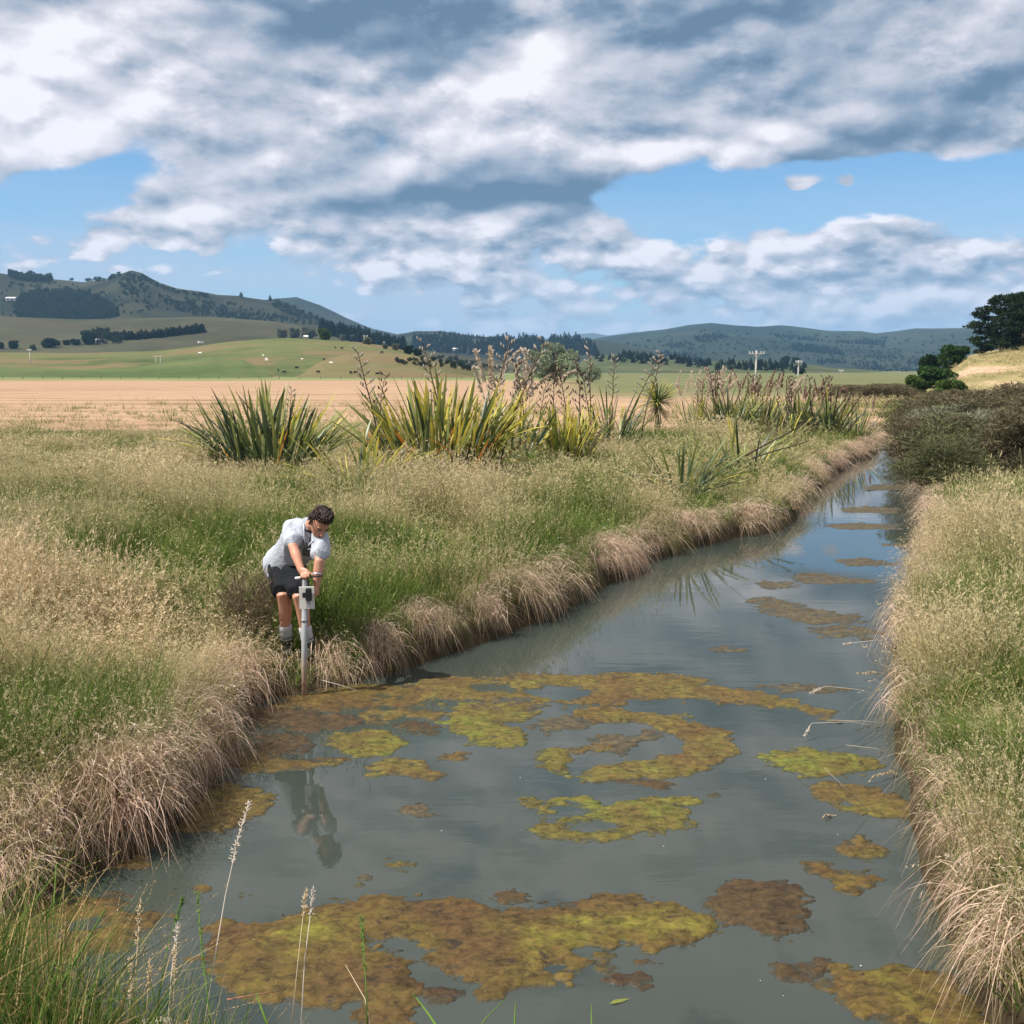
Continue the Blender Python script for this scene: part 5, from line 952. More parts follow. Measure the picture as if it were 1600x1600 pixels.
for px_, n_, s, lb in [([(1008, 556), (1040, 551), (1100, 553), (1085, 558), (1030, 560)], 70, 5, 'small dark plantation low on the green range'), ([(1085, 528), (1120, 522), (1140, 526), (1110, 536), (1090, 536)], 70, 5, 'wood below the top of the green range'), ([(1035, 538), (1070, 534), (1090, 540), (1050, 544)], 50, 4, 'small wood on the left shoulder of the green range'),
    ([(1236, 541), (1270, 541), (1310, 549), (1320, 556), (1280, 552), (1240, 548)], 150, 6, 'straight edged dark plantation on the right of the range'), ([(1300, 534), (1340, 532), (1385, 534), (1380, 540), (1330, 538)], 90, 5, 'dark wood near the right skyline'), ([(1275, 563), (1320, 563), (1322, 568), (1280, 570)], 50, 5, 'dark plantation low on the right of the range'), ([(1200, 522), (1260, 527), (1300, 536), (1270, 534), (1210, 527)], 80, 4, 'belt of bush along the shoulder of the range'), ([(1330, 570), (1365, 566), (1390, 580), (1350, 584)], 70, 5, 'bush in the gully right of the low plantation'), ([(1340, 555), (1400, 550), (1420, 560), (1380, 566)], 40, 4, 'scattered bush on the right face of the range')]:
    woods(px_, n_, s, CT, lb, GR, 1.4)
woods([(940, 545), (1000, 530), (1110, 516), (1250, 522), (1400, 528), (1500, 524), (1500, 560), (1380, 575), (1200, 560), (1000, 556)], 300, 4, RT, 'scattered bush over the green range', GR, 1.3, 'hill_scrub', 'scrub')
woods([(1380, 585), (1400, 570), (1440, 560), (1450, 580), (1420, 592)], 90, 5, RT, 'bushy gully at the foot of the green range', GR, 1.3)
# single far trees
def far_tree(u, v, hpx, label, k=0, m_=None, only=None, name='paddock_tree', group='single trees in the far paddocks', wide=1.0, cat='tree'):
    p_ = put(u, v, HB[only] if only else None)
    if not np.isfinite(p_.x): print('miss', label); return
    s = hpx * p_.y / 1600.0; me = BM[k].copy(); me.materials.clear(); me.materials.append(m_ or bm_[2]); root = empty(name, p_ - Vector((0, 0, .1 * s)), u); tag(root, label, cat, group)
    copy_mesh_obj(BT, 'trunk', root, (0, 0, 0), (0, 0, 0), s); copy_mesh_obj(me, 'crown', root, (0, 0, s * .05), (0, 0, 0), (s * wide, s * wide, s))
grey_m = foliage_mat('tree_grey', (0.10, 0.115, 0.075), (0.20, 0.21, 0.15)); 
far_tree(22, 545, 14, 'round dark tree second from the left edge in the far paddock', 0, None, BS, wide=1.1); far_tree(1, 545, 12, 'dark tree cut by the left edge, far paddock', 1, None, BS); far_tree(51, 547, 10, 'pale thin tree right of the round dark tree', 2, bm_[1], BS); far_tree(76, 543, 16, 'large dark paddock tree in the middle of the row', 3, None, BS, wide=1.5); far_tree(91, 540, 8, 'tiny tree right of the large dark paddock tree', 0, None, BS); far_tree(104, 539, 9, 'small dark tree left of the farmhouse trees', 1, None, BS, wide=1.3); far_tree(118, 539, 11, 'bushy dark tree touching the farmhouse trees', 2, None, BS, wide=1.4); far_tree(138, 538, 22, 'tallest dark tree beside the farmhouse', 0, None, BS)
for i, (u, v, h_, k, m_, lb) in enumerate([(440, 528, 15, 0, grey_m, 'leftmost pale grey tree on top of the rolling paddock'), (460, 528, 18, 1, grey_m, 'pale grey tree second on top of the rolling paddock'), (482, 529, 21, 2, grey_m, 'largest pale grey tree on top of the rolling paddock'), (508, 531, 19, 3, bm_[1], 'green tree at the right end of the pale grey ones'), (535, 532, 10, 0, grey_m, 'low pale tree at the left of the hillside hedge'), (553, 534, 12, 1, grey_m, 'pale tree beside the twin pole in the hillside hedge'), (575, 538, 13, 2, grey_m, 'pale tree right of the twin pole'), (602, 545, 9, 3, grey_m, 'small pale tree under the pine plantation'), (618, 547, 11, 0, grey_m, 'pale tree left of the round dark one below the pines'), (638, 553, 15, 1, bm_[2], 'round dark tree at the foot of the pine plantation'), (652, 556, 13, 2, bm_[2], 'dark tree right of the round one below the pines'), (1226, 568, 13, 3, bm_[2], 'dark clump of trees in the valley left of the far pole'), (1243, 568, 11, 0, bm_[2], 'smaller dark tree beside the valley clump')]):
    far_tree(u, v, h_, lb, k, m_, None, 'pasture_tree', 'trees along the paddock top', 1.15)

# ------------------------------------------------------------------ poles, posts, sheds, cattle, rocks
conc = plain('weathered_pole', (0.46, 0.43, 0.38), .8, .2, .2, 3); ceram = plain('insulator_white', (0.7, 0.7, 0.68), .3, .5)
def box_obj(name, dims, loc, m_, parent, rot=(0, 0, 0), bev=0.0):
    bm = bmesh.new(); bmesh.ops.create_cube(bm, size=1); bmesh.ops.scale(bm, vec=dims, verts=bm.verts)
    if bev: bmesh.ops.bevel(bm, geom=bm.edges[:], offset=bev, segments=2, affect='EDGES')
    me = bpy.data.meshes.new(name); bm.to_mesh(me); bm.free(); o = link(name, me, m_, parent); o.location = loc; o.rotation_euler = rot; return o
def utility_pole(x, y, z0, h, label, arm=2.6, twin=False, rz=0.0, k=1.0, group='power poles across the valley'):
    root = empty('utility_pole', (x, y, z0), rz); tag(root, label, 'power pole', group)
    for dx in ((-arm * .32, arm * .32) if twin else (0,)):
        o = link('pole', join_tubes('pole', [tube([(dx, 0, -.5), (dx, 0, h * .5), (dx, 0, h)], [.17 * k, .15 * k, .12 * k], 8)]), conc, root)
    box_obj('crossarm', (arm, .12 * k, .16 * k), (0, -.20 * k, h * .93), conc, root)
    for dx in (-.46, -.27, .27, .46):
        link('insulator', join_tubes('insulator', [tube([(dx * arm, -.20 * k, h * .93 + .08 * k), (dx * arm, -.20 * k, h * .93 + .30 * k)], [.05 * k, .06 * k], 6)]), ceram, root)
    link('brace', join_tubes('brace', [tube([(0, -.15 * k, h * .82), (arm * .25, -.22 * k, h * .92)], [.03 * k, .03 * k], 5), tube([(0, -.15 * k, h * .82), (-arm * .25, -.22 * k, h * .92)], [.03 * k, .03 * k], 5)]), conc, root)
def pole_px(u, vtop, vbase, y, label, arm_px, **kw):
    a = on_y(u, vtop, y); b = on_y(u, vbase, y); utility_pole(a.x, y, b.z, a.z - b.z, label, arm_px * y / 1600.0, **kw)
pole_px(1182, 548, 612, 150, 'nearest pale power pole rising out of the flax row', 25, k=1.0, rz=.1); pole_px(1248, 563, 606, 300, 'second pale power pole right of the nearest one', 11, k=1.5, rz=.1); pole_px(1314, 578, 604, 520, 'furthest small power pole near the end of the creek', 8, k=2.0, rz=.1)
pole_px(46, 545, 577, 330, 'single pale power pole in the left paddock', 7, k=1.2, group='poles in the left paddocks'); pole_px(247, 556, 573, 330, 'twin legged pole standing at the left of the rolling paddock', 11, twin=True, k=1.0, group='poles in the left paddocks'); pole_px(571, 524, 540, 420, 'twin legged pole on top of the rolling paddock', 7, twin=True, k=1.2, group='poles in the left paddocks'); pole_px(600, 534, 548, 420, 'thin single pole right of the twin pole on the hill', 3, k=1.0, group='poles in the left paddocks')
for i, (u, v0, v1, y) in enumerate([(1400, 604, 613, 130), (1413, 605, 614, 128), (1380, 603, 610, 135), (1366, 603, 610, 138)]):
    a = on_y(u, v0, y); b = on_y(u, v1, y); o = link('road_post', join_tubes('road_post', [tube([(0, 0, -.3), (0, 0, (a.z - b.z) * .9), (0, 0, a.z - b.z)], [.10, .10, .06], 6)]), plain('road_post_white', (.75, .75, .72), .5), None); o.location = b; tag(o, ['white road post second from the dark round bush', 'white road post nearest the dark round bush', 'white road post third from the dark round bush', 'white road post furthest left along the pale road'][i], 'road post', 'white posts along the pale road')
# pale road strip beyond the creek
road_m = plain('road_chip', (0.36, 0.35, 0.34), .9, .1, .15, 2.0)
a, b, c_, d_ = on_y(1335, 607, 140), on_y(1430, 612, 108), on_y(1430, 607, 122), on_y(1335, 603.5, 165)
me = bpy.data.meshes.new('road'); me.from_pydata([a, b, c_, d_, a - Vector((0, 1, 3)), b - Vector((0, 1, 3)), c_ - Vector((0, -1, 4)), d_ - Vector((0, -1, 4))], [], [(0, 1, 2, 3), (0, 4, 5, 1), (3, 2, 6, 7), (1, 5, 6, 2), (0, 3, 7, 4)]); tag(link('road', me, road_m), 'pale sealed road on a low bank beyond the creek', 'road', None, 'structure')
wallm = plain('shed_white', (.50, .49, .46), .7, .2, .1, 2); roofm = plain('roof_iron', (.40, .40, .40), .45, .4, .1, 2); glassm = plain('window_dark', (.03, .035, .04), .15, .5)
def shed(u, v, wpx, hpx, label, rz=0.0, only=None, roof=None, name='farm_shed', cat='shed'):
    p_ = put(u, v, HB[only] if only else None); s = p_.y / 1600.0; w_, h_, d_ = wpx * s, hpx * s, wpx * s * .7; root = empty(name, p_ - Vector((0, 0, .3)), rz); tag(root, label, cat, 'farm buildings')
    bm = bmesh.new(); vs = [bm.verts.new(q) for q in [(-w_ / 2, -d_ / 2, 0), (w_ / 2, -d_ / 2, 0), (w_ / 2, d_ / 2, 0), (-w_ / 2, d_ / 2, 0), (-w_ / 2, -d_ / 2, h_ * .62), (w_ / 2, -d_ / 2, h_ * .62), (w_ / 2, d_ / 2, h_ * .62), (-w_ / 2, d_ / 2, h_ * .62), (-w_ / 2, 0, h_ * .97), (w_ / 2, 0, h_ * .97)]]
    for f in [(0, 1, 5, 4), (2, 3, 7, 6), (1, 2, 6, 9, 5), (3, 0, 4, 8, 7)]: bm.faces.new([vs[i] for i in f])
    me = bpy.data.meshes.new('wall'); bm.to_mesh(me); bm.free(); link('wall', me, wallm, root)
    for sgn in (-1, 1):
        y0 = sgn * d_ * .56; bm = bmesh.new(); t_ = h_ * .05
        q = [(-w_ * .54, y0, h_ * .58), (w_ * .54, y0, h_ * .58), (w_ * .54, 0, h_ * 1.0), (-w_ * .54, 0, h_ * 1.0)]; lo = [bm.verts.new(a_) for a_ in q]; hi = [bm.verts.new((a_[0], a_[1], a_[2] + t_)) for a_ in q]
        bm.faces.new(lo); bm.faces.new(hi[::-1])
        for i in range(4): bm.faces.new([lo[i], hi[i], hi[(i + 1) % 4], lo[(i + 1) % 4]])
        bmesh.ops.recalc_face_normals(bm, faces=bm.faces[:]); me = bpy.data.meshes.new('roof'); bm.to_mesh(me); bm.free(); link('roof', me, roof or roofm, root)
    for fx in (-.28, .22): box_obj('window', (w_ * .2, .08, h_ * .25), (fx * w_, -d_ / 2 - .03, h_ * .32), glassm, root)
shed(478, 529, 7, 6, 'small white shed among the pale trees on the hill top', .2, None, wallm); shed(158, 536, 14, 7, 'low farmhouse half hidden by the dark trees', 0, BS, None, 'farmhouse', 'house'); shed(18, 470, 14, 6, 'pale house high on the slope of the left hills', .1, RHn, None, 'farmhouse', 'house'); shed(55, 502, 8, 4, 'tiny pale house below the dark round wood', 0, RHn, None, 'farmhouse', 'house'); shed(712, 548, 9, 4.5, 'white farm building in front of the middle pine wood', 0, None, wallm, 'farmhouse', 'house')
# cattle grazing on the rolling paddock
def loft(rings, seg=12, caps=True):
    """rings: (centre, half-width a along A, half-width b along B, A, B)"""
    co, q = [], []
    for (c, a, b, A, B) in rings:
        for k in range(seg): w_ = 2 * math.pi * k / seg; co.append(tuple(Vector(c) + A * (math.cos(w_) * a) + B * (math.sin(w_) * b)))
    n_ = len(rings)
    for i in range(n_ - 1):
        for k in range(seg): q.append((i * seg + k, i * seg + (k + 1) % seg, (i + 1) * seg + (k + 1) % seg, (i + 1) * seg + k))
    return co, q, ([tuple(range(seg))[::-1], tuple((n_ - 1) * seg + k for k in range(seg))] if caps else [])
Xv, Yv, Zv = Vector((1, 0, 0)), Vector((0, 1, 0)), Vector((0, 0, 1))
def voxel(name, tubes, vox, smooth=4, mat_=None, parent=None):
    """one continuous surface out of overlapping lofts"""
    me = join_tubes(name, tubes); bm = bmesh.new(); bm.from_mesh(me); bmesh.ops.recalc_face_normals(bm, faces=bm.faces[:]); bm.to_mesh(me); bm.free()
    o = bpy.data.objects.new(name + '_tmp', me); COL.objects.link(o); md = o.modifiers.new('r', 'REMESH'); md.mode = 'VOXEL'; md.voxel_size = vox; ms = o.modifiers.new('s', 'SMOOTH'); ms.iterations = smooth; ms.factor = .5
    dg = bpy.context.evaluated_depsgraph_get(); m2 = bpy.data.meshes.new_from_object(o.evaluated_get(dg)); m2.name = name; bpy.data.objects.remove(o)
    for p_ in m2.polygons: p_.use_smooth = True
    m2.materials.clear()
    if mat_ is not None: m2.materials.append(mat_)
    return m2
body = [loft([((x, 0, z), a, b, Yv, Zv) for x, z, a, b in [(-.82, 1.08, .12, .16), (-.72, 1.05, .26, .30), (-.35, 1.0, .33, .36), (.1, .97, .34, .38), (.5, 1.02, .30, .38), (.78, 1.08, .20, .30), (.95, .98, .13, .20), (1.15, .72, .11, .15), (1.28, .45, .10, .13), (1.40, .22, .07, .08), (1.46, .12, .05, .05)]])]
for (x, s_) in [(.58, 1), (.58, -1)]: body.append(loft([((x, s_ * .17, z), a, a, Xv, Yv) for z, a in [(.95, .13), (.6, .09), (.38, .06), (.12, .05), (0, .07)]], 8))
for s_ in (1, -1): body.append(loft([((x, s_ * .19, z), a, a * .8, Xv, Yv) for x, z, a in [(-.62, .95, .20), (-.55, .68, .13), (-.74, .42, .07), (-.68, .12, .05), (-.66, 0, .07)]], 8))
body.append(tube([(-.84, 0, 1.2), (-.92, 0, 1.0), (-.93, 0, .5)], [.04, .03, .03], 6)); body.append(tube([(1.22, .1, .62), (1.2, .27, .62)], [.05, .02], 6)); body.append(tube([(1.22, -.1, .62), (1.2, -.27, .62)], [.05, .02], 6))
COW = voxel('cow', body, .045, 3, plain('cow_black', (.018, .015, .013), .8, .2))
for i, (u, v, lb) in enumerate([(444, 584, 'black cow furthest left below the brown hillside'), (435, 581, 'black cow upper left of the pair by the paddock foot'), (464, 577, 'black cow grazing alone at the foot of the rolling paddock'), (497, 584, 'black cow left of the small group below the hill'), (548, 585, 'black cow in the middle of the group below the hill'), (556, 585, 'black cow right of the middle one below the hill'), (524, 545, 'black cow high on the rolling paddock near the trees'), (534, 546, 'second black cow high on the rolling paddock'), (597, 553, 'black cow on the right slope of the rolling paddock'), (506, 564, 'black cow on the brownish part of the rolling paddock'), (590, 587, 'black cow furthest right at the paddock foot')]):
    p_ = put(u, v)
    if np.isfinite(p_.x): o = bpy.data.objects.new('cow', COW); COL.objects.link(o); o.location = p_; o.rotation_euler = (0, 0, i * 1.9); o.scale = (.62,) * 3; tag(o, lb, 'cow', 'black cattle on the rolling paddock')
def rock(u, v, wpx, hpx, label, seed):
    p_ = put(u, v); s = p_.y / 1600.0; bm = bmesh.new(); bmesh.ops.create_icosphere(bm, subdivisions=3, radius=1); r_ = random.Random(seed); dirs = [Vector((r_.gauss(0, 1), r_.gauss(0, 1), r_.gauss(0, 1))).normalized() for _ in range(9)]
    for v_ in bm.verts:
        for d in dirs: k_ = v_.co.dot(d); v_.co -= d * max(0, k_ - .62) * .9
    bmesh.ops.scale(bm, vec=(wpx * s * .6, wpx * s * .45, hpx * s * .8), verts=bm.verts); me = bpy.data.meshes.new('rock'); bm.to_mesh(me); bm.free(); o = link('rock', me, rock_m); o.location = p_; o.rotation_euler = (0, 0, seed); tag(o, label, 'rock', 'pale rocks on the rolling paddock')
rock_m = plain('limestone', (.58, .54, .48), .9, .1, .25, .8)
rock(314, 536, 9, 5, 'largest white rock on the left of the rolling paddock', 1); rock(313, 552, 9, 2.5, 'flat white rock below the largest one', 2); rock(411, 556, 4, 3, 'pale rock above the bare scar on the hill', 3); rock(517, 567, 8, 2.5, 'flat pale rock on the brown part of the hill', 4); rock(472, 561, 5, 2.5, 'small pale rock right of the bare scar', 5); rock(417, 563, 5, 7, 'tall narrow scar of pale rock on the hill', 6)

uv = inside([(1462, 612), (1490, 578), (1520, 557), (1600, 541), (1640, 535), (1640, 628), (1470, 626)], 2600); p_ = hit(uv[:, 0], uv[:, 1], HB['slip_hill']); k = np.isfinite(p_[:, 0]); p_ = p_[k]; bare = np.zeros(len(p_))
for c, sx, sy in ((slip_c[0], 5.0, 10), (slip_c[1], 4.5, 10), (slip_c[2], 4.0, 6)):
    if np.isfinite(c[0]): bare = np.maximum(bare, np.exp(-((p_[:, 0] - c[0]) / sx) ** 2 - ((p_[:, 1] - c[1]) / sy) ** 2))
k = rng.uniform(0, 1, len(p_)) < (0.35 + 0.8 * fbm(p_[:, 0] * .25, p_[:, 1] * .25, 3, 12)) * (1 - 1.5 * bare); p_ = p_[k]; N_ = len(p_); s = rng.uniform(.7, 1.5, N_)
scatter('hillside_grass', p_, np.stack([rng.normal(0, .15, N_), rng.normal(0, .15, N_), rng.uniform(0, 6.28, N_)], -1), np.stack([s * 1.5, s * 1.5, s], -1), 0.62 + rng.normal(0, .2, N_), rng.integers(0, 7, N_), far_c, 'dry tufts on the hillside around the clay slip')
uv = inside([(1380, 618), (1425, 610), (1500, 614), (1640, 622), (1640, 640), (1380, 640)], 900); p_ = on_z(uv[:, 0], uv[:, 1], .85); p_[:, 2] = H_ground(p_[:, 0], p_[:, 1]); N_ = len(p_); s = rng.uniform(.7, 1.4, N_)
scatter('distant_grass', p_, np.stack([np.zeros(N_), np.zeros(N_), rng.uniform(0, 6.28, N_)], -1), np.stack([s * 1.6, s * 1.6, s], -1), 0.35 + rng.normal(0, .2, N_), rng.integers(0, 7, N_), far_c, 'yellow green grass between the creek end and the green bushes')

# post and wire fence along the foot of the paddocks
root = empty('wire_fence', (-60, 216, .6)); tag(root, 'thin post and wire fence along the far edge of the tan field', 'fence'); post_m = plain('fence_post', (.16, .14, .12), .9, .1, .2, 3)
POST = join_tubes('post', [tube([(0, 0, -.4), (0, 0, 1.0)], [.07, .06], 6)]); POST.materials.append(post_m)
for i in range(32): copy_mesh_obj(POST, 'post', root, (-64 + i * 4.2, 1.5 * math.sin(i * .3), 0), (0, 0, 0), 1.0)
for zz in (.35, .62, .88): link('wire', join_tubes('wire', [tube([(-64 + i * 4.2, 1.5 * math.sin(i * .3) - .08, zz) for i in range(32)], [.012] * 32, 4)]), post_m, root)

# ------------------------------------------------------------------ the man bending over his sampling pole
skin, n = mat('skin'); p = n.new('ShaderNodeTexCoord').outputs['Object']
c = n.mix(n.noise(p, 22.0, 4, .6), (0.40, 0.185, 0.115), (0.54, 0.285, 0.19)); b = n.new('ShaderNodeBsdfPrincipled'); n.put(b.inputs['Base Color'], c); b.inputs['Roughness'].default_value = .5; b.inputs['Specular IOR Level'].default_value = .35
b.inputs['Subsurface Weight'].default_value = .12; b.inputs['Subsurface Radius'].default_value = (.012, .005, .003); finish(n, b.outputs[0])
def cloth(name, a, b_, scale=14.0, bstr=.6):
    m, n = mat(name); p = n.new('ShaderNodeTexCoord').outputs['Object']; z = n.noise(n.v('MULTIPLY', p, (1, 1, 1.8)), scale, 4, .55, 1.2); f = n.noise(p, 160, 2)
    finish(n, princ(n, n.mix(f, a, b_), .9, .1, n.m('ADD', z, n.m('MULTIPLY', f, .06)), bstr, .012)); return m
shirt_m = cloth('shirt_cloth', (0.31, 0.335, 0.375), (0.39, 0.41, 0.45)); short_m = cloth('shorts_cloth', (0.010, 0.011, 0.013), (0.020, 0.022, 0.025)); sock_m = cloth('sock_wool', (0.36, 0.355, 0.36), (0.52, 0.51, 0.52), 40); sockb_m = cloth('sock_band', (0.12, 0.12, 0.14), (0.2, 0.2, 0.22), 40)
boot_m = plain('boot_rubber', (0.030, 0.032, 0.024), .55, .3, .3, 12); hair_m = plain('hair_brown', (0.034, 0.021, 0.014), .55, .3, .6, 60); dark_m = plain('eye_dark', (.012, .010, .009), .3, .5); lip_m = plain('lip', (.26, .10, .08), .5, .3); undershirt_m = cloth('undershirt', (.015, .015, .017), (.03, .03, .033))
J = lambda u, v, y: on_y(u, v, y)
hip = J(446, 880, 8.64); hR = J(437, 884, 8.66); hL = J(459, 886, 8.58); kR = J(443, 931, 8.42); aR = J(447.5, 1001, 8.52); kL = J(468, 933, 8.35); aL = J(481, 1004, 8.42)
sR = J(452, 822, 8.38); sL = J(503, 840, 8.22); neck = J(485, 821, 8.30); HC = J(500, 815, 8.16); eR = J(458.5, 855, 8.13); wR = J(470.5, 891, 8.00); eL = J(499, 878, 8.06); wL = J(494, 917, 8.04)
side = (sL - sR).normalized(); spine = ((sR + sL) / 2 - hip).normalized(); fwd = side.cross(spine).normalized()
if fwd.y > 0: fwd = -fwd
def limb(pts, rads, seg=12):
    q = [Vector(p_) for p_ in pts]; out = []
    for i, p_ in enumerate(q):
        t = (q[min(i + 1, len(q) - 1)] - q[max(i - 1, 0)]).normalized(); A = (side - t * side.dot(t)).normalized(); B = t.cross(A); r0, r1 = rads[i] if isinstance(rads[i], tuple) else (rads[i], rads[i]); out.append((p_, r0, r1, A, B))
    e0 = out[0]; e1 = out[-1]; t0 = (q[0] - q[1]).normalized(); t1 = (q[-1] - q[-2]).normalized()
    out = [(e0[0] + t0 * e0[1] * .7, e0[1] * .45, e0[2] * .45, e0[3], e0[4])] + out + [(e1[0] + t1 * e1[1] * .7, e1[1] * .45, e1[2] * .45, e1[3], e1[4])]
    return loft(out, seg)
f = Vector((0.33, -0.62, -0.70)).normalized(); h = Vector((0.30, -0.30, 0.90)); h = (h - f * h.dot(f)).normalized(); r = f.cross(h).normalized()   # face, crown and the man's right
if r.x > 0: r = -r
hp = lambda a, b_, c_: HC + r * a + f * b_ + h * c_
body = [limb([hR, hR.lerp(kR, .5), kR, kR.lerp(aR, .30) - fwd * .012, kR.lerp(aR, .65), aR], [(.088, .092), (.078, .082), (.058, .062), (.056, .062), (.044, .048), (.037, .042)]),
        limb([hL, hL.lerp(kL, .5), kL, kL.lerp(aL, .30) - fwd * .012, kL.lerp(aL, .65), aL], [(.088, .092), (.078, .082), (.058, .062), (.056, .062), (.044, .048), (.037, .042)]),
        limb([hip - spine * .04, hip + spine * .12, (sR + sL) / 2 - spine * .16, (sR + sL) / 2 - spine * .04], [(.115, .082), (.105, .075), (.125, .085), (.115, .065)], 18),
        limb([neck - spine * .05, neck + (HC - neck) * .45, hp(0, -.01, -.05)], [.066, .058, .056]),
        limb([sR, sR.lerp(eR, .5), eR, eR.lerp(wR, .35), eR.lerp(wR, .75), wR], [(.046, .048), (.046, .048), (.040, .043), (.043, .041), (.032, .030), (.029, .023)]),
        limb([sL, sL.lerp(eL, .5), eL, eL.lerp(wL, .35), eL.lerp(wL, .75), wL], [(.046, .048), (.046, .048), (.040, .043), (.043, .041), (.032, .030), (.029, .023)])]
body.append(loft([(hp(0, b_, c_), ra, rb, r, f) for c_, b_, ra, rb in [(-.122, .058, .018, .014), (-.108, .050, .036, .036), (-.08, .030, .054, .064), (-.045, .014, .066, .084), (-.005, .004, .072, .094), (.035, -.002, .075, .098), (.07, -.006, .069, .090), (.098, -.010, .050, .068), (.116, -.012, .020, .030)]], 18))
body += [tube([hp(0, .092, .012), hp(0, .108, -.014), hp(0, .118, -.036), hp(0, .096, -.046)], [.007, .010, .015, .010], 8), tube([hp(-.045, .078, .022), hp(0, .097, .020), hp(.045, .078, .022)], [.010, .011, .010], 8), tube([hp(-.022, .082, -.070), hp(0, .092, -.068), hp(.022, .082, -.070)], [.007, .010, .007], 8), tube([hp(0, .070, -.105), hp(0, .082, -.112)], [.020, .012], 8)]
for s_ in (1, -1): body.append(loft([(hp(s_ * .070, -.006, z_), a, b_, r, f) for z_, a, b_ in [(-.042, .006, .008), (-.03, .012, .016), (-.005, .014, .022), (.014, .012, .020), (.024, .006, .010)]], 10))
# hands: palm, four unequal fingers and a thumb closed round what they hold
poleT = J(476.5, 897, 7.96); poleB = J(475, 1090, 7.96); barA = J(462, 903.5, 7.96); barB = J(505, 899, 7.96); bar = (barB - barA).normalized(); up = Vector((0, 0, 1))
def finger(pts, r0=.0092): body.append(limb(pts, [r0, r0 * .98, r0 * .92, r0 * .75], 8))
palm = barA.lerp(barB, .36) + up * .022 + Vector((0, .014, 0)); body.append(limb([wR, wR.lerp(palm, .5), palm], [(.030, .022), (.040, .020), (.042, .018)]))
for i in range(4):
    b0 = palm + bar * (-.030 + .020 * i) + Vector((0, -.006, .004)); L = (.86, 1.0, .95, .76)[3 - i]
    finger([b0, b0 + Vector((0, -.028, .004)) * L, b0 + Vector((0, -.040, -.022)) * L, b0 + Vector((0, -.022, -.040)) * L])
th0 = wR.lerp(palm, .55) + bar * .030; finger([th0, th0 + bar * .020 + up * -.004, th0 + bar * .040 + Vector((0, -.016, -.014)), th0 + bar * .046 + Vector((0, -.030, -.024))], .0105)
palm2 = J(492.5, 929, 8.03); body.append(limb([wL, wL.lerp(palm2, .5), palm2], [(.028, .023), (.024, .040), (.022, .042)]))
for i in range(4):
    b0 = palm2 + up * (.026 - .019 * i) + Vector((-.010, -.012, -.012)); L = (.88, 1.0, .94, .76)[i]
    finger([b0, b0 + Vector((-.004, -.032, 0)) * L, b0 + Vector((-.022, -.046, -.003)) * L, b0 + Vector((-.042, -.040, -.004)) * L])
th0 = palm2 + up * .030 + Vector((-.012, 0, 0)); finger([th0, th0 + Vector((-.018, -.012, .008)), th0 + Vector((-.036, -.020, .010)), th0 + Vector((-.050, -.026, .006))], .0105)
man = empty('person', ((aR.x + aL.x) / 2, 8.47, aR.z - .09)); tag(man, 'man in grey short sleeved shirt and black shorts bending over a pole at the water', 'person')
def kid(name, me, m_, parent=None):
    par = parent or man; o = bpy.data.objects.new(name, me); COL.objects.link(o); o.parent = par
    o.location = -Vector(man.location) if par is man else (0, 0, 0)
    if not me.materials: me.materials.append(m_)
    return o
kid('body', voxel('body', body, .0058, 3), skin)
mid = (sR + sL) / 2
back = -fwd
sh = [limb([hip - spine * .105 + fwd * .012, hip + spine * .0, hip + spine * .15 + back * .01, mid - spine * .20 + back * .015, mid - spine * .08 + back * .02, mid + spine * .005 + back * .01, neck + spine * .005], [(.182, .150), (.176, .140), (.156, .116), (.176, .124), (.182, .112), (.138, .086), (.080, .074)], 20),
      limb([sR - side * -.02, sR + (eR - sR) * .35, sR + (eR - sR) * .80], [(.079, .077), (.070, .071), (.074, .078)]), limb([sL + side * -.02, sL + (eL - sL) * .35, sL + (eL - sL) * .72], [(.079, .077), (.069, .070), (.072, .076)]),
      limb([hR - side * .045 + spine * .10 + fwd * .05, hR - side * .035 - spine * .01 + fwd * .07, hR - side * .02 - up * .02 + fwd * .09], [(.062, .045), (.068, .050), (.055, .036)])]
shm = voxel('shirt', sh, .0085, 4)
for v_ in shm.vertices:      # hanging folds
    k_ = v_.co; q = (k_ - hip); a_ = q.dot(side); b_ = q.dot(spine); v_.co += v_.normal * (.0085 * (1.35 - 2 * abs(math.sin(a_ * 15 + b_ * 11 + 2.2 * math.sin(b_ * 9))) ** .7) + .004 * math.sin(b_ * 46 + a_ * 22 + 1.5 * math.sin(a_ * 13)))
shirt = kid('shirt', shm, shirt_m)
def strip_along(name, pts, wid, m_, parent):
    me = join_tubes(name, [tube(pts, [wid] * len(pts), 6)]); o = kid(name, me, m_, parent); return o
nk = lambda a, b_, c_: neck + side * a + fwd * b_ + spine * c_
from mathutils.bvhtree import BVHTree
bm_s = bmesh.new(); bm_s.from_mesh(shm); tree_s = BVHTree.FromBMesh(bm_s)
collar_m = plain('collar_cloth', (.58, .60, .63), .9, .1, .1, 30)
def on_shirt(u, v, off=.004):
    d = Vector(ray(u, v)).normalized(); hit_, nrm, _, _ = tree_s.ray_cast(Vector((0, 0, CAM_Z)), d)
    return (hit_ + nrm * off) if hit_ is not None else on_y(u, v, 8.1)
strip_along('collar', [on_shirt(u, v, .006) for u, v in [(474.5, 819), (475, 828), (476, 838), (477.2, 847), (479, 854.5)]], .0062, collar_m, shirt); strip_along('collar', [on_shirt(u, v, .006) for u, v in [(490, 845), (486.5, 848.5), (483, 851.5), (479, 854.5)]], .0062, collar_m, shirt)
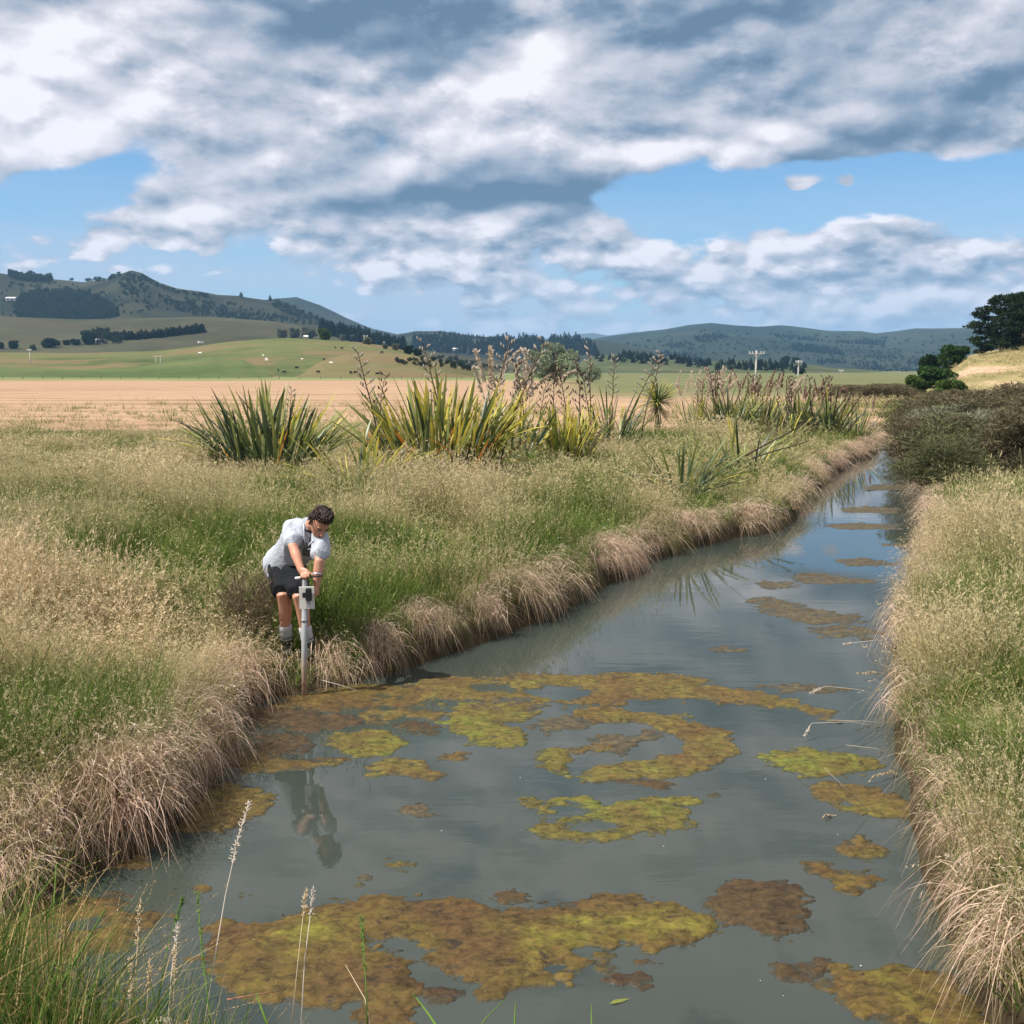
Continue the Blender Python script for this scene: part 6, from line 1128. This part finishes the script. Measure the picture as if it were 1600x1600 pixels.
tri = [(475, 828), (479.5, 851), (491, 838), (486, 830)]; q4 = [on_shirt(u, v, .005) for u, v in tri]; q5 = [p_ - fwd * .02 for p_ in q4]
me = bpy.data.meshes.new('undershirt'); me.from_pydata(q4 + q5, [], [(0, 1, 2, 3), (0, 4, 5, 1), (1, 5, 6, 2), (2, 6, 7, 3), (3, 7, 4, 0)]); kid('undershirt', me, undershirt_m)
q4 = [on_shirt(u, v, .004) for u, v in [(473.5, 858), (472.5, 868), (484, 869), (485.5, 859)]]; q5 = [p_ - fwd * .02 for p_ in q4]
me = bpy.data.meshes.new('pocket'); me.from_pydata(q4 + q5, [], [(0, 1, 2, 3), (0, 4, 5, 1), (1, 5, 6, 2), (2, 6, 7, 3), (3, 7, 4, 0)]); kid('pocket', me, plain('pocket_cloth', (.12, .125, .13), .9, .1, .5, 60), shirt)
so = [limb([hip - spine * .06, hip + spine * .02], [(.160, .128), (.150, .118)], 18), limb([hR + up * .02, hR.lerp(kR, .45), hR.lerp(kR, .86)], [(.110, .118), (.103, .108), (.094, .100)], 14), limb([hL + up * .02, hL.lerp(kL, .45), hL.lerp(kL, .84)], [(.110, .118), (.103, .108), (.094, .100)], 14)]
som = voxel('shorts', so, .009, 3)
for v_ in som.vertices:
    k_ = v_.co; v_.co += v_.normal * (.004 * math.sin(k_.z * 48 + 20 * k_.x + 1.5 * math.sin(k_.x * 25)))
kid('shorts', som, short_m)
for (k0, a0) in ((kR, aR), (kL, aL)):
    t = (a0 - k0)
    s = kid('sock', join_tubes('sock', [limb([k0 + t * .66, k0 + t * .72, k0 + t * .80, k0 + t * .9, a0, a0 - up * .03], [(.052, .056), (.053, .057), (.050, .054), (.052, .056), (.048, .052), (.05, .055)], 14)]), sock_m)
    kid('band', join_tubes('band', [limb([k0 + t * .88, k0 + t * .905], [(.0545, .0585), (.0545, .0585)], 14)]), sockb_m, s)
    toe = (Vector((.25, -1, 0)).normalized()); kid('boot', voxel('boot', [limb([a0 + up * .01, a0 - up * .05], [(.056, .062), (.050, .062)]), loft([(a0 - up * .075 + toe * d, w_, hh, Vector((1, .25, 0)).normalized(), up) for d, w_, hh in [(-.085, .025, .020), (-.06, .042, .034), (0, .046, .040), (.07, .048, .034), (.13, .046, .026), (.17, .026, .016)]], 12)], .008, 3), boot_m)
# hair: a cap and loose tufts
hr = [loft([(hp(0, b_, c_), ra * .95, rb * .95, r, f) for c_, b_, ra, rb in [(-.055, -.050, .050, .050), (-.03, -.038, .074, .066), (.005, -.030, .081, .078), (.04, -.018, .083, .093), (.075, -.012, .077, .098), (.105, -.012, .060, .080), (.128, -.014, .030, .045)]], 18)]
rr_ = random.Random(2)
for i in range(520):
    th = rr_.uniform(-math.pi, math.pi); cz = rr_.uniform(.0, .115); rad = math.sqrt(max(.05, 1 - (cz / .135) ** 2)); b0 = hp(math.cos(th) * .078 * rad, -.014 + math.sin(th) * .092 * rad, cz)
    if math.sin(th) > .15 and cz < .078: continue
    d = (r * math.cos(th) * .4 + f * (math.sin(th) * .3 + .5) + h * (.25 if cz > .06 else -.3) + r * rr_.uniform(-.3, .3) + h * rr_.uniform(-.1, .25)).normalized(); hr.append(tube([b0 - d * .012, b0 + d * .018 + h * .004, b0 + d * .044 - h * .008], [.0055, .0050, .001], 4))
for i in range(260):
    th = rr_.uniform(-math.pi, math.pi); q = math.sqrt(rr_.random()); b0 = hp(math.cos(th) * .066 * q, -.014 + math.sin(th) * .084 * q, .128 - .040 * q * q); d = (f * .8 + r * rr_.uniform(-.35, .35) + h * rr_.uniform(-.1, .15)).normalized(); hr.append(tube([b0 - d * .012 - h * .004, b0 + d * .014 + h * .003, b0 + d * .036 - h * .008], [.0055, .0050, .001], 4))
kid('hair', join_tubes('hair', hr), hair_m)
for s_ in (1, -1):
    kid('eye', join_tubes('eye', [tube([hp(s_ * .020, .092, .0), hp(s_ * .032, .092, .001), hp(s_ * .044, .084, -.001)], [.002, .0045, .002], 8)]), dark_m); kid('eyebrow', join_tubes('eyebrow', [tube([hp(s_ * .016, .106, .022), hp(s_ * .034, .102, .028), hp(s_ * .050, .084, .024)], [.0025, .0035, .0015], 6)]), hair_m)
kid('mouth', join_tubes('mouth', [tube([hp(-.020, .088, -.073), hp(0, .101, -.071), hp(.020, .088, -.073)], [.002, .005, .002], 8)]), lip_m)

# ------------------------------------------------------------------ the sampling pole
pm, n = mat('grey_pipe'); z_ = n.sep(n.new('ShaderNodeNewGeometry').outputs['Position'])[2]; nz_ = n.noise(n.new('ShaderNodeTexCoord').outputs['Object'], 18, 4)
c = n.ramp(n.m('ADD', z_, n.m('MULTIPLY', n.m('SUBTRACT', nz_, .5), .10)), [(.10, (.30, .19, .14)), (.26, (.36, .29, .23)), (.36, (.30, .31, .31)), (.70, (.27, .29, .30)), (.80, (.10, .105, .11))])
finish(n, princ(n, c, .5, .4, nz_, .15, .01))
rig = empty('sampling_pole', poleB + Vector((0, 0, .0))); tag(rig, 'grey pipe sampling pole with handle and white board standing in the water', 'pole'); off = -poleB
def rk(name, me, m_, parent=None):
    o = bpy.data.objects.new(name, me); COL.objects.link(o); o.parent = parent or rig
    if parent is None: o.location = off
    if not me.materials: me.materials.append(m_)
    return o
rk('pipe', join_tubes('pipe', [tube([poleB - up * .35, poleB.lerp(poleT, .3), poleT - up * .0], [.0235, .0235, .0235], 18)]), pm)
rk('collar_ring', join_tubes('collar_ring', [tube([poleB.lerp(poleT, .62), poleB.lerp(poleT, .64)], [.027, .027], 18)]), plain('ring_grey', (.22, .23, .24), .5, .4))
rk('handle', join_tubes('handle', [tube([barA, barA.lerp(barB, .5), barB], [.0085, .0095, .0085], 10)]), plain('handle_dark', (.07, .06, .055), .5, .4)); rk('handle_tip', join_tubes('handle_tip', [tube([barA - bar * .004, barA + bar * .055], [.0105, .0105], 10)]), plain('tip_pale', (.62, .62, .60), .5, .4))
bc = J(479.5, 934, 7.92); brd = box_obj('board', (.118, .012, .180), bc + off, plain('board_white', (.60, .59, .54), .6, .3, .15, 9), rig, (0, 0, .08), .002)
lg = box_obj('logger', (.046, .045, .098), J(482.5, 929, 7.885) + off, plain('logger_black', (.016, .017, .019), .4, .5), rig, (0, 0, .08), .006); box_obj('bracket', (.030, .020, .040), J(475.5, 930, 7.895) + off, plain('bracket_black', (.02, .02, .022), .5, .4), rig, (0, 0, .08), .004)
box_obj('label_plate', (.020, .006, .060), J(480.5, 944, 7.905) + off, plain('plate_grey', (.36, .36, .36), .4, .5), rig, (0, 0, .08), .001)
pen = link('pen', join_tubes('pen', [tube([barA.lerp(barB, .62) + up * .028, barA.lerp(barB, .92) + up * .016], [.005, .005], 8)]), plain('pen_steel', (.62, .63, .66), .3, .5, metal=.6), None); tag(pen, 'short silver pen held above the pole handle', 'pen')

# ------------------------------------------------------------------ single stalks one can pick out
stalk_mats = {k: leaf_mat('stalk_' + k, a, b_, 0.0, .2) for k, (a, b_) in {'pale': ((.50, .44, .36), (.62, .56, .48)), 'straw': ((.42, .32, .19), (.55, .44, .29)), 'green': ((.07, .14, .03), (.14, .22, .05)), 'red': ((.34, .14, .10), (.45, .22, .16))}.items()}
def stalk(pts, r0, k, label, head=0.0, hw=.010, seed=1, group=None, dense=26, cat='grass stalk', name='grass_stalk'):
    r_ = random.Random(seed); P_ = [Vector(p_) for p_ in pts]; n_ = len(P_)
    ctr = P_[0].copy(); P_ = [p_ - ctr for p_ in P_]; tb = [tube(P_, [r0 * (1 - .6 * i / (n_ - 1)) for i in range(n_)], 5)]
    if head:
        tot = sum((P_[i + 1] - P_[i]).length for i in range(n_ - 1))
        for j in range(dense):
            s = tot * (1 - head * r_.random()); i = 0
            while i < n_ - 2 and s > (P_[i + 1] - P_[i]).length: s -= (P_[i + 1] - P_[i]).length; i += 1
            t = (P_[i + 1] - P_[i]).normalized(); b = P_[i] + t * s; d = (t * 1.1 + Vector((r_.gauss(0, .55), r_.gauss(0, .55), r_.gauss(-.25, .5)))).normalized(); L = r_.uniform(1.2, 2.6) * hw
            tb.append(tube([b, b + d * L * .5, b + d * L], [.0012, hw * .24, .0006], 4))
    me = join_tubes(name, tb); o = link(name, me, stalk_mats[k]); o.location = ctr; return tag(o, label, cat, group)
def px(pts): return [on_y(u, v, y) for u, v, y in pts]
stalk(px([(318, 1610, 3.0), (335, 1500, 3.15), (352, 1400, 3.3), (372, 1310, 3.42), (389, 1255, 3.5)]), .0026, 'pale', 'tall pale seed stalk standing alone in front of the near water', .30, .0085, 1, None, 90)
stalk(px([(330, 1610, 2.9), (322, 1540, 3.0), (314, 1470, 3.08), (309, 1395, 3.15)]), .0026, 'green', 'greenish seed stalk left of the tall pale one', .62, .006, 2, None, 110)
stalk(px([(355, 1562, 2.95), (395, 1555, 3.0), (440, 1548, 3.05)]), .0026, 'red', 'short reddish stem lying across the blades at the bottom', 0, .01, 3)
for i, (pts, k, lb, hd) in enumerate([([(110, 1610, 2.9), (102, 1560, 2.95), (85, 1500, 3.0)], 'green', 'leaning green blade at the far left of the near verge', 0), ([(75, 1600, 2.9), (82, 1450, 3.1), (88, 1350, 3.25), (130, 1349, 3.3)], 'green', 'bent green blade folded over at its top near the left tussock', 0), ([(205, 1605, 2.9), (212, 1520, 3.0), (219, 1410, 3.1)], 'straw', 'golden seed head left of the golden pair', .35), ([(200, 1605, 2.85), (205, 1545, 2.9), (204, 1500, 2.95)], 'straw', 'short golden seed head of the golden pair', .6), ([(228, 1605, 2.85), (232, 1540, 2.9), (234, 1502, 2.95)], 'straw', 'thick golden seed head of the golden pair', .5),
    ([(270, 1605, 2.9), (272, 1540, 2.95), (275, 1482, 3.0)], 'straw', 'golden seed head right of the golden pair', .4), ([(240, 1605, 2.9), (262, 1480, 3.05), (285, 1405, 3.15)], 'green', 'thin green stem leaning right among the seed heads', .2), ([(262, 1608, 2.9), (268, 1520, 3.0), (278, 1445, 3.1)], 'pale', 'pale stem with a thin head in the middle of the verge', .3), ([(470, 1608, 2.9), (476, 1500, 3.0), (490, 1390, 3.1)], 'pale', 'fine pale stem crossing the middle of the huge raft', .2), ([(455, 1608, 2.9), (468, 1480, 3.0), (478, 1392, 3.1)], 'straw', 'fine straw stem left of the pale one over the raft', .2), ([(574, 1608, 2.9), (572, 1540, 2.95), (565, 1432, 3.05)], 'green', 'upright green seed stem standing before the huge raft', .5), ([(580, 1608, 2.9), (570, 1560, 2.95), (540, 1508, 3.05)], 'straw', 'yellow blade leaning left before the huge raft', 0)]):
    stalk(px(pts), .0022 if k != 'green' else .0030, k, lb, hd, .0068, 10 + i, 'stems on the near verge', 64)
for i, (pts, w_, lb) in enumerate([([(690, 1615, 2.9), (670, 1585, 3.0), (645, 1552, 3.1)], .005, 'broad green blade leaning left at the bottom middle'), ([(420, 1605, 2.9), (410, 1580, 2.95), (400, 1552, 3.0)], .005, 'broad green blade below the reddish stem'), ([(805, 1612, 2.9), (804, 1590, 2.95), (806, 1565, 3.0)], .004, 'short green blade tip at the bottom middle right'), ([(745, 1612, 2.9), (760, 1590, 2.95), (790, 1560, 3.0)], .003, 'thin grey green blade leaning right at the bottom'), ([(925, 1612, 2.9), (924, 1590, 2.95), (924, 1568, 3.0)], .003, 'lone blade tip at the bottom right of the raft'), ([(60, 1600, 2.8), (130, 1480, 3.0), (165, 1420, 3.1)], .006, 'wide green blade leaning right over the rust mat')]):
    stalk(px(pts), w_, 'green', lb, 0, .01, 40 + i, 'green blades at the bottom edge', cat='grass blade', name='broad_grass')
RS = [([(1400, 1102, 7.6), (1345, 1078, 7.4), (1290, 1072, 7.3), (1268, 1082, 7.25)], 'pale', 'pale dry stalk furthest up the right bank', .1), ([(1395, 1140, 7.3), (1330, 1128, 7.1), (1268, 1130, 7.0), (1258, 1148, 6.95)], 'pale', 'pale dry stalk with a hooked tip over open water', .1), ([(1410, 1132, 7.3), (1350, 1127, 7.1), (1292, 1125, 7.0)], 'pale', 'straight dry stalk just above the hooked one', 0), ([(1420, 1190, 6.9), (1370, 1170, 6.7), (1322, 1164, 6.6)], 'pale', 'short dry stalk above the mustard mat', 0), ([(1430, 1240, 6.5), (1395, 1205, 6.3), (1365, 1212, 6.2), (1358, 1222, 6.2)], 'straw', 'drooping seed head over the mustard mat', .5),
      ([(1430, 1345, 5.9), (1380, 1290, 5.8), (1330, 1240, 5.7), (1288, 1200, 5.6)], 'pale', 'long thin dry stalk slanting up over the mustard mat', 0), ([(1410, 1310, 6.0), (1350, 1282, 5.8), (1290, 1272, 5.7), (1262, 1310, 5.65)], 'straw', 'big drooping feathery seed head over the grey water', .55), ([(1430, 1325, 5.8), (1370, 1318, 5.7), (1320, 1319, 5.6), (1304, 1345, 5.6)], 'pale', 'dry stalk with a bent tip above the hooked mat', .1), ([(1450, 1395, 5.4), (1390, 1392, 5.3), (1345, 1405, 5.2), (1330, 1435, 5.2)], 'straw', 'drooping seed stalk below the hooked mat', .45), ([(1460, 1430, 5.2), (1390, 1432, 5.0), (1330, 1455, 4.9), (1255, 1502, 4.85)], 'pale', 'thickest pale broken stalk reaching down to the water', 0),
      ([(1460, 1447, 5.1), (1380, 1446, 5.0), (1290, 1444, 4.9), (1218, 1472, 4.85)], 'straw', 'long drooping seed stalk crossing the dark round mat', .4), ([(1440, 1428, 5.1), (1368, 1458, 4.95), (1322, 1502, 4.9)], 'pale', 'thin stalk right of the thickest broken one', 0), ([(1470, 1470, 4.9), (1410, 1500, 4.7), (1375, 1548, 4.6)], 'straw', 'pale stalk hanging over the bottom right mat', .1), ([(1450, 1560, 4.5), (1430, 1530, 4.45), (1405, 1545, 4.4)], 'straw', 'small seed head over the bottom right mat', .6), ([(1440, 1610, 4.2), (1400, 1595, 4.15), (1355, 1600, 4.1)], 'straw', 'seed head in the very bottom right over the mat', .6), ([(1420, 1010, 8.6), (1370, 1000, 8.4), (1320, 1006, 8.3)], 'pale', 'fine dry stalk beside the greyish raft', .1), ([(1420, 1062, 8.0), (1370, 1050, 7.9), (1340, 1052, 7.8)], 'straw', 'wispy seed stalk above the pale ochre strip', .4), ([(1440, 1380, 5.5), (1410, 1362, 5.4), (1392, 1380, 5.35), (1385, 1400, 5.35)], 'straw', 'pinkish drooping seed head beside the golden mat', .6)]
for i, (pts, k, lb, hd) in enumerate(RS): stalk(px(pts), .0045 if 'thickest' in lb else .0030, k, lb, hd, .011, 70 + i, 'dry stalks leaning over the water from the right bank', 60)
for i, (pts, lb) in enumerate([([(350, 1145, 7.0), (372, 1140, 6.9), (405, 1147, 6.85)], 'dry stalk poking from the left bank towards the olive mat'), ([(340, 1170, 6.7), (370, 1160, 6.6), (390, 1195, 6.55)], 'bent dry stalk from the left bank over the thin strip'), ([(330, 1210, 6.4), (360, 1222, 6.3), (405, 1235, 6.3)], 'dry stalk over the yellowish mat on the left'), ([(500, 1062, 8.0), (530, 1070, 7.9), (562, 1080, 7.85)], 'dry stalk lying on the water right of the pole'), ([(80, 1360, 5.0), (130, 1400, 4.8), (150, 1450, 4.7)], 'pale arching stalk hanging off the left tussock'), ([(30, 1350, 5.0), (60, 1385, 4.8), (95, 1420, 4.7)], 'second arching stalk hanging off the left tussock')]):
    stalk(px(pts), .0028, 'pale', lb, 0, .01, 120 + i, 'dry stalks on the left bank')
# a pale weathered stone at the photographer's feet and a yellow leaf on the water
lf = bpy.data.meshes.new('fallen_leaf'); q = on_z(968, 1566); co = [q + np.array(a) for a in [(-.045, -.016, .004), (-.02, .002, .010), (.02, .012, .009), (.045, .016, .006), (.01, -.004, .004), (-.02, -.016, .006)]]; lf.from_pydata([tuple(a) for a in co], [], [(0, 5, 1), (5, 4, 1), (1, 4, 2), (4, 3, 2)]); o = link('fallen_leaf', lf, FL['yellow']); tag(o, 'small yellow leaf floating in the dark near water', 'leaf')
q = on_z(235, 1634, .34); bm = bmesh.new(); bmesh.ops.create_icosphere(bm, subdivisions=4, radius=1)
for v_ in bm.verts: c_ = v_.co; v_.co = c_ * (1 + .10 * math.sin(c_.x * 5 + 2 * c_.y) + .05 * math.sin(c_.y * 13 + c_.z * 9))
bmesh.ops.scale(bm, vec=(.17, .10, .07), verts=bm.verts); me = bpy.data.meshes.new('stone'); bm.to_mesh(me); bm.free()
for p_ in me.polygons: p_.use_smooth = True
o = link('stone', me, plain('pale_stone', (.42, .36, .31), .95, .1, .4, 30, bstr=.6)); o.location = q; tag(o, 'pale pinkish stone at the bottom edge among the blades', 'stone')

# ------------------------------------------------------------------ air: thin even haze through which the far hills turn blue
zt = max(h_.z.max() for h_ in HILLS) + 60
me = bpy.data.meshes.new('haze'); X0, X1, Y0, Y1, Z0, Z1 = -9000, 9000, -60, 8600, -32, zt
me.from_pydata([(x, y, z) for x in (X0, X1) for y in (Y0, Y1) for z in (Z0, Z1)], [], [(0, 1, 3, 2), (4, 6, 7, 5), (0, 4, 5, 1), (2, 3, 7, 6), (0, 2, 6, 4), (1, 5, 7, 3)])
m = bpy.data.materials.new('haze'); m.use_nodes = True; n = NT(m.node_tree); n.n.clear(); pv = n.new('ShaderNodeVolumePrincipled'); pv.inputs['Color'].default_value = (0.30, 0.58, 0.88, 1); pv.inputs['Density'].default_value = 1.1e-4; pv.inputs['Anisotropy'].default_value = 0.0
o_ = n.new('ShaderNodeOutputMaterial'); n.l.new(pv.outputs[0], o_.inputs['Volume'])
hz_ = link('haze', me, m); tag(hz_, 'thin bluish summer haze over the valley', 'haze', None, 'stuff')
